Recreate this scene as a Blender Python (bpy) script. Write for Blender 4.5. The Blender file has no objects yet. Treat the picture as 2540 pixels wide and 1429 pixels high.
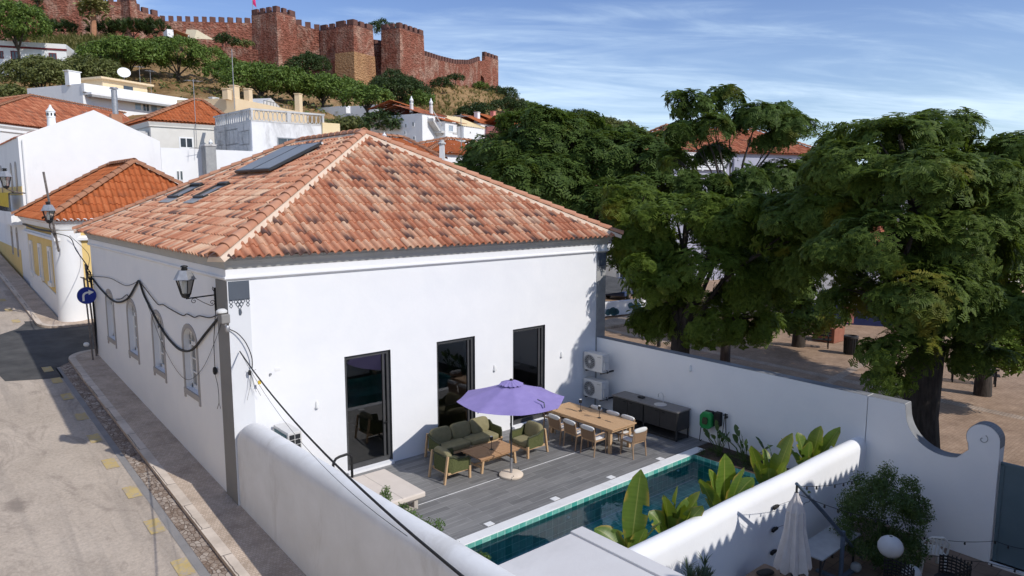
import bpy, math, random
import numpy as np
from mathutils import Vector, Matrix
R = math.radians
PI = math.pi
random.seed(7)
sc = bpy.context.scene
COL = sc.collection

# ---------------------------------------------------------------- camera
H = 7.2                      # metres above the terrace
FPX = 1765.0; CX = 1270.0; CY = 714.5
PITCH = R(7.44); AZ = R(49.3)
fwh = Vector((math.cos(AZ), math.sin(AZ), 0)); rgt = Vector((math.sin(AZ), -math.cos(AZ), 0)); up0 = Vector((0, 0, 1))
fwd = fwh*math.cos(PITCH) - up0*math.sin(PITCH); upv = up0*math.cos(PITCH) + fwh*math.sin(PITCH)
CAM = Vector((0, 0, H))
cd = bpy.data.cameras.new('camera'); cam = bpy.data.objects.new('camera', cd); COL.objects.link(cam)
cd.sensor_width = 36; cd.lens = FPX/2540*36; cd.clip_start = 0.1; cd.clip_end = 3000
cam.location = CAM
cam.rotation_euler = Matrix((rgt, upv, -fwd)).transposed().to_euler()
sc.camera = cam

# ---------------------------------------------------------------- light
SUN = Vector((0.34, -1.2, 1.0)).normalized()
w = bpy.data.worlds.new('World'); sc.world = w; w.use_nodes = True
nt = w.node_tree; N = nt.nodes; L = nt.links; N.clear()
out = N.new('ShaderNodeOutputWorld')
sky = N.new('ShaderNodeTexSky'); sky.sky_type = 'NISHITA'; sky.sun_disc = False
sky.sun_elevation = math.asin(SUN.z); sky.sun_rotation = math.atan2(SUN.x, SUN.y)
sky.air_density = 1.0; sky.dust_density = 0.0; sky.ozone_density = 4.0
bg = N.new('ShaderNodeBackground'); bg.inputs['Strength'].default_value = 0.125
hs = N.new('ShaderNodeHueSaturation'); hs.inputs['Saturation'].default_value = 1.15; hs.inputs['Hue'].default_value = 0.517
L.new(sky.outputs[0], hs.inputs['Color']); L.new(hs.outputs[0], bg.inputs['Color'])
tc = N.new('ShaderNodeTexCoord')
sep = N.new('ShaderNodeSeparateXYZ'); L.new(tc.outputs['Generated'], sep.inputs[0])
def wm(op, a, b=None, clamp=False):
    n = N.new('ShaderNodeMath'); n.operation = op; n.use_clamp = clamp
    for i, v in enumerate((a, b)):
        if v is None: continue
        if isinstance(v, (int, float)): n.inputs[i].default_value = v
        else: L.new(v, n.inputs[i])
    return n.outputs[0]
zz = wm('ADD', wm('MAXIMUM', sep.outputs['Z'], 0.0), 0.16)
px_ = wm('DIVIDE', sep.outputs['X'], zz); py_ = wm('DIVIDE', sep.outputs['Y'], zz)
cmb = N.new('ShaderNodeCombineXYZ'); L.new(px_, cmb.inputs[0]); L.new(py_, cmb.inputs[1])
mr = N.new('ShaderNodeMapping'); mr.inputs['Rotation'].default_value = (0, 0, R(36)); L.new(cmb.outputs[0], mr.inputs['Vector'])
mp = N.new('ShaderNodeMapping'); mp.inputs['Scale'].default_value = (0.62, 1.9, 1); mp.inputs['Location'].default_value = (3.3, 1.7, 0)
L.new(mr.outputs[0], mp.inputs['Vector'])
def noise_w(scale, detail, rough, dist):
    n = N.new('ShaderNodeTexNoise'); n.inputs['Scale'].default_value = scale; n.inputs['Detail'].default_value = detail
    n.inputs['Roughness'].default_value = rough; n.inputs['Distortion'].default_value = dist
    L.new(mp.outputs[0], n.inputs['Vector']); return n.outputs['Fac']
n1 = noise_w(0.62, 5, 0.55, 0.8); n2 = noise_w(2.0, 9, 0.62, 0.9)
cl = wm('ADD', wm('MULTIPLY', n1, 0.74), wm('MULTIPLY', n2, 0.30))
ramp = N.new('ShaderNodeMapRange'); ramp.inputs['From Min'].default_value = 0.45; ramp.inputs['From Max'].default_value = 0.68
ramp.interpolation_type = 'SMOOTHSTEP'; L.new(cl, ramp.inputs['Value'])
# more veil low towards the horizon (thin high cloud seen edge-on)
low = N.new('ShaderNodeMapRange'); low.inputs['From Min'].default_value = 0.34; low.inputs['From Max'].default_value = 0.0
low.inputs['To Min'].default_value = 0.0; low.inputs['To Max'].default_value = 0.45; L.new(sep.outputs['Z'], low.inputs['Value'])
fac = wm('MULTIPLY', wm('ADD', ramp.outputs[0], low.outputs[0]), 0.8, True)
bg2 = N.new('ShaderNodeBackground'); bg2.inputs['Color'].default_value = (0.53, 0.665, 0.81, 1); bg2.inputs['Strength'].default_value = 1.42
mx = N.new('ShaderNodeMixShader'); L.new(fac, mx.inputs[0]); L.new(bg.outputs[0], mx.inputs[1]); L.new(bg2.outputs[0], mx.inputs[2])
L.new(mx.outputs[0], out.inputs['Surface'])

sd = bpy.data.lights.new('sun', 'SUN'); sd.energy = 3.5; sd.angle = R(0.53); sd.color = (1.0, 0.955, 0.89)
so = bpy.data.objects.new('sun', sd); COL.objects.link(so); so.rotation_euler = SUN.to_track_quat('Z', 'Y').to_euler(); so.location = (30, -60, 60)
sc.view_settings.view_transform = 'Standard'; sc.view_settings.look = 'None'; sc.view_settings.exposure = 0.0; sc.view_settings.gamma = 1.0

# ---------------------------------------------------------------- surveying: pixel of the 2540 x 1429 photo -> point on a real plane or at a real depth
def ray(x, y): return fwd*FPX + rgt*(x-CX) + upv*(CY-y)
def PZ(x, y, z): d = ray(x, y); return CAM + d*((z-H)/d.z)
def PY(x, y, Y): d = ray(x, y); return CAM + d*(Y/d.y)
def PX(x, y, X): d = ray(x, y); return CAM + d*(X/d.x)
def PD(x, y, D): return CAM + ray(x, y)*(D/FPX)
def slope_z(y): return 0.068*(y-16.2)

# ---------------------------------------------------------------- mesh builder
class MB:
    def __init__(s): s.v = []; s.f = []; s.uv = {}; s.sm = False
    def add(s, vs, fs, uvs=None):
        b = len(s.v); s.v += [tuple(p) for p in vs]
        for i, f in enumerate(fs):
            if uvs is not None and uvs[i] is not None: s.uv[len(s.f)] = uvs[i]
            s.f.append(tuple(b+j for j in f))
        return s
    def quad(s, a, b, c, d, uv=None): return s.add([a, b, c, d], [(0, 1, 2, 3)], [uv] if uv else None)
    def poly(s, pts): return s.add(pts, [tuple(range(len(pts)))])
    def box(s, x0, y0, z0, x1, y1, z1):
        v = [(x0,y0,z0),(x1,y0,z0),(x1,y1,z0),(x0,y1,z0),(x0,y0,z1),(x1,y0,z1),(x1,y1,z1),(x0,y1,z1)]
        return s.add(v, [(0,3,2,1),(4,5,6,7),(0,1,5,4),(1,2,6,5),(2,3,7,6),(3,0,4,7)])
    def obox(s, c, size, rot=None):
        hx, hy, hz = size[0]/2, size[1]/2, size[2]/2
        v = [Vector(p) for p in [(-hx,-hy,-hz),(hx,-hy,-hz),(hx,hy,-hz),(-hx,hy,-hz),(-hx,-hy,hz),(hx,-hy,hz),(hx,hy,hz),(-hx,hy,hz)]]
        if rot is not None: v = [rot @ p for p in v]
        c = Vector(c); return s.add([p+c for p in v], [(0,3,2,1),(4,5,6,7),(0,1,5,4),(1,2,6,5),(2,3,7,6),(3,0,4,7)])
    def extr(s, pts, vec):
        n = len(pts); vec = Vector(vec); a = [Vector(p) for p in pts]; b = [p+vec for p in a]
        return s.add(a+b, [tuple(range(n-1, -1, -1)), tuple(range(n, 2*n))] + [(i, (i+1) % n, n+(i+1) % n, n+i) for i in range(n)])
    def prism(s, p2, z0, z1): return s.extr([(x, y, z0) for x, y in p2], (0, 0, z1-z0))
    def bar(s, a, b, wx, wy=None):
        # square-section bar from a to b
        wy = wy or wx; a = Vector(a); b = Vector(b); d = b-a; q = d.to_track_quat('Z', 'Y').to_matrix()
        return s.obox((a+b)/2, (wx, wy, d.length), q)
    def tube(s, pts, r, n=6):
        pts = [Vector(p) for p in pts]; m = len(pts); rs = r if isinstance(r, (list, tuple)) else [r]*m
        vs = []; prev = None
        for i, p in enumerate(pts):
            t = (pts[min(i+1, m-1)] - pts[max(i-1, 0)]); t = t.normalized() if t.length > 1e-9 else Vector((0, 0, 1))
            if prev is None:
                ref = Vector((0, 0, 1)) if abs(t.z) < 0.9 else Vector((1, 0, 0))
                prev = t.cross(ref).normalized()
            x = (prev - t*prev.dot(t)); x = x.normalized() if x.length > 1e-6 else t.orthogonal().normalized()
            prev = x; y = t.cross(x)
            for k in range(n):
                a = 2*PI*k/n; vs.append(p + (x*math.cos(a) + y*math.sin(a))*rs[i])
        fs = []
        for i in range(m-1):
            for k in range(n):
                a = i*n+k; b = i*n+(k+1) % n; fs.append((a, b, b+n, a+n))
        fs.append(tuple(range(n-1, -1, -1))); fs.append(tuple(range((m-1)*n, m*n)))
        return s.add(vs, fs)
    def lathe(s, prof, c, n=16):
        vs = []; c = Vector(c); m = len(prof)
        for r, z in prof:
            for k in range(n):
                a = 2*PI*k/n; vs.append(c + Vector((r*math.cos(a), r*math.sin(a), z)))
        fs = [(i*n+k, i*n+(k+1) % n, (i+1)*n+(k+1) % n, (i+1)*n+k) for i in range(m-1) for k in range(n)]
        fs.append(tuple(range(n-1, -1, -1))); fs.append(tuple(range((m-1)*n, m*n)))
        return s.add(vs, fs)
    def cyl(s, a, b, r0, r1=None, n=12): return s.tube([a, b], [r0, r0 if r1 is None else r1], n)
    def sup(s, c, size, rot=None, e=0.35, nu=16, nv=10):
        # rounded cushion (super-ellipsoid)
        c = Vector(c); vs = []; sg = lambda v, p: math.copysign(abs(v)**p, v)
        for j in range(nv+1):
            ph = -PI/2 + PI*j/nv
            for k in range(nu):
                th = 2*PI*k/nu
                p = Vector((size[0]/2*sg(math.cos(ph), e)*sg(math.cos(th), e), size[1]/2*sg(math.cos(ph), e)*sg(math.sin(th), e), size[2]/2*sg(math.sin(ph), e*1.6)))
                if rot is not None: p = rot @ p
                vs.append(c+p)
        fs = [(j*nu+k, j*nu+(k+1) % nu, (j+1)*nu+(k+1) % nu, (j+1)*nu+k) for j in range(nv) for k in range(nu)]
        return s.add(vs, fs)
    def sweep_rect(s, prof, x0, y0, x1, y1):
        vs = []; m = len(prof)
        for o, z in prof: vs += [(x0-o, y0-o, z), (x1+o, y0-o, z), (x1+o, y1+o, z), (x0-o, y1+o, z)]
        return s.add(vs, [(i*4+k, i*4+(k+1) % 4, (i+1)*4+(k+1) % 4, (i+1)*4+k) for i in range(m-1) for k in range(4)])

def wloc(o):
    p = Vector((0, 0, 0))
    while o is not None: p = p + o.location; o = o.parent
    return p
def obj(name, mb, mat, parent=None, smooth=False, bevel=0.0, local=False):
    me = bpy.data.meshes.new(name)
    off = Vector((0, 0, 0)) if (local or parent is None) else wloc(parent)
    vs = mb.v if off.length == 0 else [(p[0]-off.x, p[1]-off.y, p[2]-off.z) for p in mb.v]
    me.from_pydata(vs, [], mb.f)
    if mb.uv:
        ul = me.uv_layers.new(name='UVMap'); arr = [0.0]*(2*len(me.loops))
        for pi, uvs in mb.uv.items():
            ls = me.polygons[pi].loop_start
            for k, (a, b) in enumerate(uvs): arr[2*(ls+k)] = a; arr[2*(ls+k)+1] = b
        ul.data.foreach_set('uv', arr)
    if smooth: me.polygons.foreach_set('use_smooth', [True]*len(me.polygons))
    me.materials.append(M[mat] if isinstance(mat, str) else mat); me.update()
    o = bpy.data.objects.new(name, me); COL.objects.link(o)
    if parent is not None: o.parent = parent
    if bevel > 0:
        b = o.modifiers.new('bevel', 'BEVEL'); b.width = bevel; b.segments = 2; b.limit_method = 'ANGLE'; b.angle_limit = R(40)
    if smooth and not bevel:
        try: me.set_sharp_from_angle(angle=R(42))
        except Exception: pass
    return o
def tag(o, label=None, cat=None, group=None, kind=None):
    if label: o['label'] = label
    if cat: o['category'] = cat
    if group: o['group'] = group
    if kind: o['kind'] = kind
    return o
def empty(name, loc, label, cat, group=None):
    o = bpy.data.objects.new(name, None); o.empty_display_size = 0.2; COL.objects.link(o); o.location = Vector(loc)
    return tag(o, label, cat, group)
def struct(name, mb, mat, **k): return tag(obj(name, mb, mat, **k), kind='structure')
def copy_tree(o, parent=None):
    c = o.copy(); COL.objects.link(c)
    if parent is not None: c.parent = parent
    for ch in [x for x in COL.objects if x.parent == o]: copy_tree(ch, c)
    return c
def place(root, loc, rz, label=None, group=None):
    root.location = Vector(loc); root.rotation_euler = (0, 0, rz)
    if label: root['label'] = label
    if group: root['group'] = group
    return root

# ---------------------------------------------------------------- materials
M = {}
class NT:
    def __init__(s, name):
        s.m = bpy.data.materials.new(name); s.m.use_nodes = True; s.t = s.m.node_tree; s.t.nodes.clear()
        s.out = s.t.nodes.new('ShaderNodeOutputMaterial'); s.tc = s.t.nodes.new('ShaderNodeTexCoord'); M[name] = s.m
    def n(s, typ, **props):
        x = s.t.nodes.new(typ)
        for k, v in props.items(): setattr(x, k, v)
        return x
    def set(s, node, **ins):
        for k, v in ins.items():
            i = node.inputs[k.replace('_', ' ')]
            if hasattr(v, 'is_output') or isinstance(v, bpy.types.NodeSocket): s.t.links.new(v, i)
            else: i.default_value = v
        return node
    def link(s, a, b): s.t.links.new(a, b)
    def map(s, src, scale=(1,1,1), rot=(0,0,0), loc=(0,0,0)):
        m = s.n('ShaderNodeMapping'); m.inputs['Scale'].default_value = scale; m.inputs['Rotation'].default_value = rot; m.inputs['Location'].default_value = loc
        s.link(src, m.inputs['Vector']); return m.outputs[0]
    def noise(s, vec, scale, detail=4, rough=0.55, dist=0.0):
        n = s.n('ShaderNodeTexNoise'); s.link(vec, n.inputs['Vector']); s.set(n, Scale=scale, Detail=detail, Roughness=rough, Distortion=dist); return n.outputs['Fac']
    def ramp(s, fac, stops):
        r = s.n('ShaderNodeValToRGB'); s.link(fac, r.inputs['Fac']); e = r.color_ramp.elements
        while len(e) < len(stops): e.new(0.5)
        for i, (p, c) in enumerate(stops): e[i].position = p; e[i].color = (*c, 1) if len(c) == 3 else c
        return r.outputs['Color']
    def rng(s, v, a, b, c=0.0, d=1.0, smooth=False):
        r = s.n('ShaderNodeMapRange'); s.link(v, r.inputs['Value']); s.set(r, From_Min=a, From_Max=b, To_Min=c, To_Max=d)
        if smooth: r.interpolation_type = 'SMOOTHSTEP'
        return r.outputs[0]
    def math(s, op, a, b=None, c=None):
        m = s.n('ShaderNodeMath', operation=op)
        for i, v in enumerate((a, b, c)):
            if v is None: continue
            if isinstance(v, (int, float)): m.inputs[i].default_value = v
            else: s.link(v, m.inputs[i])
        return m.outputs[0]
    def mix(s, fac, a, b, blend='MIX'):
        m = s.n('ShaderNodeMix', data_type='RGBA', blend_type=blend)
        for i, v in ((0, fac), (6, a), (7, b)):
            if isinstance(v, (int, float)): m.inputs[i].default_value = v
            elif isinstance(v, tuple): m.inputs[i].default_value = (*v, 1)
            else: s.link(v, m.inputs[i])
        return m.outputs[2]
    def bump(s, h, strength=0.3, dist=0.02):
        b = s.n('ShaderNodeBump'); s.link(h, b.inputs['Height']); s.set(b, Strength=strength, Distance=dist); return b.outputs[0]
    def bsdf(s, color, rough=0.8, normal=None, metallic=0.0, spec=0.35, **kw):
        b = s.n('ShaderNodeBsdfPrincipled')
        if isinstance(color, tuple): b.inputs['Base Color'].default_value = (*color, 1)
        else: s.link(color, b.inputs['Base Color'])
        if isinstance(rough, (int, float)): b.inputs['Roughness'].default_value = rough
        else: s.link(rough, b.inputs['Roughness'])
        b.inputs['Metallic'].default_value = metallic; b.inputs['Specular IOR Level'].default_value = spec
        if normal is not None: s.link(normal, b.inputs['Normal'])
        return b
    def done(s, sh): s.link(sh.outputs[0] if hasattr(sh, 'outputs') else sh, s.out.inputs['Surface']); return s.m

def mat(name, c1, c2=None, scale=3.0, rough=0.8, bump=0.0, bscale=40.0, metallic=0.0, spec=0.35, stretch=(1,1,1), detail=5, lo=0.35, hi=0.68):
    t = NT(name); v = t.map(t.tc.outputs['Object'], stretch)
    col = c1 if c2 is None else t.ramp(t.noise(v, scale, detail, 0.6), [(lo, c1), (hi, c2)])
    nm = t.bump(t.noise(v, bscale, 4, 0.6), bump, 0.02) if bump else None
    return t.done(t.bsdf(col, rough, nm, metallic, spec))
def plaster(name, c1, c2, dirt=None, damt=0.5, dscale=1.6):
    # lime-washed plaster: soft mottling, fine trowel grain, optional grey weathering with its own shapes
    t = NT(name); v = t.tc.outputs['Object']
    col = t.ramp(t.noise(v, 0.9, 5, 0.6, 0.4), [(0.32, c1), (0.7, c2)])
    if dirt:
        vs = t.map(v, (1, 1, 0.35))
        f = t.rng(t.noise(vs, dscale, 8, 0.72, 0.6), 0.50, 0.68, 0, damt, True)
        col = t.mix(f, col, dirt)
    nm = t.bump(t.math('ADD', t.noise(v, 9, 4, 0.6), t.math('MULTIPLY', t.noise(v, 70, 3, 0.6), 0.35)), 0.16, 0.02)
    return t.done(t.bsdf(col, 0.85, nm, 0, 0.25))
plaster('white_plaster', (0.78, 0.785, 0.80), (0.83, 0.83, 0.835))
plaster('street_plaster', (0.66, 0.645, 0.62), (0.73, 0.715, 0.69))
plaster('coping_plaster', (0.72, 0.715, 0.70), (0.82, 0.82, 0.815), (0.56, 0.54, 0.51), 0.5, 0.9)
plaster('far_white', (0.80, 0.80, 0.80), (0.84, 0.84, 0.84), (0.66, 0.66, 0.66), 0.3, 0.5)
plaster('old_white', (0.74, 0.73, 0.72), (0.80, 0.79, 0.78), (0.36, 0.35, 0.35), 0.6, 0.55)
plaster('weathered_wall', (0.50, 0.49, 0.47), (0.66, 0.64, 0.62), (0.20, 0.19, 0.18), 0.75, 0.9)
plaster('beige_wall', (0.66, 0.63, 0.57), (0.73, 0.70, 0.64), (0.50, 0.47, 0.43), 0.3, 0.5)
plaster('yellow_wall', (0.72, 0.52, 0.20), (0.78, 0.58, 0.25), (0.62, 0.46, 0.22), 0.25, 0.7)
plaster('cream_wall', (0.78, 0.62, 0.36), (0.82, 0.67, 0.42))
plaster('tan_wall', (0.74, 0.57, 0.36), (0.79, 0.62, 0.41))
plaster('lilac_wall', (0.36, 0.36, 0.43), (0.42, 0.42, 0.49))
plaster('pink_wall', (0.62, 0.24, 0.20), (0.70, 0.30, 0.25))
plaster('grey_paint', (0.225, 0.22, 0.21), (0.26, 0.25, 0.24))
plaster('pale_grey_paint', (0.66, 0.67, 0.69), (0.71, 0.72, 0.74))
plaster('slate_paint', (0.085, 0.10, 0.125), (0.10, 0.115, 0.14))
plaster('taupe_paint', (0.36, 0.335, 0.32), (0.41, 0.385, 0.365))
plaster('slab_render', (0.64, 0.615, 0.595), (0.70, 0.68, 0.66), (0.56, 0.54, 0.52), 0.4, 0.7)
mat('white_paint', (0.80, 0.80, 0.79), rough=0.45)
mat('white_plastic', (0.70, 0.70, 0.68), (0.76, 0.76, 0.74), 6, 0.4)
mat('ac_plastic', (0.60, 0.59, 0.57), (0.66, 0.65, 0.63), 4, 0.45)
mat('dark_metal', (0.028, 0.030, 0.033), (0.04, 0.042, 0.046), 8, 0.42, spec=0.5)
mat('graphite', (0.038, 0.036, 0.035), (0.05, 0.047, 0.045), 5, 0.5)
mat('counter_top', (0.17, 0.155, 0.145), (0.21, 0.195, 0.18), 12, 0.45)
mat('door_frame', (0.055, 0.056, 0.058), (0.07, 0.07, 0.072), 6, 0.45)
mat('black_rubber', (0.012, 0.012, 0.013), (0.022, 0.022, 0.022), 20, 0.6)
mat('black_grille', (0.02, 0.022, 0.025), rough=0.6)
mat('teal_coil', (0.03, 0.10, 0.12), (0.05, 0.14, 0.16), 10, 0.5)
mat('steel', (0.62, 0.62, 0.63), rough=0.28, metallic=1.0)
mat('galvanised', (0.34, 0.34, 0.35), (0.45, 0.45, 0.46), 10, 0.5, metallic=0.7)
mat('old_pole', (0.10, 0.085, 0.08), (0.22, 0.19, 0.17), 9, 0.65)
mat('umbrella_fabric', (0.265, 0.215, 0.47), (0.30, 0.245, 0.515), 5, 0.85, 0.1, 300)
mat('umbrella_base', (0.72, 0.60, 0.47), (0.78, 0.67, 0.54), 6, 0.8)
mat('olive_cushion', (0.22, 0.195, 0.105), (0.27, 0.24, 0.135), 7, 0.92, 0.25, 260)
mat('olive_rope', (0.075, 0.085, 0.028), (0.12, 0.13, 0.05), 30, 0.85, 0.6, 90)
mat('dark_olive_tube', (0.045, 0.052, 0.026), (0.065, 0.07, 0.035), 20, 0.7)
mat('white_cushion', (0.66, 0.65, 0.63), (0.72, 0.71, 0.69), 8, 0.9, 0.2, 120)
mat('mesh_sling', (0.24, 0.145, 0.085), (0.31, 0.20, 0.12), 60, 0.7, 0.4, 200)
mat('daybed_fabric', (0.66, 0.58, 0.50), (0.70, 0.62, 0.54), 3, 0.92, 0.2, 220)
mat('daybed_frame', (0.44, 0.39, 0.34), (0.49, 0.44, 0.385), 4, 0.6)
mat('folded_fabric', (0.55, 0.51, 0.49), (0.62, 0.58, 0.56), 5, 0.9, 0.2, 150)
mat('paper_lantern', (0.55, 0.55, 0.56), (0.62, 0.62, 0.62), 3, 0.9)
mat('blue_pole', (0.07, 0.10, 0.14), (0.10, 0.13, 0.18), 9, 0.5)
mat('grey_table', (0.30, 0.32, 0.34), (0.36, 0.38, 0.40), 4, 0.6)
mat('teal_gate', (0.10, 0.15, 0.175), (0.12, 0.17, 0.195), 2, 0.5)
mat('reel_green', (0.015, 0.22, 0.055), (0.02, 0.27, 0.07), 6, 0.4)
mat('sign_blue', (0.008, 0.025, 0.24), rough=0.4)
mat('sign_white', (0.72, 0.72, 0.70), rough=0.5)
mat('wicker', (0.016, 0.015, 0.014), (0.035, 0.032, 0.03), 40, 0.7, 0.5, 60)
mat('brown_box', (0.22, 0.15, 0.10), (0.29, 0.20, 0.14), 4, 0.8)
mat('stone_ledge', (0.46, 0.35, 0.20), (0.58, 0.47, 0.30), 6, 0.9, 0.5, 14)
mat('soil', (0.05, 0.035, 0.025), (0.09, 0.065, 0.045), 9, 0.95, 0.8, 20)
mat('bark', (0.035, 0.028, 0.023), (0.075, 0.06, 0.05), 5, 0.95, 0.9, 14, stretch=(3, 3, 0.6))
mat('planter_red', (0.26, 0.10, 0.06), (0.32, 0.13, 0.08), 4, 0.8)
mat('navy_paint', (0.02, 0.03, 0.10), (0.03, 0.04, 0.12), 3, 0.7)
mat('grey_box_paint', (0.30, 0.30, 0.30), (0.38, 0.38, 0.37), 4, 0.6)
mat('yellow_cloth', (0.60, 0.42, 0.04), (0.70, 0.50, 0.06), 5, 0.9)
mat('canvas', (0.66, 0.55, 0.36), (0.74, 0.63, 0.44), 3, 0.9)
mat('dark_red_trim', (0.16, 0.025, 0.03), (0.2, 0.035, 0.04), 3, 0.8)
mat('flag_red', (0.66, 0.03, 0.16), (0.72, 0.05, 0.2), 3, 0.8)
mat('car_paint', (0.03, 0.06, 0.15), rough=0.3, spec=0.6)
mat('bulb', (0.03, 0.03, 0.03), rough=0.4)
mat('clay_ridge', (0.45, 0.20, 0.115), (0.56, 0.29, 0.18), 1.4, 0.8, 0.2, 20)
mat('ridge_mortar', (0.66, 0.50, 0.37), (0.73, 0.58, 0.45), 3, 0.9, 0.4, 30)
mat('old_ridge', (0.30, 0.14, 0.08), (0.42, 0.20, 0.11), 2, 0.85)
mat('dark_inside', (0.012, 0.012, 0.013), rough=0.9)
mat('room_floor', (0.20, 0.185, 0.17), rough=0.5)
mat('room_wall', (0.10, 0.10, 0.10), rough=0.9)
mat('room_wood', (0.22, 0.10, 0.05), (0.3, 0.14, 0.07), 4, 0.5)
mat('orange_chair', (0.34, 0.07, 0.02), rough=0.6)
mat('antenna', (0.30, 0.30, 0.31), rough=0.5)

def wood(name, a, b, stretch):
    t = NT(name); v = t.map(t.tc.outputs['Object'], stretch)
    col = t.ramp(t.noise(v, 3.0, 6, 0.65, 0.4), [(0.3, a), (0.7, b)])
    t.done(t.bsdf(col, 0.62, t.bump(t.noise(v, 12, 4), 0.15, 0.01), 0, 0.3))
wood('teak', (0.36, 0.20, 0.10), (0.50, 0.30, 0.165), (1.0, 12, 12))
wood('teak_table', (0.50, 0.31, 0.165), (0.60, 0.39, 0.22), (8, 1.0, 8))
wood('teak_leg', (0.50, 0.32, 0.17), (0.60, 0.41, 0.24), (9, 9, 1.2))
wood('chair_wood', (0.34, 0.22, 0.13), (0.44, 0.30, 0.19), (9, 9, 1.2))

def glass(name, tint, refl=0.9, rough=0.02):
    t = NT(name); fr = t.n('ShaderNodeFresnel'); fr.inputs['IOR'].default_value = 1.6
    g = t.n('ShaderNodeBsdfGlossy'); t.set(g, Color=(refl, refl, refl, 1), Roughness=rough)
    tr = t.n('ShaderNodeBsdfTransparent'); tr.inputs['Color'].default_value = (*tint, 1)
    m = t.n('ShaderNodeMixShader'); t.link(t.math('MULTIPLY_ADD', fr.outputs[0], 1.1, 0.05), m.inputs[0]); t.link(tr.outputs[0], m.inputs[1]); t.link(g.outputs[0], m.inputs[2]); t.done(m)
glass('door_glass', (0.62, 0.68, 0.66)); glass('lamp_glass', (0.82, 0.84, 0.84))
mat('window_glass', (0.035, 0.045, 0.055), (0.06, 0.07, 0.08), 2, 0.08, spec=0.9)
mat('street_pane', (0.22, 0.22, 0.21), (0.26, 0.255, 0.245), 1.2, 0.25, spec=0.6)
mat('bright_pane', (0.26, 0.34, 0.42), (0.34, 0.42, 0.50), 1.2, 0.08, spec=0.9)
mat('solar_glass', (0.215, 0.215, 0.22), (0.25, 0.25, 0.255), 1.5, 0.38, spec=0.5)
mat('wall_cap', (0.20, 0.205, 0.215), (0.30, 0.305, 0.315), 1.5, 0.85, 0.3, 30)
mat('cove_shade_grey', (0.42, 0.41, 0.39), (0.47, 0.46, 0.44), 2, 0.85)  # cove toned mid-grey to deepen the eave shadow band

def tiles(name, stops, patch, patch_amt, tilev=0.5):
    # clay tiles: colour per tile (UV cell), firing gradient along each tile, dark blotches
    t = NT(name); uv = t.tc.outputs['UV']; s = t.n('ShaderNodeSeparateXYZ'); t.link(uv, s.inputs[0])
    cell = t.n('ShaderNodeCombineXYZ'); t.link(t.math('FLOOR', s.outputs[0]), cell.inputs[0]); t.link(t.math('FLOOR', s.outputs[1]), cell.inputs[1])
    wn = t.n('ShaderNodeTexWhiteNoise', noise_dimensions='3D'); t.link(cell.outputs[0], wn.inputs['Vector'])
    fv = t.math('FRACT', s.outputs[1])
    nz = t.noise(t.map(uv, (1.1, 0.8, 1)), 1.0, 5, 0.6)
    k = t.math('ADD', t.math('MULTIPLY', wn.outputs['Value'], tilev), t.math('MULTIPLY', nz, 1.0-tilev))
    k = t.math('ADD', k, t.math('MULTIPLY', t.math('SUBTRACT', fv, 0.5), 0.16))
    col = t.ramp(k, stops)
    sepc = t.n('ShaderNodeSeparateColor'); t.link(wn.outputs['Color'], sepc.inputs[0])
    pf = t.math('MULTIPLY', t.rng(t.math('ADD', sepc.outputs[1], t.math('MULTIPLY', t.noise(t.map(uv, (0.16, 0.25, 1)), 1.0, 3, 0.5), 0.5)), 1.0, 1.12, 0, 1), t.rng(fv, 0.15, 0.8, 1.0, 0.15, True))
    col = t.mix(t.math('MULTIPLY', pf, patch_amt), col, patch)
    g = t.noise(t.tc.outputs['Object'], 18, 4, 0.7)
    col = t.mix(0.35, col, t.ramp(g, [(0.3, (0.55, 0.5, 0.48)), (0.7, (1.25, 1.2, 1.15))]), 'MULTIPLY')
    t.done(t.bsdf(col, 0.78, t.bump(g, 0.12, 0.01), 0, 0.25))
tiles('aged_tiles', [(0.16, (0.42, 0.162, 0.088)), (0.40, (0.54, 0.245, 0.142)), (0.60, (0.60, 0.34, 0.215)), (0.82, (0.69, 0.485, 0.335))], (0.115, 0.07, 0.062), 0.95, 0.62)
tiles('orange_tiles', [(0.2, (0.36, 0.10, 0.03)), (0.5, (0.47, 0.135, 0.045)), (0.8, (0.54, 0.19, 0.075))], (0.17, 0.07, 0.04), 0.4, 0.4)
tiles('red_tiles', [(0.2, (0.28, 0.085, 0.04)), (0.5, (0.42, 0.14, 0.07)), (0.8, (0.52, 0.22, 0.12))], (0.14, 0.07, 0.05), 0.6, 0.5)

def boards():
    t = NT('deck_planks'); v = t.tc.outputs['Object']
    b = t.n('ShaderNodeTexBrick'); b.offset = 0.37; b.offset_frequency = 2; t.link(v, b.inputs['Vector'])
    t.set(b, Color1=(0.165, 0.165, 0.165, 1), Color2=(0.235, 0.233, 0.23, 1), Mortar=(0.36, 0.36, 0.36, 1), Scale=1.0, Mortar_Size=0.0045, Mortar_Smooth=0.1, Bias=0.0, Brick_Width=1.2, Row_Height=0.2)
    g = t.noise(t.map(v, (0.7, 11, 1)), 2.2, 6, 0.65, 0.5)
    g2 = t.noise(t.map(v, (0.5, 2.2, 1)), 1.2, 4, 0.6)
    c = t.mix(0.75, b.outputs['Color'], t.ramp(g, [(0.28, (0.62, 0.62, 0.62)), (0.72, (1.3, 1.28, 1.25))]), 'MULTIPLY')
    c = t.mix(0.4, c, t.ramp(g2, [(0.3, (0.75, 0.75, 0.76)), (0.7, (1.2, 1.2, 1.18))]), 'MULTIPLY')
    t.done(t.bsdf(c, 0.55, t.bump(b.outputs['Fac'], 0.25, -0.01), 0, 0.35))
boards()
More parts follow.
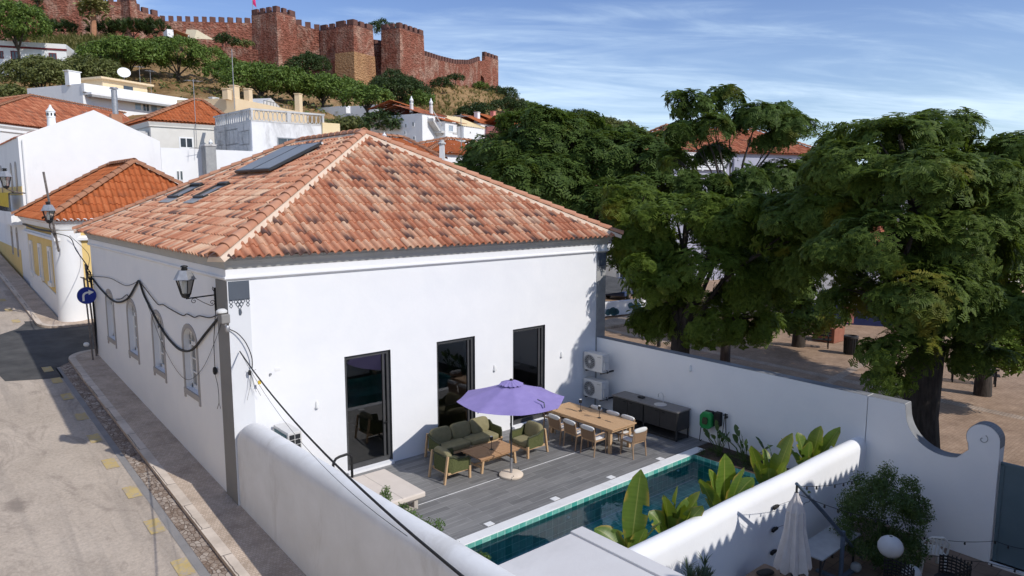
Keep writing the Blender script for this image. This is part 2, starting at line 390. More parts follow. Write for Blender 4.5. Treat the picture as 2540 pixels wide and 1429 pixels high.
def pool_tile():
    t = NT('pool_tile'); uv = t.tc.outputs['UV']
    b = t.n('ShaderNodeTexBrick'); b.offset = 0.0; t.link(uv, b.inputs['Vector'])
    t.set(b, Color1=(0.05, 0.32, 0.27, 1), Color2=(0.22, 0.48, 0.41, 1), Mortar=(0.55, 0.75, 0.70, 1), Scale=1.0, Mortar_Size=0.0055, Mortar_Smooth=0.1, Bias=0.0, Brick_Width=0.205, Row_Height=0.205)
    n = t.noise(t.map(uv, (1, 1, 1)), 5.5, 5, 0.65, 0.6)
    c = t.mix(0.8, b.outputs['Color'], t.ramp(n, [(0.3, (0.6, 0.7, 0.7)), (0.7, (1.35, 1.3, 1.25))]), 'MULTIPLY')
    t.done(t.bsdf(c, 0.35, None, 0, 0.4))
pool_tile()
def water():
    t = NT('pool_water'); v = t.tc.outputs['Object']
    nm = t.bump(t.noise(v, 2.2, 3, 0.5, 0.6), 0.045, 0.05)
    g = t.n('ShaderNodeBsdfGlossy'); t.set(g, Roughness=0.02, Color=(1, 1, 1, 1)); t.link(nm, g.inputs['Normal'])
    fr = t.n('ShaderNodeFresnel'); fr.inputs['IOR'].default_value = 1.33; t.link(nm, fr.inputs['Normal'])
    tr = t.n('ShaderNodeBsdfTransparent'); tr.inputs['Color'].default_value = (0.58, 0.96, 0.94, 1)
    m = t.n('ShaderNodeMixShader'); t.link(fr.outputs[0], m.inputs[0]); t.link(tr.outputs[0], m.inputs[1]); t.link(g.outputs[0], m.inputs[2]); t.done(m)
water()
def road():
    t = NT('road_concrete'); v = t.tc.outputs['Object']
    big = t.noise(v, 0.35, 6, 0.62, 0.8); fine = t.noise(v, 14, 6, 0.75); mid = t.noise(t.map(v, (1.4, 0.5, 1)), 1.1, 7, 0.7, 1.2)
    c = t.ramp(big, [(0.3, (0.44, 0.375, 0.31)), (0.7, (0.57, 0.49, 0.41))])
    c = t.mix(0.85, c, t.ramp(fine, [(0.25, (0.68, 0.67, 0.66)), (0.75, (1.25, 1.24, 1.22))]), 'MULTIPLY')
    c = t.mix(t.rng(mid, 0.50, 0.68, 0, 0.55, True), c, (0.26, 0.215, 0.18))
    lane = t.noise(t.map(v, (1.6, 0.07, 1)), 1.0, 5, 0.6, 0.4); c = t.mix(t.rng(lane, 0.46, 0.66, 0, 0.38, True), c, (0.27, 0.235, 0.205))
    # oil spots and tyre stains
    vo = t.n('ShaderNodeTexVoronoi'); t.link(t.map(v, (0.9, 0.55, 1)), vo.inputs['Vector']); vo.inputs['Scale'].default_value = 0.55
    sp = t.rng(t.math('ADD', vo.outputs['Distance'], t.math('MULTIPLY', t.noise(v, 5, 4, 0.7), 0.22)), 0.17, 0.29, 0.6, 0.0, True)
    c = t.mix(sp, c, (0.17, 0.14, 0.12))
    # long cracks / joints
    cr = t.n('ShaderNodeTexVoronoi', feature='DISTANCE_TO_EDGE'); t.link(t.map(v, (0.55, 0.2, 1)), cr.inputs['Vector']); cr.inputs['Scale'].default_value = 0.8
    c = t.mix(t.rng(cr.outputs['Distance'], 0.0, 0.010, 0.13, 0.0), c, (0.2, 0.17, 0.15))
    t.done(t.bsdf(c, 0.9, t.bump(fine, 0.5, 0.02), 0, 0.2))
road()
mat('asphalt_patch', (0.055, 0.055, 0.055), (0.10, 0.098, 0.095), 1.2, 0.9, 0.4, 30)
mat('gutter_strip', (0.24, 0.23, 0.225), (0.30, 0.285, 0.275), 2.0, 0.9, 0.3, 30)
def cobbles(name, c1, c2, mort, w_, h_, ms):
    t = NT(name); v = t.tc.outputs['Object']
    d = t.n('ShaderNodeMix', data_type='VECTOR'); 
    b = t.n('ShaderNodeTexBrick'); b.offset = 0.5
    ns = t.n('ShaderNodeTexNoise'); t.link(v, ns.inputs['Vector']); ns.inputs['Scale'].default_value = 6
    va = t.n('ShaderNodeVectorMath', operation='MULTIPLY_ADD'); t.link(ns.outputs['Color'], va.inputs[0]); va.inputs[1].default_value = (0.05, 0.05, 0); t.link(v, va.inputs[2])
    t.link(va.outputs[0], b.inputs['Vector'])
    t.set(b, Color1=(*c1, 1), Color2=(*c2, 1), Mortar=(*mort, 1), Scale=1.0, Mortar_Size=ms, Mortar_Smooth=0.3, Bias=0.0, Brick_Width=w_, Row_Height=h_)
    g = t.noise(v, 1.3, 6, 0.65)
    c = t.mix(0.7, b.outputs['Color'], t.ramp(g, [(0.3, (0.62, 0.58, 0.55)), (0.7, (1.25, 1.22, 1.2))]), 'MULTIPLY')
    t.done(t.bsdf(c, 0.88, t.bump(t.math('SUBTRACT', 1.0, b.outputs['Fac']), 0.6, 0.02), 0, 0.25))
cobbles('gutter_cobbles', (0.25, 0.185, 0.14), (0.43, 0.36, 0.30), (0.15, 0.11, 0.085), 0.15, 0.085, 0.016)
cobbles('calcada', (0.52, 0.42, 0.33), (0.63, 0.525, 0.425), (0.45, 0.36, 0.28), 0.07, 0.07, 0.006)
cobbles('kerb_stone', (0.62, 0.54, 0.45), (0.69, 0.61, 0.52), (0.2, 0.17, 0.15), 3.0, 1.3, 0.012)
cobbles('plaza_paving', (0.36, 0.245, 0.165), (0.44, 0.315, 0.22), (0.335, 0.23, 0.155), 0.10, 0.10, 0.010)
cobbles('plaza_band', (0.46, 0.35, 0.265), (0.55, 0.43, 0.33), (0.3, 0.25, 0.2), 0.11, 0.11, 0.014)
cobbles('courtyard_tiles', (0.20, 0.15, 0.115), (0.27, 0.205, 0.16), (0.12, 0.10, 0.08), 0.4, 0.4, 0.008)
def rubble():
    t = NT('gutter_cobbles'); v = t.tc.outputs['Object']; vo = t.n('ShaderNodeTexVoronoi'); t.link(t.map(v, (1, 0.72, 1)), vo.inputs['Vector']); vo.inputs['Scale'].default_value = 9.5; vo.inputs['Randomness'].default_value = 0.8
    ve = t.n('ShaderNodeTexVoronoi', feature='DISTANCE_TO_EDGE'); t.link(t.map(v, (1, 0.72, 1)), ve.inputs['Vector']); ve.inputs['Scale'].default_value = 9.5; ve.inputs['Randomness'].default_value = 0.8
    s = t.n('ShaderNodeSeparateColor'); t.link(vo.outputs['Color'], s.inputs[0]); c = t.ramp(s.outputs[0], [(0, (0.24, 0.18, 0.14)), (1, (0.48, 0.41, 0.345))])
    e = t.rng(ve.outputs['Distance'], 0.0, 0.09, 0, 1, True); c = t.mix(e, (0.13, 0.09, 0.065), c); d = t.noise(v, 1.6, 7, 0.72, 0.8); c = t.mix(t.rng(d, 0.48, 0.62, 0, 0.8, True), c, t.ramp(t.noise(v, 22, 4), [(0.3, (0.15, 0.10, 0.07)), (0.7, (0.30, 0.22, 0.16))]))
    t.done(t.bsdf(c, 0.9, t.bump(e, 0.6, 0.02), 0, 0.2))
rubble()
mat('road_yellow', (0.52, 0.34, 0.06), (0.62, 0.42, 0.09), 4, 0.8, 0.3, 30)
def yellow_worn():
    t = NT('worn_yellow'); v = t.tc.outputs['Object']
    f = t.rng(t.noise(v, 7, 7, 0.75), 0.46, 0.60, 0, 0.85, True)
    c = t.mix(f, t.ramp(t.noise(v, 2, 4), [(0.3, (0.50, 0.37, 0.15)), (0.7, (0.58, 0.45, 0.21))]), (0.42, 0.36, 0.30))
    t.done(t.bsdf(c, 0.85, t.bump(t.noise(v, 25, 4), 0.3, 0.01), 0, 0.25))
yellow_worn()
def hillmat():
    t = NT('hill_grass'); v = t.tc.outputs['Object']
    big = t.noise(v, 0.045, 7, 0.65, 0.7); mid = t.noise(v, 0.28, 7, 0.7, 0.5); fine = t.noise(t.map(v, (1, 1, 2.2)), 1.6, 7, 0.75)
    c = t.ramp(t.math('ADD', t.math('MULTIPLY', big, 0.5), t.math('MULTIPLY', mid, 0.5)), [(0.34, (0.14, 0.10, 0.035)), (0.46, (0.30, 0.185, 0.085)), (0.55, (0.45, 0.30, 0.15)), (0.66, (0.38, 0.18, 0.095))])
    c = t.mix(0.85, c, t.ramp(fine, [(0.25, (0.45, 0.44, 0.42)), (0.75, (1.35, 1.32, 1.28))]), 'MULTIPLY')
    t.done(t.bsdf(c, 0.95, t.bump(fine, 0.9, 0.5), 0, 0.1))
hillmat()
def castle(name, a, b, pale, amt):
    t = NT(name); v = t.tc.outputs['Object']
    st = t.n('ShaderNodeTexVoronoi'); t.link(t.map(v, (1, 1, 1.7)), st.inputs['Vector']); st.inputs['Scale'].default_value = 1.5
    sc_ = t.n('ShaderNodeSeparateColor'); t.link(st.outputs['Color'], sc_.inputs[0])
    big = t.noise(v, 0.16, 8, 0.7, 0.8); strk = t.noise(t.map(v, (1, 1, 0.22)), 0.35, 8, 0.72, 0.5)
    c = t.ramp(sc_.outputs[0], [(0.0, a), (1.0, b)])
    c = t.mix(t.rng(t.math('ADD', t.math('MULTIPLY', big, 0.55), t.math('MULTIPLY', strk, 0.45)), 0.465, 0.60, 0, amt, True), c, t.ramp(sc_.outputs[1], [(0.1, tuple(x*0.55 for x in pale)), (0.9, pale)]))
    fine = t.noise(v, 2.4, 6, 0.75)
    c = t.mix(0.8, c, t.ramp(fine, [(0.28, (0.5, 0.48, 0.47)), (0.72, (1.35, 1.32, 1.3))]), 'MULTIPLY')
    c = t.mix(t.rng(t.noise(t.map(v, (1, 1, 0.12)), 0.5, 6, 0.7), 0.58, 0.72, 0, 0.55, True), c, (0.06, 0.035, 0.03))
    t.done(t.bsdf(c, 0.95, t.bump(t.math('ADD', fine, st.outputs['Distance']), 0.8, 0.4), 0, 0.1))
castle('red_sandstone', (0.205, 0.078, 0.052), (0.35, 0.14, 0.098), (0.58, 0.38, 0.29), 0.85)
castle('tower_plaster', (0.42, 0.24, 0.12), (0.47, 0.28, 0.15), (0.36, 0.17, 0.10), 0.5)
mat('merlon_stone', (0.11, 0.055, 0.045), (0.19, 0.09, 0.07), 0.8, 0.95, 0.7, 4)

def leafmat(name, a, b, yellow, yamt, trans=0.25, spec=0.35, scale=0.5, rough=0.5):
    t = NT(name); v = t.tc.outputs['Object']; g = t.n('ShaderNodeNewGeometry')
    k = t.math('ADD', t.math('MULTIPLY', g.outputs['Random Per Island'], 0.5), t.math('MULTIPLY', t.noise(v, scale, 4, 0.6), 0.5))
    c = t.ramp(k, [(0.25, a), (0.75, b)])
    if yamt: c = t.mix(t.rng(t.noise(v, scale*1.4, 3, 0.5), 0.60, 0.72, 0, yamt, True), c, yellow)
    p = t.bsdf(c, rough, None, 0, spec)
    tl = t.n('ShaderNodeBsdfTranslucent'); t.link(t.mix(0.5, c, (0.35, 0.5, 0.05), 'MIX'), tl.inputs['Color'])
    m = t.n('ShaderNodeMixShader'); m.inputs[0].default_value = trans; t.link(p.outputs[0], m.inputs[1]); t.link(tl.outputs[0], m.inputs[2]); t.done(m)
leafmat('jacaranda_leaf', (0.040, 0.068, 0.012), (0.115, 0.160, 0.027), (0.20, 0.15, 0.014), 0.7, 0.2, 0.15, 0.5, 0.6)
leafmat('deep_leaf', (0.036, 0.064, 0.014), (0.094, 0.142, 0.031), (0.14, 0.12, 0.015), 0.5, 0.2, 0.15, 0.5, 0.6)
leafmat('light_leaf', (0.048, 0.080, 0.011), (0.130, 0.178, 0.026), (0.20, 0.165, 0.02), 0.6, 0.24, 0.15, 0.5, 0.6)
leafmat('hill_leaf', (0.062, 0.105, 0.018), (0.145, 0.21, 0.042), (0.11, 0.10, 0.02), 0.4, 0.12, 0.2, 0.3)
leafmat('dark_bush_leaf', (0.022, 0.040, 0.013), (0.058, 0.088, 0.026), (0.08, 0.07, 0.02), 0.3, 0.08, 0.2, 0.3)
leafmat('olive_leaf', (0.085, 0.10, 0.028), (0.165, 0.175, 0.058), (0.16, 0.13, 0.05), 0.5, 0.1, 0.2, 0.3)
leafmat('dry_grass_leaf', (0.16, 0.14, 0.05), (0.30, 0.26, 0.11), (0.36, 0.3, 0.16), 0.6, 0.15, 0.1, 0.3)
leafmat('palm_leaf', (0.14, 0.14, 0.05), (0.34, 0.30, 0.13), (0.34, 0.26, 0.12), 0.7, 0.1, 0.2, 0.4)
leafmat('shrub_leaf', (0.032, 0.062, 0.014), (0.085, 0.14, 0.038), (0.12, 0.11, 0.03), 0.3, 0.2, 0.4, 2.0)
leafmat('hedge_leaf', (0.05, 0.10, 0.02), (0.12, 0.20, 0.05), (0.2, 0.2, 0.05), 0.4, 0.3, 0.4, 3.0)
leafmat('yucca_leaf', (0.030, 0.055, 0.03), (0.06, 0.09, 0.05), (0.12, 0.11, 0.03), 0.2, 0.1, 0.4, 2.0)
leafmat('strelitzia_leaf', (0.022, 0.055, 0.015), (0.05, 0.10, 0.03), (0.12, 0.11, 0.03), 0.2, 0.2, 0.5, 2.0)
def banana():
    t = NT('banana_leaf'); uv = t.tc.outputs['UV']; s = t.n('ShaderNodeSeparateXYZ'); t.link(uv, s.inputs[0]); g = t.n('ShaderNodeNewGeometry')
    rib = t.noise(t.map(uv, (0.3, 26, 1)), 1.0, 3, 0.5)
    c = t.ramp(rib, [(0.3, (0.070, 0.130, 0.016)), (0.7, (0.125, 0.20, 0.03))])
    edge = t.math('ABSOLUTE', t.math('SUBTRACT', s.outputs[0], 0.5))
    c = t.mix(t.math('MULTIPLY', t.rng(edge, 0.30, 0.5, 0, 1, True), t.rng(t.noise(t.tc.outputs['Object'], 3, 3), 0.45, 0.6, 0, 0.9, True)), c, (0.42, 0.29, 0.06))
    c = t.mix(t.rng(edge, 0.0, 0.035, 0.85, 0.0), c, (0.36, 0.36, 0.10))
    p = t.bsdf(c, 0.4, t.bump(rib, 0.3, 0.01), 0, 0.45)
    tl = t.n('ShaderNodeBsdfTranslucent'); t.link(t.mix(0.6, c, (0.42, 0.5, 0.02), 'MIX'), tl.inputs['Color'])
    m = t.n('ShaderNodeMixShader'); m.inputs[0].default_value = 0.30; t.link(p.outputs[0], m.inputs[1]); t.link(tl.outputs[0], m.inputs[2]); t.done(m)
banana()
mat('dead_leaf', (0.32, 0.22, 0.10), (0.46, 0.36, 0.20), 5, 0.9)
mat('green_stem', (0.05, 0.09, 0.02), (0.10, 0.14, 0.04), 6, 0.6)
# ---------------------------------------------------------------- shared builders
def tile_slope(mb, A, B, C, D, pitch=0.222, row=0.42, seg=8, amp=0.048, step=0.035, jit=0.006, riser=True, rnd=None):
    # clay tiles laid on the slope A-B (eave) .. C-D (ridge, C above B, D above A)
    A, B, C, D = map(Vector, (A, B, C, D)); rnd = rnd or random.Random(3)
    eu = (B-A); Lu = eu.length; eu /= Lu
    nrm = eu.cross(D-A if (D-A).length > (C-A).length*0.01 else C-A).normalized()
    if nrm.z < 0: nrm = -nrm
    ev = nrm.cross(eu).normalized()
    if ev.z < 0: ev = -ev
    du, dv = (D-A).dot(eu), (D-A).dot(ev); cu = (C-A).dot(eu)
    def vmax(u):
        if u < du: return dv*u/max(du, 1e-6)
        if u > cu: return dv*(Lu-u)/max(Lu-cu, 1e-6)
        return dv
    nc = max(1, round(Lu/pitch)); p = Lu/nc; nr = math.ceil(dv/row)
    prof = []
    for i in range(seg+1):
        f = i/seg
        prof.append(amp*math.sin(PI*f/0.62)**0.8 if f < 0.62 else -0.45*amp*math.sin(PI*(f-0.62)/0.38))
    P = lambda u, v, h: A + eu*u + ev*v + nrm*h
    jt = [[rnd.uniform(-jit, jit) for _ in range(nr)] for _ in range(nc)]
    for k in range(nc):
        for i in range(seg):
            f0, f1 = i/seg, (i+1)/seg; u0, u1 = (k+f0)*p, (k+f1)*p; m0, m1 = vmax(u0), vmax(u1)
            for r in range(nr):
                va = r*row
                if va >= max(m0, m1): break
                a0, a1 = min(va, m0), min(va, m1); b0, b1 = min(va+row, m0), min(va+row, m1)
                j = jt[k][r]; h0, h1 = prof[i]+step+j, prof[i+1]+step+j
                g0 = prof[i] + step*(1-(b0-va)/row) + j; g1 = prof[i+1] + step*(1-(b1-va)/row) + j
                mb.quad(P(u0, a0, h0), P(u1, a1, h1), P(u1, b1, g1), P(u0, b0, g0),
                        [(k+f0, r+0.02), (k+f1, r+0.02), (k+f1, r+0.02+0.96*(b1-va)/row), (k+f0, r+0.02+0.96*(b0-va)/row)])
                if riser and a0 == va and a1 == va:
                    q0, q1 = prof[i]-0.008, prof[i+1]-0.008
                    if r == 0: q0 = max(q0, h0-0.028); q1 = max(q1, h1-0.028)
                    mb.quad(P(u0, va, q0), P(u1, va, q1), P(u1, va, h1), P(u0, va, h0), [(k+f0, r+0.03), (k+f1, r+0.03), (k+f1, r+0.03), (k+f0, r+0.03)])
    return mb
def ridge_tiles(mb, A, B, r=0.13, length=0.42, n=8, lift=0.03):
    A, B = Vector(A), Vector(B); d = B-A; T = d.length; d /= T; side = d.cross(Vector((0, 0, 1))).normalized(); up = side.cross(d).normalized()
    k = max(1, round(T/length)); s = T/k
    for i in range(k):
        a = A + d*(i*s-0.04); b = A + d*((i+1)*s); ra, rb = r*1.12, r*0.92; vs = []
        for q, rr, hh in ((a, ra, 0.02), (b, rb, 0.0)):
            for j in range(n+1):
                t = PI*j/n; vs.append(q + side*(rr*math.cos(t)) + up*(rr*math.sin(t)*0.9+lift+hh))
        for j in range(n+1): vs.append(a + side*((ra-0.025)*math.cos(PI*j/n)) + up*((ra-0.025)*math.sin(PI*j/n)*0.9+lift+0.02))
        m = n+1; fs = [(j, j+1, m+j+1, m+j) for j in range(n)] + [(j, 2*m+j, 2*m+j+1, j+1) for j in range(n)]
        mb.add(vs, fs)
    return mb
def strip_along(mb, A, B, w_, h_, lift=0.0):
    A, B = Vector(A), Vector(B); d = (B-A).normalized(); side = d.cross(Vector((0, 0, 1))).normalized()
    up = side.cross(d).normalized(); pts = [side*w_+up*(lift-0.06), side*(w_*0.7)+up*(lift+h_), -side*(w_*0.7)+up*(lift+h_), -side*w_+up*(lift-0.06)]
    return mb.extr([A+p for p in pts], B-A)
def hip_corners(x0, y0, x1, y1, ze, R0, R1):
    # returns 4 slopes (A,B,C,D) front,right,back,left ; R0 nearer to the front (small y) or left end
    a, b, c, d = (x0, y0, ze), (x1, y0, ze), (x1, y1, ze), (x0, y1, ze)
    if abs(R1[1]-R0[1]) >= abs(R1[0]-R0[0]): return [(a, b, R0, R0), (b, c, R1, R0), (c, d, R1, R1), (d, a, R0, R1)]
    return [(a, b, R1, R0), (b, c, R1, R1), (c, d, R0, R1), (d, a, R0, R0)]
def arch_pts(u0, u1, zs, rise, n=10):
    return [((u0+u1)/2 + (u1-u0)/2*math.cos(PI*i/n), zs + rise*math.sin(PI*i/n)) for i in range(n+1)]
def wall_holes(mb, O, U, Nin, Lg, zb, zt, holes, depth):
    O, U, Nin = Vector(O), Vector(U), Vector(Nin); W = lambda u, z, d=0: O + U*u + Vector((0, 0, z)) + Nin*d
    cur = 0.0
    for (u0, u1, z0, z1, rise) in sorted(holes):
        mb.quad(W(cur, zb(cur)), W(u0, zb(u0)), W(u0, zt), W(cur, zt))
        mb.quad(W(u0, zb(u0)), W(u1, zb(u1)), W(u1, z0), W(u0, z0))
        arc = arch_pts(u0, u1, z1-rise, rise) if rise > 0 else [(u1, z1), (u0, z1)]
        for (ua, za), (ub, zb_) in zip(arc, arc[1:]): mb.quad(W(ub, zb_), W(ua, za), W(ua, zt), W(ub, zt))
        loop = [(u0, z0), (u1, z0)] + arc
        for (ua, za), (ub, zb_) in zip(loop, loop[1:]+loop[:1]): mb.quad(W(ua, za), W(ub, zb_), W(ub, zb_, depth), W(ua, za, depth))
        cur = u1
    mb.quad(W(cur, zb(cur)), W(Lg, zb(Lg)), W(Lg, zt), W(cur, zt))

# ---------------------------------------------------------------- ground, hill, road
def terrain():
    cps = [(x, y, z) for x in (-60, -30, 0) for y, z in ((-80, -6), (-20, -3.1), (16, -0.7), (45, 1.2), (70, 3.2))]
    cps += [(x, y, -1.6) for x in (15, 30, 60, 100) for y in (-80, -20, 16, 40)] + [(20, 62, 1.0), (40, 60, 0.2), (60, 70, 0.6), (110, 60, -1), (150, 20, -2), (200, 60, -2), (150, 110, 2), (300, 150, 0), (300, -100, -3)]
    for px, py, D in [(20, 150, 165), (100, 235, 112), (240, 250, 104), (160, 150, 135), (30, 110, 172), (300, 100, 172), (480, 108, 176), (620, 150, 178), (690, 200, 180), (830, 222, 184),
                      (920, 228, 186), (1010, 222, 190), (1110, 208, 222), (1180, 222, 245), (1236, 224, 252), (1100, 262, 178), (1160, 286, 170), (1010, 262, 165), (1262, 250, 262), (1310, 290, 270), (1380, 318, 285), (1460, 340, 300),
                      (560, 262, 112), (700, 262, 118), (860, 300, 122), (1000, 340, 110), (1120, 372, 100), (1250, 350, 150), (300, 190, 128), (700, 225, 145), (450, 220, 125)]:
        p = PD(px, py, D); cps.append((p.x, p.y, p.z))
    for D in (330, 420): 
        for px in (-200, 300, 800): p = PD(px, 250, D); cps.append((p.x, p.y, p.z*0.75))
    for px, D in ((1600, 350), (2000, 320), (2500, 300), (1800, 600), (1300, 600)): p = PD(px, 470, D); cps.append((p.x, p.y, 4.0))
    for px, D in ((-300, 140), (-500, 120)): p = PD(px, 150, D); cps.append((p.x, p.y, p.z))
    cp = np.array(cps); n = len(cp); d = np.linalg.norm(cp[:, None, :2]-cp[None, :, :2], axis=2)
    K = np.block([[-d + np.eye(n)*0.0, np.ones((n, 1))], [np.ones((1, n)), np.zeros((1, 1))]])
    wgt = np.linalg.solve(K, np.concatenate([cp[:, 2], [0]]))
    def h(x, y):
        q = np.stack([x, y], -1); dd = np.linalg.norm(q[..., None, :]-cp[:, :2], axis=-1); return -(dd @ wgt[:n]) + wgt[n]
    return h
TERR = terrain()
def tz(x, y): return float(TERR(np.array(x), np.array(y)))
def build_ground():
    xs = np.concatenate([np.linspace(-150, -20, 40), np.linspace(-17, 140, 118), np.linspace(146, 600, 34)])
    ys = np.concatenate([np.linspace(-160, 20, 30), np.linspace(24, 290, 190), np.linspace(300, 700, 26)])
    X, Y = np.meshgrid(xs, ys); Z = TERR(X, Y); rs = np.random.RandomState(4)
    far = np.clip((np.hypot(X, Y)-85)/60, 0, 1); Z = Z + rs.uniform(-0.45, 0.45, Z.shape)*far
    near = ((X > -40) & (X < 62) & (Y > -60) & (Y < 60)); cap = np.where(X < 19, 0.068*(Y-16.2)-0.6, -1.1); Z = np.where(near, np.minimum(Z, cap), Z)
    mb = MB(); nx, ny = len(xs), len(ys)
    mb.v = list(map(tuple, np.stack([X, Y, Z], -1).reshape(-1, 3).tolist()))
    mb.f = [(j*nx+i, j*nx+i+1, (j+1)*nx+i+1, (j+1)*nx+i) for j in range(ny-1) for i in range(nx-1)]
    o = struct('hill_terrain', mb, 'hill_grass', smooth=True)
build_ground()
def sheet(name, pts, m, dz=0.0, parent=None):
    mb = MB(); mb.poly([(x, y, slope_z(y)+dz) for x, y in pts]); return struct(name, mb, m, parent=parent)
sheet('road', [(-9, -6), (4.5, -6), (4.5, 76), (-9, 76)], 'road_concrete', -0.1)
sheet('cross_street', [(4.0, 30.5), (40, 30.5), (40, 38.6), (5.6, 38.4), (4.0, 39.0)], 'asphalt_patch', -0.098)
sheet('asphalt_patch', [(2.35, 29.6), (4.0, 29.0), (4.0, 38.6), (3.6, 37.6), (2.5, 36.4), (2.0, 33)], 'asphalt_patch', -0.094)
sheet('gutter_strip', [(3.9, -6), (4.16, -6), (4.12, 30.3), (3.95, 30.4)], 'gutter_strip', -0.094)
sheet('gutter_cobbles', [(4.1, -6), (4.41, -6), (4.46, 26), (4.5, 31.0), (4.1, 30.5)], 'gutter_cobbles', -0.088)
def pavement(name, outline, kerb_w=0.2):
    mb = MB(); n = len(outline)
    for (x, y) in outline: mb.v.append((x, y, slope_z(y)))
    for (x, y) in outline: mb.v.append((x, y, slope_z(y)-0.4))
    mb.f = [tuple(range(n))] + [(i, n+i, n+(i+1) % n, (i+1) % n) for i in range(n)]
    return struct(name, mb, 'calcada')
arc1 = [(5.5-1.0*math.cos(a), 31.1+1.0*math.sin(a)) for a in [R(t) for t in range(10, 91, 10)]]
pavement('pavement', [(5.52, -6), (4.4, -6), (4.46, 28.5), (4.5, 31.2)] + arc1 + [(18.1, 32.1), (18.1, 30.9), (5.52, 30.9)])
arc2 = [(5.3-0.95*math.cos(a), 38.0-1.15*math.sin(a)) for a in [R(t) for t in range(0, 91, 10)]]
pavement('far_pavement', [(4.35, 76), (4.35, 38.0)] + arc2[1:] + [(18, 36.85), (18, 38.6), (5.3, 38.6), (5.3, 76)])
def kerb(name, pts, w_):
    mb = MB()
    for (a, b), (c, d) in zip(pts, pts[1:]):
        dv = Vector((c-a, d-b)).normalized(); nv = Vector((dv.y, -dv.x))*w_
        mb.quad((a, b, slope_z(b)+0.005), (a+nv.x, b+nv.y, slope_z(b+nv.y)+0.005), (c+nv.x, d+nv.y, slope_z(d+nv.y)+0.005), (c, d, slope_z(d)+0.005))
    return struct(name, mb, 'kerb_stone')
kerb('kerb', [(4.4, -6), (4.46, 28.5), (4.5, 31.2)] + arc1, 0.22)
kerb('far_kerb', list(reversed(arc2)) + [(4.35, 50), (4.35, 76)], 0.22)
rd = bpy.data.objects['road']
rnd = random.Random(5)
for y in [8.4, 10.45, 12.45, 14.5, 16.5, 18.5, 20.5, 22.55, 24.6, 26.8, 28.8, 30.4, 39.2, 41.9, 44.6, 47.2]:
    mb = MB(); x = 3.58+rnd.uniform(-0.03, 0.03); a = [(x, y-0.34), (x+0.30, y-0.34), (x+0.30, y+0.34), (x, y+0.34)]
    mb.poly([(p, q, slope_z(q)-0.089) for p, q in a]); struct('road_marking', mb, 'worn_yellow', parent=rd)
mb = MB(); mb.quad((17.2, -20, -0.6), (75, -20, -0.6), (75, 60, -0.6), (17.2, 60, -0.6)); struct('plaza_ground', mb, 'plaza_paving')
for ib, (a, b, c, d) in enumerate([((29.0, 3), (29.5, 3), (31.5, 33), (31, 33)), ((24.2, 12.6), (24.2, 13.0), (42, 15.2), (42, 14.8)), ((22, 4.6), (22, 5.0), (45, 8.0), (45, 7.6)), ((18.4, 26.2), (18.4, 26.7), (40, 33.5), (40, 33.0))]):
    mb = MB(); mb.poly([(x, y, -0.596+0.004*ib) for x, y in (a, b, c, d)]); struct('plaza_band', mb, 'plaza_band')
mb = MB(); mb.box(18.12, 27.5, -0.9, 50, 29.2, -0.46); struct('plaza_kerb', mb, 'plaza_band')

# ---------------------------------------------------------------- main house
HX0, HX1, HY0, HY1 = 5.5, 18.1, 16.2, 31.15
house = empty('white_house', (HX0, HY0, 0), 'large white house with hipped clay-tile roof and three tall terrace doors', 'house')
DOORS = [(8.31, 9.66), (11.15, 12.50), (13.97, 15.32)]; DZ0, DZ1 = 0.07, 3.12
WINS = [19.26, 22.28, 25.3, 28.44]
mb = MB()
wall_holes(mb, (HX0, HY0, 0), (1, 0, 0), (0, 1, 0), HX1-HX0, lambda u: -0.7, 5.36, [(a-HX0, b-HX0, DZ0, DZ1, 0) for a, b in DOORS], 0.3)
wall_holes(mb, (HX0, HY1, 0), (0, -1, 0), (1, 0, 0), HY1-HY0, lambda u: -0.7, 5.36, [(HY1-c-0.53, HY1-c+0.53, 2.08, 3.76, 0.36) for c in WINS], 0.42)
mb.quad((HX1, HY0, -0.9), (HX1, HY1, -0.9), (HX1, HY1, 5.36), (HX1, HY0, 5.36)); mb.quad((HX1, HY1, -0.7), (HX0, HY1, -0.7), (HX0, HY1, 5.36), (HX1, HY1, 5.36))
mb.quad((HX0, HY0, 5.36), (HX1, HY0, 5.36), (HX1, HY1, 5.36), (HX0, HY1, 5.36))
obj('wall', mb, 'white_plaster', house)
mb = MB(); mb.sweep_rect([(0.0, 5.28), (0.045, 5.30), (0.085, 5.335), (0.085, 5.37), (0.05, 5.395), (0.05, 5.545), (-0.02, 5.55)], HX0, HY0, HX1, HY1)
obj('cornice', mb, 'white_plaster', house)
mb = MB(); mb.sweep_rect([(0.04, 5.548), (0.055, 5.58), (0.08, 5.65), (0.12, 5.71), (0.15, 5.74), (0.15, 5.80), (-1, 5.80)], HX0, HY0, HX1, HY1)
obj('cove', mb, 'cove_shade_grey', house)
def corner_pilaster(x, sx, y, w_, mname, z0, z1):
    mb = MB(); mb.box(min(x, x+sx*w_), y-0.025, z0, max(x, x+sx*w_), y+0.02, z1); return obj('pilaster', mb, mname, house)
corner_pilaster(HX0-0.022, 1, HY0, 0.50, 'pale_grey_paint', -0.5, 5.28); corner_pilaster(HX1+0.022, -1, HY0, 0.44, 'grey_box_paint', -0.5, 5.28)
mb = MB(); mb.box(HX0-0.024, HY0-0.023, -0.5, HX0+0.02, 16.93, 5.27); obj('pilaster', mb, 'grey_paint', house)
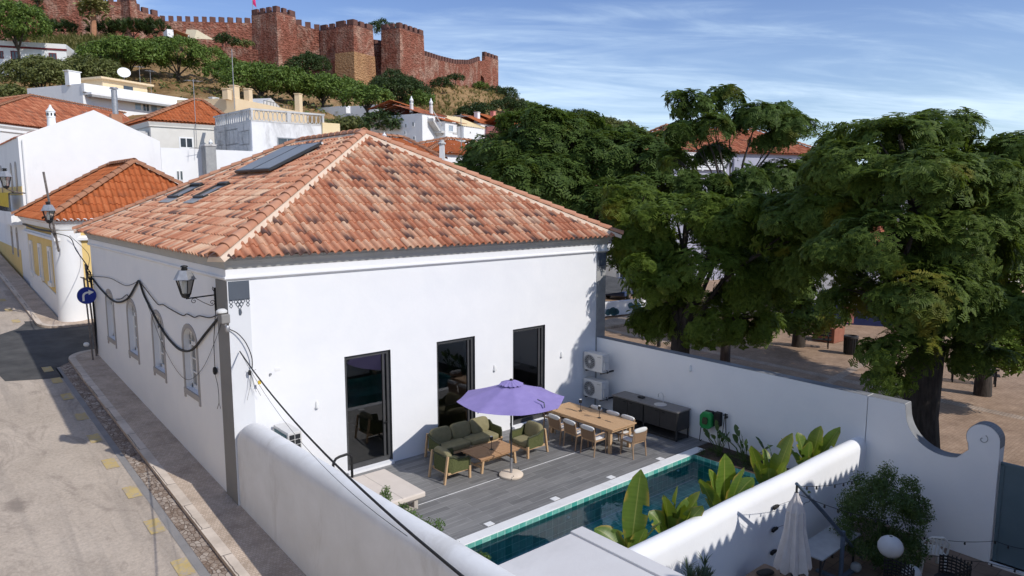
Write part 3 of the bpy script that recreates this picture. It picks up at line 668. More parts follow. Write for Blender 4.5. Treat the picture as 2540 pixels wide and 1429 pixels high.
def capital(x0, x1):
    mb = MB(); y = HY0-0.032; w_ = x1-x0
    mb.box(x0, y, 4.83, x1, HY0, 5.27)
    def dia(cx, cz, r, hole=True):
        k = 0.62
        for q in range(4):
            a0, a1 = PI/2*q, PI/2*(q+1)
            o = [(cx+r*math.cos(a), cz+r*1.25*math.sin(a)) for a in (a0, a1)]; i_ = [(cx+r*k*math.cos(a), cz+r*k*1.25*math.sin(a)) for a in (a0, a1)]
            mb.extr([(o[0][0], y, o[0][1]), (o[1][0], y, o[1][1]), (i_[1][0], y, i_[1][1]), (i_[0][0], y, i_[0][1])], (0, 0.03, 0))
    c = (x0+x1)/2
    for dx in (-0.40, 0.40):
        for dz, r_ in ((0, 0.05), (0.085, 0.045)): dia(c+dx*w_, 4.80-dz, r_)
    for dx, dz in ((-0.17, 0), (0.0, 0.0), (0.17, 0), (-0.09, 0.065), (0.09, 0.065), (0, 0.13)): dia(c+dx*w_, 4.80-dz, 0.05)
    mb.extr([(c-0.03, y, 4.62), (c+0.03, y, 4.62), (c+0.045, y, 4.54), (c+0.02, y, 4.48), (c-0.02, y, 4.48), (c-0.03, y, 4.52)], (0, 0.03, 0))
    obj('capital', mb, 'slate_paint', house)
capital(HX0+0.0, HX0+0.475); capital(HX1-0.41, HX1+0.02)
# doors
for i, (a, b) in enumerate(DOORS):
    y = HY0+0.07; mb = MB(); t = 0.09
    mb.box(a, y, DZ0, a+t, y+0.09, DZ1); mb.box(b-t, y, DZ0, b, y+0.09, DZ1); mb.box(a+t, y, DZ1-0.1, b-t, y+0.09, DZ1); mb.box(a+t, y, DZ0, b-t, y+0.09, DZ0+0.13)
    mb.box(b-0.21, y+0.01, DZ0+0.13, b-0.15, y+0.08, DZ1-0.1); mb.box(b-0.005, HY0-0.004, DZ0, b+0.001, y+0.1, DZ1)
    d = obj('door', mb, 'door_frame', house)
    g = MB(); g.quad((a+t, y+0.045, DZ0+0.13), (b-t, y+0.045, DZ0+0.13), (b-t, y+0.045, DZ1-0.1), (a+t, y+0.045, DZ1-0.1)); obj('pane', g, 'door_glass', d)
    h = MB(); h.bar((b-0.12, y-0.03, 1.08), (b-0.12, y-0.03, 1.2), 0.02); h.bar((b-0.12, y-0.05, 1.16), (b-0.24, y-0.05, 1.16), 0.022); h.bar((b-0.12, y, 1.16), (b-0.12, y-0.06, 1.16), 0.022); obj('handle', h, 'black_rubber', d)
    s = MB(); s.box(a-0.02, HY0-0.12, 0.0, b-0.02, HY0+0.07, DZ0-0.003); obj('threshold', s, 'white_plaster', house)
# rooms behind the glass
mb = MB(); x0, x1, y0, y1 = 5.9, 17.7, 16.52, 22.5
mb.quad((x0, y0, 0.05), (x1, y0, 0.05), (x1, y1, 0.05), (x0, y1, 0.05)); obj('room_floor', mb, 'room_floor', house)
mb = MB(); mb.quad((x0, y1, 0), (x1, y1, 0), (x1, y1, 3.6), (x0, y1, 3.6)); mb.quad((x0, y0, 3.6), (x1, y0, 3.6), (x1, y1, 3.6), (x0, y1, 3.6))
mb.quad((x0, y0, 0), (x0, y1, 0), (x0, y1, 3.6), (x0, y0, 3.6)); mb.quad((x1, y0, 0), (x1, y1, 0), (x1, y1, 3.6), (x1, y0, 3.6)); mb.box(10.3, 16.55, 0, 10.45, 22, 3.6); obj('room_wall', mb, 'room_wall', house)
# street windows
for c in WINS:
    X = HX0+0.15; mb = MB(); y0, y1, z0, zs = c-0.53, c+0.53, 2.08, 3.40
    mb.box(X, y0, z0, X+0.06, y0+0.09, 3.6); mb.box(X, y1-0.09, z0, X+0.06, y1, 3.6); mb.box(X, y0, z0, X+0.06, y1, z0+0.1); mb.box(X-0.01, c-0.06, z0, X+0.06, c+0.06, 3.74)
    mb.box(X, y0, 3.25, X+0.06, y1, 3.36)
    for z in (2.50, 2.88): mb.box(X+0.005, y0, z, X+0.055, y1, z+0.035)
    arc = arch_pts(y0, y1, zs, 0.36); arc2_ = arch_pts(y0+0.09, y1-0.09, zs-0.03, 0.30)
    for k in range(len(arc)-1):
        (a, za), (b, zb) = arc[k], arc[k+1]; (e, ze), (f, zf) = arc2_[k], arc2_[k+1]
        mb.extr([(X, a, za), (X, b, zb), (X, f, zf), (X, e, ze)], (0.06, 0, 0))
    wd = obj('window', mb, 'white_paint', house)
    g = MB(); g.poly([(X+0.03, y0, z0), (X+0.03, y1, z0)] + [(X+0.03, u, z) for u, z in arc]); obj('pane', g, 'street_pane', wd)
    s = MB(); xo = HX0-0.018; o_arc = arch_pts(y0-0.13, y1+0.13, zs, 0.49); i_arc = arch_pts(y0-0.004, y1+0.004, zs, 0.364)
    for k in range(len(o_arc)-1):
        (a, za), (b, zb) = o_arc[k], o_arc[k+1]; (e, ze), (f, zf) = i_arc[k], i_arc[k+1]
        s.extr([(xo, a, za), (xo, b, zb), (xo, f, zf), (xo, e, ze)], (0.05, 0, 0))
    s.box(xo, y0-0.13, 2.081, HX0+0.02, y0-0.004, zs); s.box(xo, y1+0.004, 2.081, HX0+0.02, y1+0.13, zs)
    obj('surround', s, 'taupe_paint', wd)
    s = MB(); s.box(HX0-0.035, y0-0.13, 1.93, HX0+0.148, y1+0.13, 2.078); s.box(HX0-0.03, y0-0.13, 1.82, HX0+0.02, y0-0.03, 1.93); s.box(HX0-0.03, y1+0.03, 1.82, HX0+0.02, y1+0.13, 1.93); obj('sill', s, 'taupe_paint', wd)
# roof
RZ, EZ, OV = 9.16, 5.815, 0.36; R0, R1 = (11.8, 21.15, RZ), (11.8, 26.2, RZ)
ec = (HX0-OV, HY0-OV, HX1+OV, HY1+OV)
mb = MB(); rr = random.Random(11)
for q in hip_corners(*ec, EZ, R0, R1): tile_slope(mb, *q, pitch=0.222, row=0.42, seg=8, amp=0.064, step=0.034, jit=0.008, rnd=rr)
roof = obj('roof', mb, 'aged_tiles', house, smooth=True)
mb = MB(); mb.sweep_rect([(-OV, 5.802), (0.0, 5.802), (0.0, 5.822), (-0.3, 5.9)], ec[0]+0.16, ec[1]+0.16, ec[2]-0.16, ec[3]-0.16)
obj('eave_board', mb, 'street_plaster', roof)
cr = [(ec[0], ec[1], EZ), (ec[2], ec[1], EZ), (ec[2], ec[3], EZ), (ec[0], ec[3], EZ)]
mb = MB(); mo = MB()
for A, B in ((cr[0], R0), (cr[1], R0), (cr[2], R1), (cr[3], R1), (R0, R1)):
    A2, B2 = Vector(A), Vector(B); up = Vector((0, 0, 0.04)); ridge_tiles(mb, A2+up, B2+up, 0.135, 0.44); strip_along(mo, A2, B2, 0.21, 0.055)
obj('ridge_tiles', mb, 'clay_ridge', roof, smooth=True); obj('mortar', mo, 'ridge_mortar', roof)
# plane of the left slope for things lying on it
LS = (RZ-EZ)/(11.8-ec[0]); nl = Vector((-LS, 0, 1)).normalized(); evl = Vector((1, 0, LS)).normalized()
def on_left(x, y, h=0.0): return Vector((x, y, EZ+(x-ec[0])*LS)) + nl*h
def slope_panel(mb, x0, y0, x1, y1, h0, h1, skew=0.0):
    b = [on_left(x0, y0, h0), on_left(x0, y1, h0), on_left(x1, y1+skew, h0), on_left(x1, y0+skew, h0)]
    return mb.extr(b, nl*(h1-h0))
sp = empty('solar_panel', on_left(9.2, 24, 0.1), 'dark solar collector of two panels on the left roof slope', 'solar panel')
for (a, b) in ((22.45, 23.95), (24.0, 25.5)):
    m1 = MB(); slope_panel(m1, 9.18, a, 11.05, b, 0.13, 0.21); c = obj('collector', m1, 'dark_metal', sp)
    m2 = MB(); slope_panel(m2, 9.25, a+0.06, 10.98, b-0.06, 0.211, 0.214); obj('glass', m2, 'solar_glass', c)
for y in (22.7, 23.7, 24.3, 25.2): m1 = MB(); slope_panel(m1, 9.3, y, 11.0, y+0.05, 0.04, 0.13); obj('rail', m1, 'galvanised', sp)
m1 = MB(); m1.box(*(on_left(11.0, 22.42, 0.15)-Vector((0.02, 0, 0.0))), *(on_left(11.0, 22.42, 0.15)+Vector((0.05, 0.02, 0.05)))); obj('maker_plate', m1, 'white_paint', sp)
for i, (y0, y1) in enumerate(((26.85, 27.95), (24.15, 25.0))):
    sk = empty('skylight', on_left(7.55, y0, 0), ('roof window nearer the far eave, beside the yellow house roof' if i == 0 else 'roof window nearer the solar panel, low on the left slope'), 'skylight', 'roof windows on the main house')
    m1 = MB(); slope_panel(m1, 7.55, y0, 8.5, y0+0.08, 0.02, 0.11); slope_panel(m1, 7.55, y1-0.08, 8.5, y1, 0.02, 0.15); slope_panel(m1, 7.55, y0, 7.63, y1, 0.02, 0.15); slope_panel(m1, 8.38, y0, 8.5, y1, 0.02, 0.17)
    obj('frame', m1, 'graphite', sk)
    m2 = MB(); slope_panel(m2, 7.62, y0+0.07, 8.4, y1-0.07, 0.075, 0.09); obj('pane', m2, 'solar_glass', sk)
    m3 = MB(); slope_panel(m3, 7.25, y0-0.1, 7.56, y1+0.1, 0.075, 0.09); obj('flashing', m3, 'grey_box_paint', sk)

# ---------------------------------------------------------------- terrace, pool, garden walls
mb = MB(); mb.quad((6.0, 11.5, 0), (17.75, 11.5, 0), (17.75, 16.22, 0), (6.0, 16.22, 0)); struct('terrace_deck', mb, 'deck_planks')
mb = MB(); mb.box(6.0, 13.452, -0.02, 17.6, 13.472, 0.004); struct('deck_joint', mb, 'white_paint')
PXL, PXR, PY0, PY1, WZ, FZ = 8.3, 16.35, 7.75, 11.2, -0.11, -0.72
mb = MB(); mb.box(8.06, PY1, -0.3, 16.9, 11.498, 0.014); struct('pool_coping', mb, 'coping_plaster', bevel=0.01)
mb = MB()
def uvq(a, b, c, d, ax, ay): mb.quad(a, b, c, d, [(p[ax], p[ay]) for p in (a, b, c, d)])
uvq((PXL, PY0, FZ), (PXR, PY0, FZ), (PXR, PY1, FZ), (PXL, PY1, FZ), 0, 1); uvq((PXL, PY1-0.002, FZ), (PXR, PY1-0.002, FZ), (PXR, PY1-0.002, 0.0), (PXL, PY1-0.002, 0.0), 0, 2)
uvq((PXL, PY0, FZ), (PXR, PY0, FZ), (PXR, PY0, 0.0), (PXL, PY0, 0.0), 0, 2); uvq((PXL, PY0, FZ), (PXL, PY1, FZ), (PXL, PY1, 0), (PXL, PY0, 0), 1, 2); uvq((PXR, PY0, FZ), (PXR, PY1, FZ), (PXR, PY1, 0), (PXR, PY0, 0), 1, 2)
uvq((12.6, PY0+0.001, -0.42), (14.0, PY0+0.001, -0.42), (14.0, 8.9, -0.42), (12.6, 8.9, -0.42), 0, 1); uvq((12.6, 8.9, FZ), (14.0, 8.9, FZ), (14.0, 8.9, -0.42), (12.6, 8.9, -0.42), 0, 2); uvq((12.6, PY0+0.001, FZ), (12.6, 8.9, FZ), (12.6, 8.9, -0.42), (12.6, PY0+0.001, -0.42), 1, 2)
struct('pool_basin', mb, 'pool_tile')
mb = MB(); mb.box(PXL, PY1-0.012, FZ, PXR, PY1-0.003, FZ+0.012); mb.box(PXL, PY1-0.02, FZ+0.001, PXR, PY1-0.003, FZ+0.011); struct('pool_trim', mb, 'pale_grey_paint')
mb = MB(); mb.quad((PXL, PY0, WZ), (PXR, PY0, WZ), (PXR, PY1, WZ), (PXL, PY1, WZ)); struct('pool_water', mb, 'pool_water')
mb = MB(); mb.box(8.04, 7.4, -0.5, PXL, PY1, 0.03); struct('stone_ledge', mb, 'stone_ledge', bevel=0.02)
mb = MB(); mb.box(6.0, 7.3, -0.7, 8.04, 11.498, -0.02); mb.box(PXL, 7.3, -0.9, PXR, PY0-0.003, 0.0); mb.box(PXR+0.003, 7.3, -0.9, 17.5, PY1, 0.0); mb.box(16.9, 11.2, -0.5, 17.6, 11.5, 0.0); struct('planting_bed', mb, 'soil')

def round_wall(name, pts, hw, zb, z_spring, rise, m, label, cat='wall', n=12, cap0=True):
    # wall with a half-round plastered top; pts = centre line (x,y); z_spring per point
    mb = MB(); pr = []
    for i, (x, y) in enumerate(pts):
        a = pts[max(i-1, 0)]; b = pts[min(i+1, len(pts)-1)]; d = Vector((b[0]-a[0], b[1]-a[1])).normalized(); nn = Vector((d.y, -d.x))
        zs = z_spring[i] if isinstance(z_spring, list) else z_spring; rz = rise[i] if isinstance(rise, list) else rise
        row = [(x+nn.x*hw, y+nn.y*hw, zb)] + [(x+nn.x*hw*math.cos(PI*k/n), y+nn.y*hw*math.cos(PI*k/n), zs+rz*math.sin(PI*k/n)) for k in range(n+1)] + [(x-nn.x*hw, y-nn.y*hw, zb)]
        pr += row
    m_ = n+3
    for i in range(len(pts)-1):
        for k in range(m_-1): mb.f.append((i*m_+k, i*m_+k+1, (i+1)*m_+k+1, (i+1)*m_+k))
    mb.v = pr; mb.f.append(tuple(range(m_))); mb.f.append(tuple(range((len(pts)-1)*m_, len(pts)*m_)))
    return tag(obj(name, mb, m, smooth=True), label, cat)
gy = [16.17, 16.05, 15.85, 15.5, 14.5, 12, 10, 8, 6, 4, 1.5]
round_wall('street_wall', [(5.79, y) for y in gy], 0.27, -1.6, [1.55, 1.66, 1.70, 1.72, 1.72, 1.75, 1.78, 1.84, 1.88, 1.9, 1.9], [0.12, 0.26, 0.31, 0.33, 0.34, 0.34, 0.32, 0.28, 0.26, 0.25, 0.25], 'coping_plaster', 'long white garden wall with rounded top running along the street pavement')
round_wall('pool_wall', [(x, 7.17+0.012*math.sin(x*1.7)) for x in np.linspace(7.76, 17.36, 14).tolist()], 0.19, -1.4, 1.13, 0.23, 'white_plaster', 'white round-topped wall between the pool and the neighbouring courtyard')
def rx(y): return 17.74-(16.2-y)*0.0477
def thick_profile(name, yz, m, label, cat, th=0.33, cap_out=0):
    mb = MB(); mb.extr([(rx(y), y, z) for y, z in yz], (th, 0, 0)); o = tag(obj(name, mb, m), label, cat); mb = MB()
    for (ya, za), (yb, zb) in zip(yz, yz[1:]):
        if min(za, zb) < 1.3: continue
        n_ = Vector((0, -(zb-za), yb-ya)).normalized()*0.006
        if n_.z < 0 and abs(yb-ya) > 0.05 and len(yz) < 8: n_ = -n_
        if cap_out: n_ = n_*cap_out
        mb.add([(rx(ya)-0.004, ya+n_.y, za+n_.z), (rx(yb)-0.004, yb+n_.y, zb+n_.z), (rx(yb)+th+0.004, yb+n_.y, zb+n_.z), (rx(ya)+th+0.004, ya+n_.y, za+n_.z)], [(0, 1, 2, 3)])
    obj('coping', mb, 'wall_cap', o); return o
thick_profile('garden_wall', [(7.02, -1.4), (16.18, -1.4), (16.18, 2.40), (7.02, 2.42)], 'white_plaster', 'tall shaded white garden wall behind the outdoor kitchen', 'wall')
vol = [(4.545+0.315*math.cos(a), 2.04+0.315*math.sin(a)) for a in [R(t) for t in range(-52, -361+150, -12)]]
yz = [(4.23, -1.6), (7.0, -1.6), (7.0, 2.42), (6.16, 2.42)] + [(5.28+0.86*math.cos(a), 2.30+0.86*math.sin(a)) for a in [R(t) for t in range(-4, -116, -8)]]
yz += [(4.80, 1.72)] + [(4.55+0.315*math.cos(a), 2.03+0.315*math.sin(a)) for a in [R(t) for t in range(-30, 186, 12)]] + [(4.23, 1.9)]
cw = thick_profile('courtyard_wall', yz, 'white_plaster', 'white courtyard wall dipping in a curve to a scroll at the gate', 'wall', cap_out=-1)
mb = MB(); pts = [(4.55+(0.02+0.2*t/30)*math.cos(-t*0.42+1.2), 2.03+(0.02+0.2*t/30)*math.sin(-t*0.42+1.2)) for t in range(14)]; mb.tube([(rx(4.5)-0.004, y, z) for y, z in pts], 0.009, 5); obj('scroll_groove', mb, 'grey_box_paint', cw)
gt = empty('metal_gate', (17.2, 4.2, -0.62), 'dark teal sheet metal gate beside the scroll-topped wall', 'gate')
mb = MB(); mb.box(17.24, 1.4, -0.58, 17.28, 4.2, 1.55); obj('panel', mb, 'teal_gate', gt)
mb = MB(); mb.box(17.22, 4.13, -0.58, 17.30, 4.2, 1.57); mb.box(17.22, 1.4, 1.55, 17.30, 4.2, 1.61); obj('frame', mb, 'teal_gate', gt)
mb = MB(); mb.box(17.10, 1.4, -0.66, 17.34, 4.23, -0.60); obj('threshold', mb, 'coping_plaster', gt)
mb = MB(); mb.quad((5.9, -3, -0.65), (17.5, -3, -0.65), (17.5, 7.3, -0.65), (5.9, 7.3, -0.65)); struct('courtyard_floor', mb, 'courtyard_tiles')
sl = empty('flat_roof_shed', (6.9, 6, -0.65), 'flat-roofed white shed at the pool corner, pale smooth top with a raised edge', 'shed')
mb = MB(); mb.box(6.08, 3.2, -0.7, 7.7, 7.28, 1.86); obj('wall', mb, 'white_plaster', sl)
mb = MB(); mb.box(5.98, 3.1, 1.86, 7.76, 7.33, 2.0); rf_ = obj('roof', mb, 'slab_render', sl, bevel=0.012)
mb = MB(); mb.box(7.50, 3.1, 1.98, 7.765, 7.335, 2.035); obj('raised_edge', mb, 'slab_render', rf_, bevel=0.01)
# unseen houses added across the street to block blue sky and bounce warm light
ob = empty('street_house', (-8, 20, 0), 'unseen cream house added across the road, left of the view', 'house')
mb = MB(); mb.box(-14, -12, -2.5, -6.2, 58, 7.5); obj('wall', mb, 'cream_wall', ob)
# neighbour's house (behind the viewpoint; its eave throws the toothed shadow over the courtyard)
nb = empty('neighbour_house', (16, -4, -0.6), 'white tile-roofed house whose eave shades the courtyard', 'house')
mb = MB(); mb.box(8.9, -9, -1.2, 25, 0.3, 5.7); obj('wall', mb, 'far_white', nb)
mb = MB(); tile_slope(mb, (8.6, 0.72, 5.93), (25.3, 0.72, 5.93), (25.3, -4.2, 7.9), (8.6, -4.2, 7.9), pitch=0.262, row=0.45, seg=6, amp=0.085, step=0.03); tile_slope(mb, (25.3, -9.2, 5.93), (8.6, -9.2, 5.93), (8.6, -4.2, 7.9), (25.3, -4.2, 7.9), pitch=0.4, row=0.8, seg=4, amp=0.05, step=0.03)
obj('roof', mb, 'aged_tiles', nb, smooth=True)
mb = MB(); mb.box(8.6, -9.2, 5.75, 25.3, 0.55, 5.88); obj('eave_board', mb, 'far_white', nb)
mb = MB(); mb.cyl((16.35, -0.35, 6.1), (16.35, -0.35, 6.75), 0.42, 0.42, 14); mb.cyl((16.35, -0.35, 6.75), (16.35, -0.35, 6.95), 0.5, 0.12, 14); obj('chimney', mb, 'far_white', nb)
# ---------------------------------------------------------------- foliage
RS = np.random.RandomState(21)
def frond_template(pairs=6, length=1.0, droop=0.55, wid=0.085, pin=0.34):
    V = []; F = []
    def P(t): return np.array([t*length*(1-0.12*droop*t), 0, 0.32*t*length - droop*(t*length)**2])
    for i in range(pairs):
        t = 0.12 + 0.86*i/(pairs-1); c = P(t); l = pin*math.sin(PI*(0.18+0.72*(1-abs(t-0.45))))
        for sgn in (-1, 1):
            a = c; tip = c + np.array([0.16*l, sgn*l, -0.16*l]); h = np.array([wid, 0, 0.0])
            b = len(V); V += [a-h*0.7, a+h*0.7, tip+h*0.5+np.array([0.03, 0, 0]), tip-h*0.4]; F.append([b, b+1, b+2, b+3])
    b = len(V); tip = P(1.12); c = P(0.9); V += [c-np.array([0, wid*0.6, 0]), c+np.array([0, wid*0.6, 0]), tip+np.array([0, wid*0.3, -0.02]), tip-np.array([0, wid*0.3, 0.02])]; F.append([b, b+1, b+2, b+3])
    return np.array(V), np.array(F)
def rotz(a): c, s = math.cos(a), math.sin(a); return np.array([[c, -s, 0], [s, c, 0], [0, 0, 1]])
def roty(a): c, s = math.cos(a), math.sin(a); return np.array([[c, 0, s], [0, 1, 0], [-s, 0, c]])
def spray_template(nf, seed, pairs=6, droop=0.55, pin=0.34, wid=0.085):
    rs = np.random.RandomState(seed); V = []; F = []; b = 0
    for i in range(nf):
        v, f = frond_template(pairs, rs.uniform(0.8, 1.15), droop*rs.uniform(0.7, 1.3), wid, pin)
        m = rotz(2*PI*i/nf + rs.uniform(-0.4, 0.4)) @ roty(rs.uniform(-0.5, 0.15)); V.append(v @ m.T); F.append(f+b); b += len(v)
    return np.concatenate(V), np.concatenate(F)
def leafball_template(n, seed, size=0.34, flat=0.75):
    rs = np.random.RandomState(seed); V = []; F = []
    for i in range(n):
        c = rs.normal(size=3); c = c/np.linalg.norm(c)*rs.uniform(0.45, 1.0); c[2] *= flat
        nrm = c + rs.normal(size=3)*0.6 + np.array([0, 0, 0.35]); nrm /= np.linalg.norm(nrm); t = np.cross(nrm, rs.normal(size=3)); t /= np.linalg.norm(t); u = np.cross(nrm, t)
        s = size*rs.uniform(0.6, 1.2); b = len(V); V += [c-t*s, c-u*s*0.45+t*0.1*s, c+t*s, c+u*s*0.45]; F.append([b, b+1, b+2, b+3])
    return np.array(V), np.array(F)
def blade_template(n, seed, w_=0.05, droop=0.3):
    rs = np.random.RandomState(seed); V = []; F = []
    for i in range(n):
        a = rs.uniform(0, 2*PI); tl = rs.uniform(0.15, 0.75); d = np.array([math.cos(a)*tl, math.sin(a)*tl, 1.0]); s = np.array([-math.sin(a), math.cos(a), 0])*w_; b = len(V)
        m = d*0.55; t = d*1.0 + np.array([math.cos(a), math.sin(a), -0.8])*droop*tl
        V += [-s*0.7, s*0.7, m+s, m-s, t+s*0.1, t-s*0.1]; F += [[b, b+1, b+2, b+3], [b+3, b+2, b+4, b+5]]
    return np.array(V), np.array(F)
TPL = {
    'frond': [spray_template(6, i) for i in range(6)],
    'frond_far': [spray_template(5, 20+i, pairs=4, wid=0.13) for i in range(5)],
    'leaf': [leafball_template(14, 40+i) for i in range(5)],
    'tuft': [leafball_template(12, 60+i, 0.42, 0.5) for i in range(5)],
    'blade': [blade_template(16, 80+i) for i in range(4)],
    'shrub': [leafball_template(16, 90+i, 0.26, 1.0) for i in range(5)],
}
def mesh_np(name, V, F, m, parent=None, loc=None):
    me = bpy.data.meshes.new(name); off = np.array(wloc(parent)) if parent is not None else np.zeros(3); V = V - off
    nv, nf = len(V), len(F); me.vertices.add(nv); me.vertices.foreach_set('co', V.astype(np.float32).ravel()); me.loops.add(nf*4); me.loops.foreach_set('vertex_index', F.astype(np.int32).ravel())
    me.polygons.add(nf); me.polygons.foreach_set('loop_start', np.arange(0, nf*4, 4, dtype=np.int32)); me.polygons.foreach_set('loop_total', np.full(nf, 4, dtype=np.int32))
    me.materials.append(M[m]); me.update(calc_edges=True); o = bpy.data.objects.new(name, me); COL.objects.link(o)
    if parent is not None: o.parent = parent
    return o
def scatter(points, normals, sizes, kind, seed=0, tilt=0.75):
    rs = np.random.RandomState(seed); Vs = []; Fs = []; b = 0
    for p, n, s in zip(points, normals, sizes):
        v, f = TPL[kind][rs.randint(len(TPL[kind]))]
        up = np.array([0, 0, 1.0])*(1-tilt) + n*tilt; up /= np.linalg.norm(up) + 1e-9
        x = np.cross(up, [0.3, 0.9, 0.1]); x /= np.linalg.norm(x); y = np.cross(up, x)
        m = np.stack([x, y, up], 1) @ rotz(rs.uniform(0, 2*PI)); Vs.append(v @ m.T * s + p); Fs.append(f + b); b += len(v)
    return np.concatenate(Vs), np.concatenate(Fs)
def crown_points(lobes, dens, size, seed, lower=-0.55, inner=0.6):
    # lobes: (cx,cy,cz,rx,ry,rz); points on the shell of the union, gaps where a clump drops out
    rs = np.random.RandomState(seed); P = []; Nn = []; S = []
    for (cx, cy, cz, rx_, ry_, rz_) in lobes:
        area = 4*PI*((rx_*ry_)**1.6/3 + (rx_*rz_)**1.6/3 + (ry_*rz_)**1.6/3)**(1/1.6); n = int(area*dens)
        for _ in range(n):
            d = rs.normal(size=3); d /= np.linalg.norm(d)
            if d[2] < lower: continue
            k = rs.uniform(inner, 1.04)**0.6; p = np.array([cx, cy, cz]) + d*np.array([rx_, ry_, rz_])*k
            g = math.sin(p[0]*1.9+seed)*math.sin(p[1]*2.1+1.3*seed)*math.sin(p[2]*2.3+0.7)
            if g > 0.34: continue
            inside = False
            for (ax, ay, az, ar, br, cr_) in lobes:
                if ((p[0]-ax)/ar)**2 + ((p[1]-ay)/br)**2 + ((p[2]-az)/cr_)**2 < 0.36: inside = True; break
            if inside: continue
            P.append(p); Nn.append(d/np.array([rx_, ry_, rz_])*min(rx_, rz_)); S.append(size*rs.uniform(0.7, 1.25))
    return np.array(P), np.array([n/np.linalg.norm(n) for n in Nn]), np.array(S)
def tree(name, base, lobes, leaf, kind, size, dens, label, r=0.3, fork=None, group=None, seed=1, tilt=0.6, lower=-0.55, trunk_h=None, cat='tree', barkm='bark', lean=(0, 0), sub=0):
    base = Vector(base); t = empty(name, base, label, cat, group); rs = random.Random(seed)
    if sub:
        q = random.Random(seed+5); ex = []
        for (x, y, z, a, b_, c) in lobes:
            for _ in range(sub): th = q.uniform(0, 6.28); up_ = q.uniform(-0.35, 0.9); h = math.sqrt(max(0, 1-up_*up_)); f = q.uniform(0.34, 0.55); ex.append((x+a*h*math.cos(th), y+b_*h*math.sin(th), z+c*up_, a*f, b_*f, c*f*0.9))
        P, Nn, S = crown_points(lobes+ex, dens, size, seed, lower)
    else: P, Nn, S = crown_points(lobes, dens, size, seed, lower)
    V, F = scatter(P, Nn, S, kind, seed, tilt)
    mesh_np('crown', V, F, leaf, t)
    zs = min(l[2]-l[5] for l in lobes); fork = fork if fork is not None else base.z + (zs-base.z)*0.7 + 0.4
    mb = MB(); cx = sum(l[0] for l in lobes)/len(lobes); cy = sum(l[1] for l in lobes)/len(lobes)
    fk = Vector((base.x+lean[0], base.y+lean[1], fork)); mid = base.lerp(fk, 0.5) + Vector((rs.uniform(-.1, .1), rs.uniform(-.1, .1), 0))*r*2
    mb.tube([base-Vector((0, 0, 0.3)), base+Vector((0, 0, 0.05)), mid, fk], [r*1.35, r*1.15, r*0.95, r*0.85], 9)
    for (lx, ly, lz, a, b_, c) in lobes:
        e = Vector((lx, ly, lz+c*0.2)); q = fk.lerp(e, 0.45) + Vector((0, 0, (e.z-fk.z)*0.12)); rr_ = max(0.02, r*0.5*min(1, a/2.0))
        mb.tube([fk-Vector((0, 0, r)), q, e], [rr_*1.5, rr_, rr_*0.35], 6)
        for _ in range(3 if r > 0.12 else 0):
            e2 = Vector((lx+rs.uniform(-.7, .7)*a, ly+rs.uniform(-.7, .7)*b_, lz+rs.uniform(0, .6)*c)); q0 = q.lerp(e, rs.uniform(0.1, 0.7)); mb.tube([q0, q0.lerp(e2, 0.5)+Vector((0, 0, 0.1)), e2], [rr_*0.5, rr_*0.35, 0.012], 5)
    obj('trunk', mb, barkm, t, smooth=True)
    return t
def LP(px, py, D, rx_, rz_, ry_=None):
    p = PD(px, py, D); k = D/FPX; return (p.x, p.y, p.z, rx_*k, (ry_ or rx_)*k, rz_*k)
def ground_at(px, D, z):
    # point below pixel column px at depth D, at height z
    p = PD(px, 484, D); return Vector((p.x, p.y, z))
PG = -0.6
# plaza trees (jacarandas): lobes fitted clump by clump
tree('jacaranda', ground_at(1700, 23.5, PG), [LP(1590, 590, 25, 95, 60), LP(1700, 545, 24, 110, 62), LP(1810, 560, 23, 95, 70), LP(1640, 690, 24, 90, 70), LP(1760, 670, 23, 115, 85), LP(1850, 700, 23.2, 85, 80), LP(1570, 500, 25.5, 75, 45), LP(1760, 790, 24, 120, 70), LP(1860, 800, 23.5, 70, 55), LP(1640, 800, 25.5, 60, 50), LP(1880, 520, 22, 60, 40), LP(1800, 560, 22.5, 70, 45), LP(1930, 600, 21.5, 60, 40)],
     'light_leaf', 'frond', 0.27, 15, 'bushy plaza tree with a forked trunk right behind the garden wall', r=0.36, fork=2.6, group='trees on the plaza', seed=3, lower=-0.8, sub=3)
tree('jacaranda', ground_at(2335, 17.9, PG), [LP(2230, 345, 19.3, 110, 55), LP(2320, 320, 19.8, 105, 48), LP(2120, 420, 19.5, 130, 70), LP(2290, 460, 18.2, 150, 95), LP(2420, 400, 19.3, 110, 60), LP(2050, 530, 20.2, 120, 80), LP(2190, 600, 17.7, 130, 90), LP(2380, 600, 17.9, 130, 105), LP(2270, 735, 17.4, 125, 95), LP(2380, 760, 17.9, 110, 95), LP(2040, 660, 21.0, 110, 85), LP(2250, 880, 17.4, 80, 65), LP(2200, 940, 17.6, 48, 35), LP(2410, 880, 18.4, 60, 55), LP(2140, 745, 18.5, 70, 55)],
     'jacaranda_leaf', 'frond', 0.26, 16, 'largest dark plaza tree with a thick trunk seen through the dip in the wall', r=0.48, fork=3.4, group='trees on the plaza', seed=8, lower=-0.8, lean=(0.3, 0.15), sub=3)
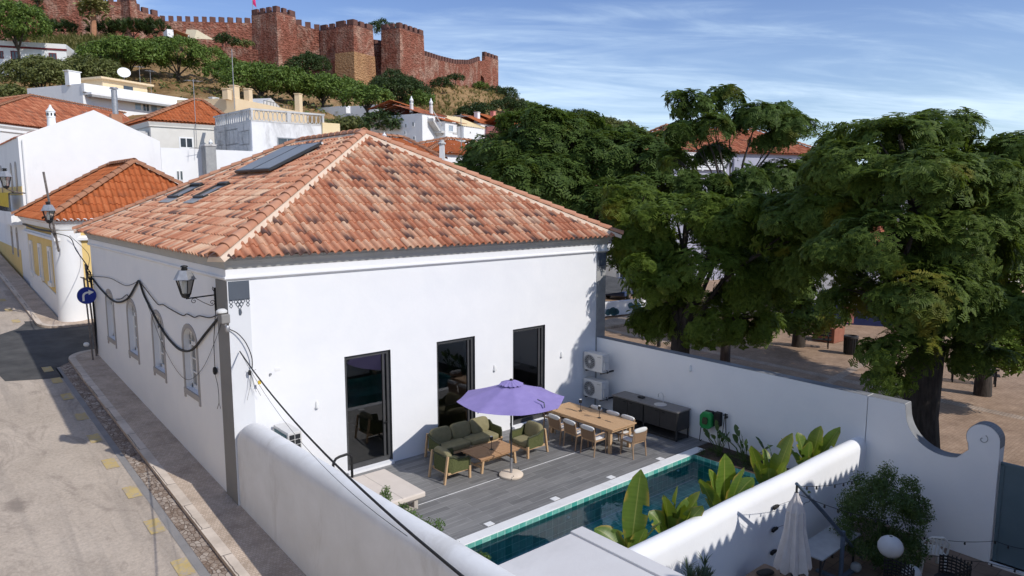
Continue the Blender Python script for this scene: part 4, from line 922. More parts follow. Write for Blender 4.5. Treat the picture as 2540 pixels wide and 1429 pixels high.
tree('jacaranda', ground_at(1815, 31, PG), [LP(1715, 262, 31, 52, 34), LP(1805, 250, 31.5, 36, 34), LP(1700, 330, 31, 46, 30), LP(1770, 318, 30.5, 48, 32), LP(1880, 292, 31, 62, 36), LP(1962, 318, 31, 56, 36), LP(1918, 350, 31.5, 40, 22), LP(1740, 490, 30.5, 62, 52), LP(1850, 460, 31, 52, 46), LP(1680, 400, 31, 44, 28), LP(1930, 440, 31.5, 58, 44), LP(1800, 530, 31, 60, 40), LP(1770, 385, 32, 40, 24)],
     'deep_leaf', 'frond', 0.38, 14, 'tall airy plaza tree with bare limbs in front of the red roof', r=0.20, fork=6.0, group='trees on the plaza', seed=12, lower=-0.55, sub=2)
tree('jacaranda', ground_at(1420, 40, PG), [LP(1240, 390, 41, 100, 60), LP(1360, 350, 40, 110, 60), LP(1420, 320, 40, 60, 36), LP(1290, 320, 41, 60, 34), LP(1480, 400, 40, 120, 75), LP(1180, 430, 41, 60, 40), LP(1340, 450, 39, 130, 75), LP(1600, 400, 39, 90, 60), LP(1550, 350, 41, 60, 38), LP(1630, 470, 38, 70, 50), LP(1500, 520, 38, 110, 75), LP(1430, 530, 40, 80, 60), LP(1585, 620, 38, 80, 70), LP(1660, 385, 39, 34, 24)],
     'deep_leaf', 'frond_far', 0.46, 8, 'broad plaza tree rising beyond the right hip of the tiled roof', r=0.4, fork=3.0, group='trees on the plaza', seed=17, lower=-0.7, sub=3)
tree('jacaranda', ground_at(2480, 27, PG), [LP(2430, 400, 28, 75, 42), LP(2500, 390, 28, 70, 38), LP(2470, 480, 27, 110, 75), LP(2560, 560, 27, 120, 90), LP(2480, 640, 26, 110, 80), LP(2540, 730, 26, 110, 80), LP(2590, 450, 28, 90, 60), LP(2490, 800, 26, 90, 60), LP(2450, 870, 25, 80, 50), LP(2540, 860, 25, 90, 60), LP(2420, 760, 26, 80, 60), LP(2430, 560, 27, 80, 60)],
     'light_leaf', 'frond_far', 0.34, 11, 'plaza tree at the right edge of the view, yellowing on top', r=0.28, fork=2.6, group='trees on the plaza', seed=23, lower=-0.7, sub=2)
tree('jacaranda', ground_at(2000, 36, PG), [LP(2030, 430, 36, 70, 50), LP(1960, 510, 36, 70, 46), LP(2060, 500, 36, 90, 60), LP(1960, 590, 36, 100, 70), LP(2060, 620, 36, 90, 70), LP(1950, 700, 36, 80, 60), LP(2085, 360, 38, 60, 32), LP(1990, 780, 35, 70, 45)],
     'jacaranda_leaf', 'frond_far', 0.44, 8, 'plaza tree half hidden between the tall airy tree and the largest tree', r=0.3, fork=2.6, group='trees on the plaza', seed=29, lower=-0.7, sub=2)
tree('jacaranda', (21.8, 0.0, PG), [(21.3, 0.2, 6.8, 1.9, 1.9, 1.4), (22.4, 1.2, 7.4, 1.8, 1.8, 1.2), (22.0, -1.4, 6.9, 1.7, 1.7, 1.2)],
     'jacaranda_leaf', 'frond_far', 0.34, 8, 'plaza tree standing right of the gate, just outside the view', r=0.3, fork=3.0, group='trees on the plaza', seed=37, lower=-0.7, sub=2)
# ---------------------------------------------------------------- terrace furniture (built at the origin, front towards -y, then placed)
def seat_shell(hw, d0, d1, z0, za, zb, th=0.03):
    # rope-woven U of arms and back
    pts = [(hw, d0)] + [(hw-0.02, d0+(d1-d0)*0.55)] + [(hw-0.14+0.14*math.cos(a), d1-0.14+0.14*math.sin(a)) for a in (0, PI/4, PI/2)]
    pts = pts + [(-x, y) for x, y in reversed(pts)]; mb = MB(); n = len(pts)
    zt = [za if y < d1-0.2 else zb for x, y in pts]
    for i in range(n-1):
        (a, b), (c, d) = pts[i], pts[i+1]; k = lambda x, y: (x*(1-th/max(hw, .1)), y-th*0.6)
        e, f = k(a, b); g, h = k(c, d)
        mb.add([(a, b, z0), (c, d, z0), (c, d, zt[i+1]), (a, b, zt[i]), (e, f, z0), (g, h, z0), (g, h, zt[i+1]), (e, f, zt[i])], [(0, 1, 2, 3), (4, 7, 6, 5), (3, 2, 6, 7), (0, 4, 5, 1)])
    return mb, pts, zt
def rope_seat(name, width, label, cat, group, nseat, nback):
    hw = width/2; t = empty(name, (0, 0, 0), label, cat, group)
    mb, pts, zt = seat_shell(hw, -0.30, 0.34, 0.24, 0.58, 0.66); obj('woven_shell', mb, 'olive_rope', t)
    m2 = MB(); m2.tube([(hw, -0.33, 0.30), (hw, -0.335, 0.50), (hw, -0.31, 0.575)] + [(x, y, z+0.01) for (x, y), z in list(zip(pts, zt))[1:-1]] + [(-hw, -0.31, 0.575), (-hw, -0.335, 0.50), (-hw, -0.33, 0.30)], 0.027, 7); obj('arm_tube', m2, 'dark_olive_tube', t, smooth=True)
    for sx in (-1, 1):
        l = MB(); l.bar((sx*(hw-0.0), -0.33, 0.0), (sx*(hw-0.0), -0.33, 0.33), 0.055); obj('leg', l, 'teak_leg', t)
        l = MB(); l.bar((sx*(hw-0.03), 0.44, 0.0), (sx*(hw-0.03), 0.33, 0.70), 0.06, 0.045); obj('leg', l, 'teak_leg', t)
    m3 = MB(); m3.box(-hw+0.02, -0.35, 0.21, hw-0.02, -0.30, 0.27); m3.box(-hw+0.02, 0.28, 0.21, hw-0.02, 0.33, 0.27); m3.box(-hw+0.02, -0.3, 0.215, -hw+0.07, 0.28, 0.265); m3.box(hw-0.07, -0.3, 0.215, hw-0.02, 0.28, 0.265); obj('seat_frame', m3, 'teak_leg', t)
    iw = width-0.10
    for i in range(nseat):
        c = MB(); w_ = iw/nseat; c.sup((-iw/2+w_*(i+.5), -0.06, 0.345), (w_*1.0, 0.60, 0.17), None, 0.28); obj('seat_cushion', c, 'olive_cushion', t, smooth=True)
    q = Matrix.Rotation(R(-16), 3, 'X')
    for i in range(nback):
        c = MB(); w_ = iw/nback; c.sup((-iw/2+w_*(i+.5), 0.22, 0.60), (w_*0.99, 0.19, 0.46), q, 0.42); obj('back_cushion', c, 'olive_cushion', t, smooth=True)
    return t
place(rope_seat('sofa', 2.12, 'olive green three-seat rope sofa with its back to the white house wall', 'sofa', None, 2, 3), (11.58, 15.5, 0), 0)
ac0 = rope_seat('armchair', 0.74, 'olive rope armchair left of the teak coffee table, its back to the viewer', 'armchair', 'rope armchairs by the coffee table', 1, 1)
ac1 = copy_tree(ac0); place(ac0, (10.27, 14.36, 0), R(90)); place(ac1, (12.95, 14.37, 0), R(-90), 'olive rope armchair on the right of the coffee table, turned towards the parasol pole')
ct = empty('coffee_table', (11.57, 14.32, 0), 'low slatted teak coffee table between the olive armchairs', 'table')
for i in range(11):
    for k in (0, 1):
        if i == 0 and k == 0: mb = MB()
        y = 13.90+0.078*i; mb.box(10.90+0.68*k, y, 0.395, 10.90+0.66+0.68*k, y+0.066, 0.42)
mb.box(10.93, 13.93, 0.35, 12.21, 13.96, 0.394); mb.box(10.93, 14.68, 0.35, 12.21, 14.71, 0.394); obj('slatted_top', mb, 'teak', ct)
for x in (10.99, 12.15):
    for y in (13.99, 14.65): mb = MB(); mb.bar((x, y, 0), (x+(0.05 if x < 11.5 else -0.05), y, 0.394), 0.06); obj('leg', mb, 'teak_leg', ct)
mb = MB(); mb.box(11.0, 14.30, 0.12, 12.14, 14.34, 0.16); mb.box(10.99, 13.99, 0.12, 11.03, 14.65, 0.16); mb.box(12.11, 13.99, 0.12, 12.15, 14.65, 0.16); obj('stretcher', mb, 'teak_leg', ct)
def table_lamp():
    t = empty('table_lamp', (0, 0, 0), 'slim black cordless lamp on the coffee table', 'lamp', 'cordless table lamps')
    m = MB(); m.cyl((0, 0, 0), (0, 0, 0.012), 0.055, n=14); obj('base', m, 'black_rubber', t); m = MB(); m.cyl((0, 0, 0.01), (0, 0, 0.27), 0.008, n=6); obj('stem', m, 'black_rubber', t)
    m = MB(); m.lathe([(0.045, 0.26), (0.045, 0.36), (0.0, 0.36)], (0, 0, 0), 12); obj('lamp_shade', m, 'black_rubber', t); m = MB(); m.cyl((0, 0, 0.361), (0, 0, 0.367), 0.04, n=12); obj('cap', m, 'white_paint', t); return t
tl = table_lamp(); l2 = copy_tree(tl); l3 = copy_tree(tl); place(tl, (11.58, 14.31, 0.42), 0); place(l2, (15.10, 14.40, 0.75), 0, 'slim black lamp on the dining table nearer the house wall'); place(l3, (15.04, 13.58, 0.75), 0, 'slim black lamp on the dining table nearer the pool')
# parasol
um = empty('parasol', (11.48, 13.38, 0), 'purple octagonal garden parasol on a round sand-coloured base', 'parasol')
ox, oy = 11.48, 13.38
mb = MB(); mb.lathe([(0.30, 0.0), (0.315, 0.02), (0.315, 0.055), (0.29, 0.075), (0.09, 0.085), (0.05, 0.085)], (ox, oy, 0), 28); b = obj('base', mb, 'umbrella_base', um, smooth=True)
for a in (0.3, 2.4, 4.1): mb = MB(); c = Vector((ox+0.31*math.cos(a), oy+0.31*math.sin(a), 0.05)); mb.tube([c+Vector((-0.03, 0.0, -0.03)), c+Vector((0.01, 0.02, 0.03)), c+Vector((0.05, 0.0, 0.0)), c+Vector((0.06, 0.03, 0.05))], 0.008, 5); obj('clamp', mb, 'black_rubber', b)
mb = MB(); mb.cyl((ox, oy, 0.08), (ox, oy, 0.48), 0.034, n=12); obj('pole_sleeve', mb, 'galvanised', um); mb = MB(); mb.cyl((ox, oy, 0.45), (ox, oy, 2.5), 0.024, n=12); mb.tube([(ox, oy, 1.32), (ox-0.05, oy-0.03, 1.34), (ox-0.06, oy-0.03, 1.42)], 0.009, 5); obj('pole', mb, 'dark_metal', um)
mb = MB(); vs = []; fs = []; NR, NA = 7, 64; APEX, RIM, RAD = 2.50, 2.04, 1.40; a0 = R(14)
for j in range(NR+1):
    f = j/NR
    for k in range(NA):
        a = a0 + 2*PI*k/NA; seg = (k % 8)/8.0; ch = math.cos(PI/8)/math.cos((seg-0.5)*PI/4); rr_ = RAD*f*(ch*0.85+0.15)*(1-0.012*math.sin(PI*seg)*f)
        sag = -0.022*math.sin(PI*seg)*f - 0.03*math.sin(PI*f); vs.append((ox+rr_*math.cos(a), oy+rr_*math.sin(a), APEX-(APEX-RIM)*f**1.08+sag))
fs = [(j*NA+k, j*NA+(k+1) % NA, (j+1)*NA+(k+1) % NA, (j+1)*NA+k) for j in range(NR) for k in range(NA)]
n0 = len(vs); vs += [(x, y, z-0.075) for x, y, z in vs[NR*NA:(NR+1)*NA]]
mb.add(vs, fs); can = obj('canopy', mb, 'umbrella_fabric', um, smooth=True)
mb = MB(); vs = []
for j, (f, dz) in enumerate(((0.02, 0.085), (0.5, 0.065), (1.0, 0.0))):
    for k in range(48): a = a0+2*PI*k/48; s_ = 0.30*f*(1+0.05*math.cos(8*(a-a0))); vs.append((ox+s_*math.cos(a), oy+s_*math.sin(a), APEX+dz-0.05-0.028*f*(1-math.cos(16*(a-a0)))/2))
mb.add(vs, [(j*48+k, j*48+(k+1) % 48, (j+1)*48+(k+1) % 48, (j+1)*48+k) for j in range(2) for k in range(48)]); obj('vent_cap', mb, 'umbrella_fabric', can, smooth=True)
mb = MB(); mb.lathe([(0.03, 2.5), (0.045, 2.54), (0.035, 2.57), (0.0, 2.58)], (ox, oy, 0), 10); obj('finial', mb, 'black_rubber', um)
for k in range(8): a = a0+2*PI*k/8; mb = MB(); mb.bar((ox+0.06*math.cos(a), oy+0.06*math.sin(a), 2.42), (ox+1.38*math.cos(a), oy+1.38*math.sin(a), RIM-0.02), 0.016); obj('rib', mb, 'dark_metal', can)
mb = MB(); a = R(-88); mb.tube([(ox+0.95*math.cos(a), oy+0.95*math.sin(a), 2.235), (ox+1.12*math.cos(a+.05), oy+1.12*math.sin(a+.05), 2.185), (ox+1.22*math.cos(a-.02), oy+1.22*math.sin(a-.02), 2.10)], 0.016, 5); obj('tie_strap', mb, 'slate_paint', can)
# dining set
dt = empty('dining_table', (15.03, 13.95, 0), 'long teak dining table with slatted top set for eight', 'table')
mb = MB(); nb_ = 13
for i in range(nb_): w_ = 1.03/nb_; mb.box(14.51+w_*i, 12.60, 0.715, 14.51+w_*(i+1)-0.005, 15.30, 0.75)
obj('slatted_top', mb, 'teak_table', dt); mb = MB(); mb.box(14.56, 12.66, 0.64, 14.60, 15.24, 0.714); mb.box(15.45, 12.66, 0.64, 15.49, 15.24, 0.714); mb.box(14.6, 12.66, 0.64, 15.45, 12.70, 0.714); mb.box(14.6, 15.2, 0.64, 15.45, 15.24, 0.714); obj('apron', mb, 'teak_leg', dt)
for x in (14.62, 15.43):
    for y in (12.78, 15.12): mb = MB(); mb.bar((x, y, 0), (x, y, 0.714), 0.085); obj('leg', mb, 'teak_leg', dt)
mb = MB(); mb.box(14.98, 13.1, 0.7505, 15.02, 13.32, 0.753); mb.box(14.98, 14.45, 0.7505, 15.02, 14.67, 0.753); mb.box(15.0, 13.0, 0.7503, 15.006, 14.8, 0.7515); obj('top_slot', mb, 'wicker', dt)
def dining_chair():
    t = empty('dining_chair', (0, 0, 0), 'wooden dining chair with white back pad on the near long side, nearest the house', 'chair', 'dining chairs round the teak table')
    for sx in (-1, 1):
        l = MB(); l.tube([(sx*0.24, -0.24, 0), (sx*0.24, -0.22, 0.62)], [0.018, 0.022], 7); obj('leg', l, 'chair_wood', t, smooth=True)
        l = MB(); l.tube([(sx*0.25, 0.27, 0), (sx*0.245, 0.22, 0.44), (sx*0.245, 0.28, 0.80)], [0.018, 0.024, 0.018], 7); obj('leg', l, 'chair_wood', t, smooth=True)
        l = MB(); l.tube([(sx*0.24, -0.24, 0.61), (sx*0.26, -0.05, 0.63), (sx*0.25, 0.25, 0.61)], 0.019, 6); obj('armrest', l, 'chair_wood', t, smooth=True)
    l = MB(); l.box(-0.235, -0.23, 0.40, 0.235, 0.22, 0.44); obj('seat_frame', l, 'chair_wood', t); l = MB(); l.sup((0, -0.01, 0.465), (0.46, 0.44, 0.06), None, 0.3, 14, 6); obj('seat_cushion', l, 'white_cushion', t, smooth=True)
    l = MB(); l.extr([(-0.23, 0.245, 0.46), (0.23, 0.245, 0.46), (0.23, 0.285, 0.78), (-0.23, 0.285, 0.78)], (0, 0.012, 0.0)); obj('sling', l, 'mesh_sling', t)
    l = MB(); l.sup((0, 0.275, 0.79), (0.5, 0.075, 0.13), None, 0.5, 14, 8); obj('back_pad', l, 'white_cushion', t, smooth=True)
    return t
dc = dining_chair()
cspec = [(14.30, 14.42, 90, None), (14.30, 13.78, 90, 'dining chair on the near long side of the teak table, middle of three'), (14.32, 13.12, 90, 'dining chair on the near long side of the teak table, closest to the pool'),
         (15.35, 14.25, -90, 'dining chair on the kitchen side of the teak table, nearest the wall units'), (15.33, 13.55, -90, 'dining chair on the kitchen side of the teak table, middle of three'), (15.33, 12.98, -90, 'dining chair on the kitchen side of the teak table, closest to the pool'),
         (15.03, 12.30, 180, 'dining chair at the pool end of the teak table, brown sling back facing the viewer'), (14.85, 15.22, 0, 'dining chair at the house end of the teak table, white pad under the parasol edge')]
allc = [dc] + [copy_tree(dc) for _ in cspec[1:]]
for c, (x, y, a, lb) in zip(allc, cspec): place(c, (x, y, 0), R(a+random.uniform(-5, 5)), lb)
# outdoor kitchen
kt = empty('outdoor_kitchen', (17.1, 13.37, 0), 'charcoal outdoor kitchen cabinet with round sink against the shaded wall', 'kitchen unit')
kx0, kx1 = 16.80, 17.42
mb = MB(); mb.box(kx0-0.02, 12.10, 0.865, kx1+0.02, 14.64, 0.90); obj('worktop', mb, 'counter_top', kt)
for i, (a, b) in enumerate(((12.13, 13.36), (13.39, 14.61))):
    mb = MB(); mb.box(kx0+0.02, a, 0.30, kx1, b, 0.864); cb = obj('cabinet', mb, 'graphite', kt)
    for j in range(2):
        c, d = a+(b-a)*j/2+0.01, a+(b-a)*(j+1)/2-0.01; m = MB(); m.box(kx0, c, 0.31, kx0+0.018, d, 0.855); dr = obj('door', m, 'graphite', cb); m = MB(); yy = d-0.12 if j == 0 else c+0.12; m.box(kx0-0.012, yy-0.05, 0.77, kx0-0.001, yy+0.05, 0.80); obj('handle', m, 'black_rubber', dr)
for x in (kx0+0.03, kx1-0.03):
    for y in (12.15, 13.37, 14.58): mb = MB(); mb.box(x-0.02, y-0.02, 0, x+0.02, y+0.02, 0.299); obj('leg', mb, 'dark_metal', kt)
mb = MB(); mb.box(kx0, 12.13, 0.04, kx1, 14.6, 0.07); obj('shelf', mb, 'graphite', kt)
mb = MB(); mb.lathe([(0.0, 0.80), (0.15, 0.80), (0.17, 0.903), (0.19, 0.908), (0.195, 0.901)], (17.08, 12.95, 0), 24); sk_ = obj('sink', mb, 'steel', kt, smooth=True)
mb = MB(); mb.tube([(17.30, 13.02, 0.9), (17.30, 13.02, 1.14), (17.27, 13.04, 1.21), (17.22, 13.08, 1.22), (17.18, 13.11, 1.18), (17.18, 13.11, 1.08)], 0.011, 7); mb.bar((17.30, 13.02, 1.08), (17.30, 12.93, 1.10), 0.012); obj('tap', mb, 'steel', sk_, smooth=True)
tag(obj('black_tray', MB().sup((17.2, 13.78, 0.925), (0.16, 0.22, 0.05), None, 0.3), 'black_rubber', smooth=True), 'small black tray lying on the kitchen worktop', 'tray')
# air conditioners
def ac_unit(label):
    t = empty('air_conditioner', (0, 0, 0), label, 'air conditioner', 'air conditioner units on the shaded wall')
    m = MB(); m.box(-0.42, -0.165, 0, 0.42, 0.165, 0.60); obj('casing', m, 'ac_plastic', t, bevel=0.015)
    m = MB(); m.lathe([(0.245, 0.0), (0.245, 0.012), (0.225, 0.02), (0.21, 0.012), (0.21, 0.0)], (0, 0, 0), 28)
    q = Matrix.Rotation(R(90), 3, 'X'); m.v = [tuple(q @ Vector(p) + Vector((-0.14, -0.166, 0.30))) for p in m.v]; g = obj('grille', m, 'galvanised', t, smooth=True)
    m = MB()
    for r_ in (0.06, 0.10, 0.14, 0.18): m.tube([(-0.14+r_*math.cos(k*PI/14), -0.178, 0.30+r_*math.sin(k*PI/14)) for k in range(29)], 0.0045, 4)
    for k in range(16): a = k*PI/8; m.bar((-0.14+0.04*math.cos(a), -0.177, 0.30+0.04*math.sin(a)), (-0.14+0.215*math.cos(a), -0.177, 0.30+0.215*math.sin(a)), 0.005)
    obj('wire_guard', m, 'ac_plastic', g); m = MB(); m.cyl((-0.14, -0.168, 0.30), (-0.14, -0.170, 0.30), 0.212, n=28); obj('fan_opening', m, 'black_grille', g)
    m = MB(); m.cyl((-0.14, -0.171, 0.30), (-0.14, -0.186, 0.30), 0.042, n=16); obj('hub', m, 'ac_plastic', g)
    m = MB()
    for i in range(8): m.box(0.20+0.02*i, -0.1665, 0.50, 0.213+0.02*i, -0.165, 0.515)
    obj('lettering', m, 'black_grille', t)
    m = MB(); m.box(0.42, -0.12, 0.10, 0.475, 0.05, 0.34); m.box(0.42, -0.10, 0.36, 0.45, 0.03, 0.50); m.box(0.421, -0.12, 0.52, 0.424, -0.02, 0.545); obj('valve_cover', m, 'ac_plastic', t, bevel=0.01)
    m = MB(); m.box(-0.35, -0.15, -0.05, -0.31, 0.5, -0.002); m.box(0.31, -0.15, -0.05, 0.35, 0.5, -0.002); m.tube([(0.46, 0, 0.1), (0.48, 0.05, -0.02), (0.2, 0.12, -0.06), (0.1, 0.12, -0.12)], 0.012, 5); obj('bracket', m, 'black_rubber', t)
    return t
a1 = ac_unit('upper of two wall air conditioners in the shaded corner by the right pilaster'); a2 = copy_tree(a1)
place(a1, (17.22, 15.72, 1.41), R(-90)); place(a2, (17.22, 15.72, 0.50), R(-90), 'lower of two wall air conditioners, just above the terrace floor')
t = empty('air_conditioner', (6.55, 15.7, 1.15), 'sunlit air conditioner behind the street wall with a dark gridded end', 'air conditioner')
mb = MB(); mb.box(6.37, 15.28, 1.18, 6.70, 16.12, 1.78); obj('casing', mb, 'ac_plastic', t, bevel=0.012)
mb = MB(); mb.box(6.355, 15.36, 1.24, 6.366, 16.04, 1.71); obj('coil', mb, 'teal_coil', t)
mb = MB()
for i in range(2):
    for k in range(4): mb.box(6.40+0.14*i, 15.268, 1.24+0.125*k, 6.52+0.14*i, 15.276, 1.345+0.125*k)
obj('end_grille', mb, 'black_grille', t); mb = MB(); mb.box(6.38, 15.5, 1.13, 6.70, 15.54, 1.178); mb.box(6.38, 15.95, 1.13, 6.70, 16.2, 1.178); obj('bracket', mb, 'galvanised', t)
# wall lights
def wall_light(p, n, label):
    t = empty('wall_light', p, label, 'wall light', 'white wall lights'); p = Vector(p); n = Vector(n); s = n.cross(Vector((0, 0, 1))); m = MB(); vs = []
    for z, r_ in ((-0.09, 0.055), (0.03, 0.04), (0.08, 0.02)):
        for k in range(9): a = PI*k/8; vs.append(p + s*(r_*math.cos(a)) + n*(r_*1.5*math.sin(a)+0.002) + Vector((0, 0, z)))
    m.add(vs, [(j*9+k, j*9+k+1, (j+1)*9+k+1, (j+1)*9+k) for j in range(2) for k in range(8)] + [tuple(range(9)), tuple(range(26, 17, -1))]); obj('shade', m, 'white_plastic', t, smooth=True); m = MB(); m.obox(p+n*0.001, (0.05, 0.05, 0.1)); obj('back_plate', m, 'white_plastic', t)
wall_light((7.52, 16.2, 2.04), (0, -1, 0), 'white wall light left of the first terrace door'); wall_light((13.23, 16.2, 2.06), (0, -1, 0), 'white wall light between the second and third doors'); wall_light((16.05, 16.2, 2.06), (0, -1, 0), 'white wall light right of the third door'); wall_light((rx(12.24), 12.24, 2.1), (-1, 0, 0), 'white wall light on the shaded wall above the kitchen')
t = empty('house_number', (6.55, 16.19, 3.1), 'thin raised white plate and hook on the sunlit wall', 'plate'); mb = MB(); mb.box(6.50, 16.188, 3.05, 6.62, 16.199, 3.12); obj('plate', mb, 'white_paint', t); mb = MB(); mb.box(6.36, 16.15, 2.98, 6.40, 16.199, 3.02); obj('hook', mb, 'galvanised', t)
# hose reel and tap
t = empty('hose_reel', (17.35, 11.45, 0.75), 'green hose reel hanging on the shaded wall beside the kitchen', 'hose reel')
mb = MB(); oc = [(11.24, 0.60), (11.32, 0.50), (11.56, 0.48), (11.64, 0.56), (11.64, 0.86), (11.55, 0.98), (11.30, 0.99), (11.24, 0.90)]; mb.extr([(17.20, y, z) for y, z in oc], (0.14, 0, 0)); obj('reel_case', mb, 'reel_green', t, bevel=0.03)
mb = MB(); mb.extr([(17.165, 11.44+(y-11.44)*0.0+ (y-11.44)*0.42, 0.74+(z-0.74)*0.42) for y, z in oc], (0.034, 0, 0)); obj('hub', mb, 'dark_olive_tube', t); mb = MB(); mb.extr([(17.345, y, z+0.02) for y, z in oc], (0.10, 0, 0)); obj('back_case', mb, 'black_rubber', t, bevel=0.03); mb = MB(); mb.box(17.30, 11.05, 0.62, 17.46, 11.22, 1.02); mb.box(17.44, 11.2, 0.7, 17.50, 11.4, 0.9); obj('wall_bracket', mb, 'black_rubber', t)
mb = MB(); mb.tube([(17.25, 11.60, 0.55), (17.24, 11.62, 0.28), (17.22, 11.62, 0.12), (17.18, 11.57, 0.10), (17.18, 11.52, 0.16)], 0.012, 5); mb.tube([(17.25, 11.40, 0.5), (17.22, 11.30, 0.2), (17.18, 11.1, 0.05), (17.1, 10.95, 0.02)], 0.012, 5); obj('hose', mb, 'black_rubber', t)
t = empty('garden_tap', (17.4, 10.9, 0.9), 'black garden tap with hoses on the shaded wall above the plants', 'tap'); mb = MB(); mb.bar((17.48, 10.9, 0.92), (17.36, 10.9, 0.92), 0.05); mb.bar((17.38, 10.83, 1.02), (17.38, 10.97, 0.98), 0.03); mb.bar((17.38, 10.9, 0.92), (17.38, 10.9, 1.04), 0.035); obj('tap_body', mb, 'black_rubber', t)
mb = MB(); mb.tube([(17.37, 10.92, 0.9), (17.36, 10.95, 0.5), (17.3, 11.0, 0.02)], 0.012, 5); mb.tube([(17.37, 10.88, 0.9), (17.38, 10.86, 0.5), (17.35, 10.7, 0.05)], 0.014, 5); obj('hose', mb, 'black_rubber', t)
t = empty('daybed', (7.9, 14.1, 0), 'low beige outdoor daybed with one flat mattress on the terrace', 'daybed'); mb = MB(); mb.box(6.65, 13.22, 0.27, 8.74, 15.07, 0.40); obj('mattress', mb, 'daybed_fabric', t, bevel=0.03)
mb = MB(); mb.box(6.70, 13.32, 0.20, 8.62, 15.0, 0.268); obj('frame', mb, 'daybed_frame', t)
for x, y in ((8.53, 13.36), (8.53, 14.92), (6.8, 13.36), (6.8, 14.92)): mb = MB(); mb.box(x-0.05, y-0.05, 0, x+0.05, y+0.05, 0.199); obj('leg', mb, 'daybed_frame', t)
mb = MB(); mb.box(8.42, 13.40, 0.0, 8.56, 14.88, 0.05); mb.box(6.8, 13.33, 0.0, 8.5, 13.40, 0.05); obj('lower_rail', mb, 'daybed_frame', t)
mb = MB(); mb.box(8.12, 13.215, 0.401, 8.13, 15.06, 0.404); obj('seam', mb, 'daybed_frame', t)
mb = MB(); a = [(7.62, 15.62, 0.0), (7.62, 15.62, 0.55), (7.635, 15.62, 0.66), (7.70, 15.62, 0.745), (7.80, 15.62, 0.775), (8.0, 15.62, 0.79), (8.09, 15.62, 0.75), (8.13, 15.62, 0.66), (8.13, 15.62, 0.0)]; mb.tube(a, 0.033, 10); tag(obj('tube_hoop', mb, 'black_rubber', smooth=True), 'black bent tube hoop standing left of the first door', 'hoop')
for i, (x, y, lb) in enumerate(((9.33, 11.62, 'white square floor light at the coping, nearest the stone ledge'), (11.35, 11.62, 'white square floor light at the coping, in line with the parasol base'), (13.35, 11.62, 'white square floor light at the coping, below the dining chairs'), (15.35, 11.60, 'white square floor light at the coping, near the shaded corner'))):
    t = empty('floor_light', (x, y, 0), lb, 'floor light', 'white square floor lights'); mb = MB(); mb.box(x-0.10, y-0.08, 0.001, x+0.10, y+0.08, 0.012); obj('cover', mb, 'white_paint', t)
for x, z, lb in ((11.35, -0.36, 'small white pool lamp on the tiled wall, leftmost of three'), (13.5, -0.34, 'small white pool lamp on the tiled wall, middle of three'), (15.6, -0.32, 'small white pool lamp on the tiled wall, rightmost of three')):
    mb = MB(); mb.sup((x, 11.17, z+0.05), (0.10, 0.05, 0.07), None, 0.8, 10, 6); tag(obj('pool_lamp', mb, 'white_paint', smooth=True), lb, 'pool lamp', 'pool lamps')
# ---------------------------------------------------------------- plants round the pool
def leaf_blade(base, direc, length, width, bend, roll=0.0, n=9, split=None):
    # one big paddle leaf: midrib curve with two wings folded into a V
    base = Vector(base); d = Vector(direc).normalized(); side = d.cross(Vector((0, 0, 1)))
    side = side.normalized() if side.length > 0.05 else Vector((1, 0, 0)); side = Matrix.Rotation(roll, 3, d) @ side; nrm = side.cross(d).normalized(); V = []; F = []; UV = []
    for i in range(n+1):
        t = i/n; c = base + d*length*t - Vector((0, 0, bend*length*t*t)) + nrm*0.0; w_ = width*(math.sin(PI*min(1, t*0.92+0.06))**0.62)*(1.0 if t < 0.97 else 0.25)
        for s, k in ((-1, 0), (-0.5, 1), (0, 2), (0.5, 3), (1, 4)): V.append(c + side*(w_*s*0.5) + nrm*(abs(s)*w_*0.13 - (0.03*math.sin(t*19+s*3)*width if abs(s) == 1 else 0)))
    for i in range(n):
        for k in range(4):
            if split and (i, k) in split: continue
            F.append((i*5+k, i*5+k+1, (i+1)*5+k+1, (i+1)*5+k)); UV.append([(k/4, i/n), ((k+1)/4, i/n), ((k+1)/4, (i+1)/n), (k/4, (i+1)/n)])
    return V, F, UV
def paddle_plant(name, base, leaves, m, label, cat, group, stem=0.02, dead=0):
    t = empty(name, base, label, cat, group); b = Vector(base); rs = random.Random(hash(label) % 97)
    for (dx, dy, h0, ddx, ddy, ddz, ln, wd, bend, roll) in leaves:
        p = b + Vector((dx*1.5+ddx*0.1, dy*1.5+ddy*0.1, h0)); V, F, UV = leaf_blade(p, (ddx, ddy, ddz), ln, wd, bend, roll, split={(5, 0)} if rs.random() < 0.5 else {(4, 3)})
        mb = MB(); mb.add(V, F, UV); l = obj('leaf', mb, m, t, smooth=True)
        mb = MB(); mb.tube([b + Vector((dx*0.3, dy*0.3, -0.1)), b.lerp(p, 0.6)+Vector((0, 0, 0.05)), p], [stem*1.6, stem*1.2, stem], 6); obj('stalk', mb, 'green_stem', l, smooth=True)
    for i in range(dead):
        a = rs.uniform(0, 6.3); V, F, UV = leaf_blade(b+Vector((0, 0, 0.25)), (math.cos(a), math.sin(a), 0.3), rs.uniform(.3, .45), 0.12, 0.9, rs.uniform(-1, 1), 7); mb = MB(); mb.add(V, F, UV); obj('dead_leaf', mb, 'dead_leaf', t)
    return t
RG, FW = rgt, fwh
def cam_dir(r_, f_, u_): d = RG*r_ + FW*f_; return (d.x, d.y, u_)
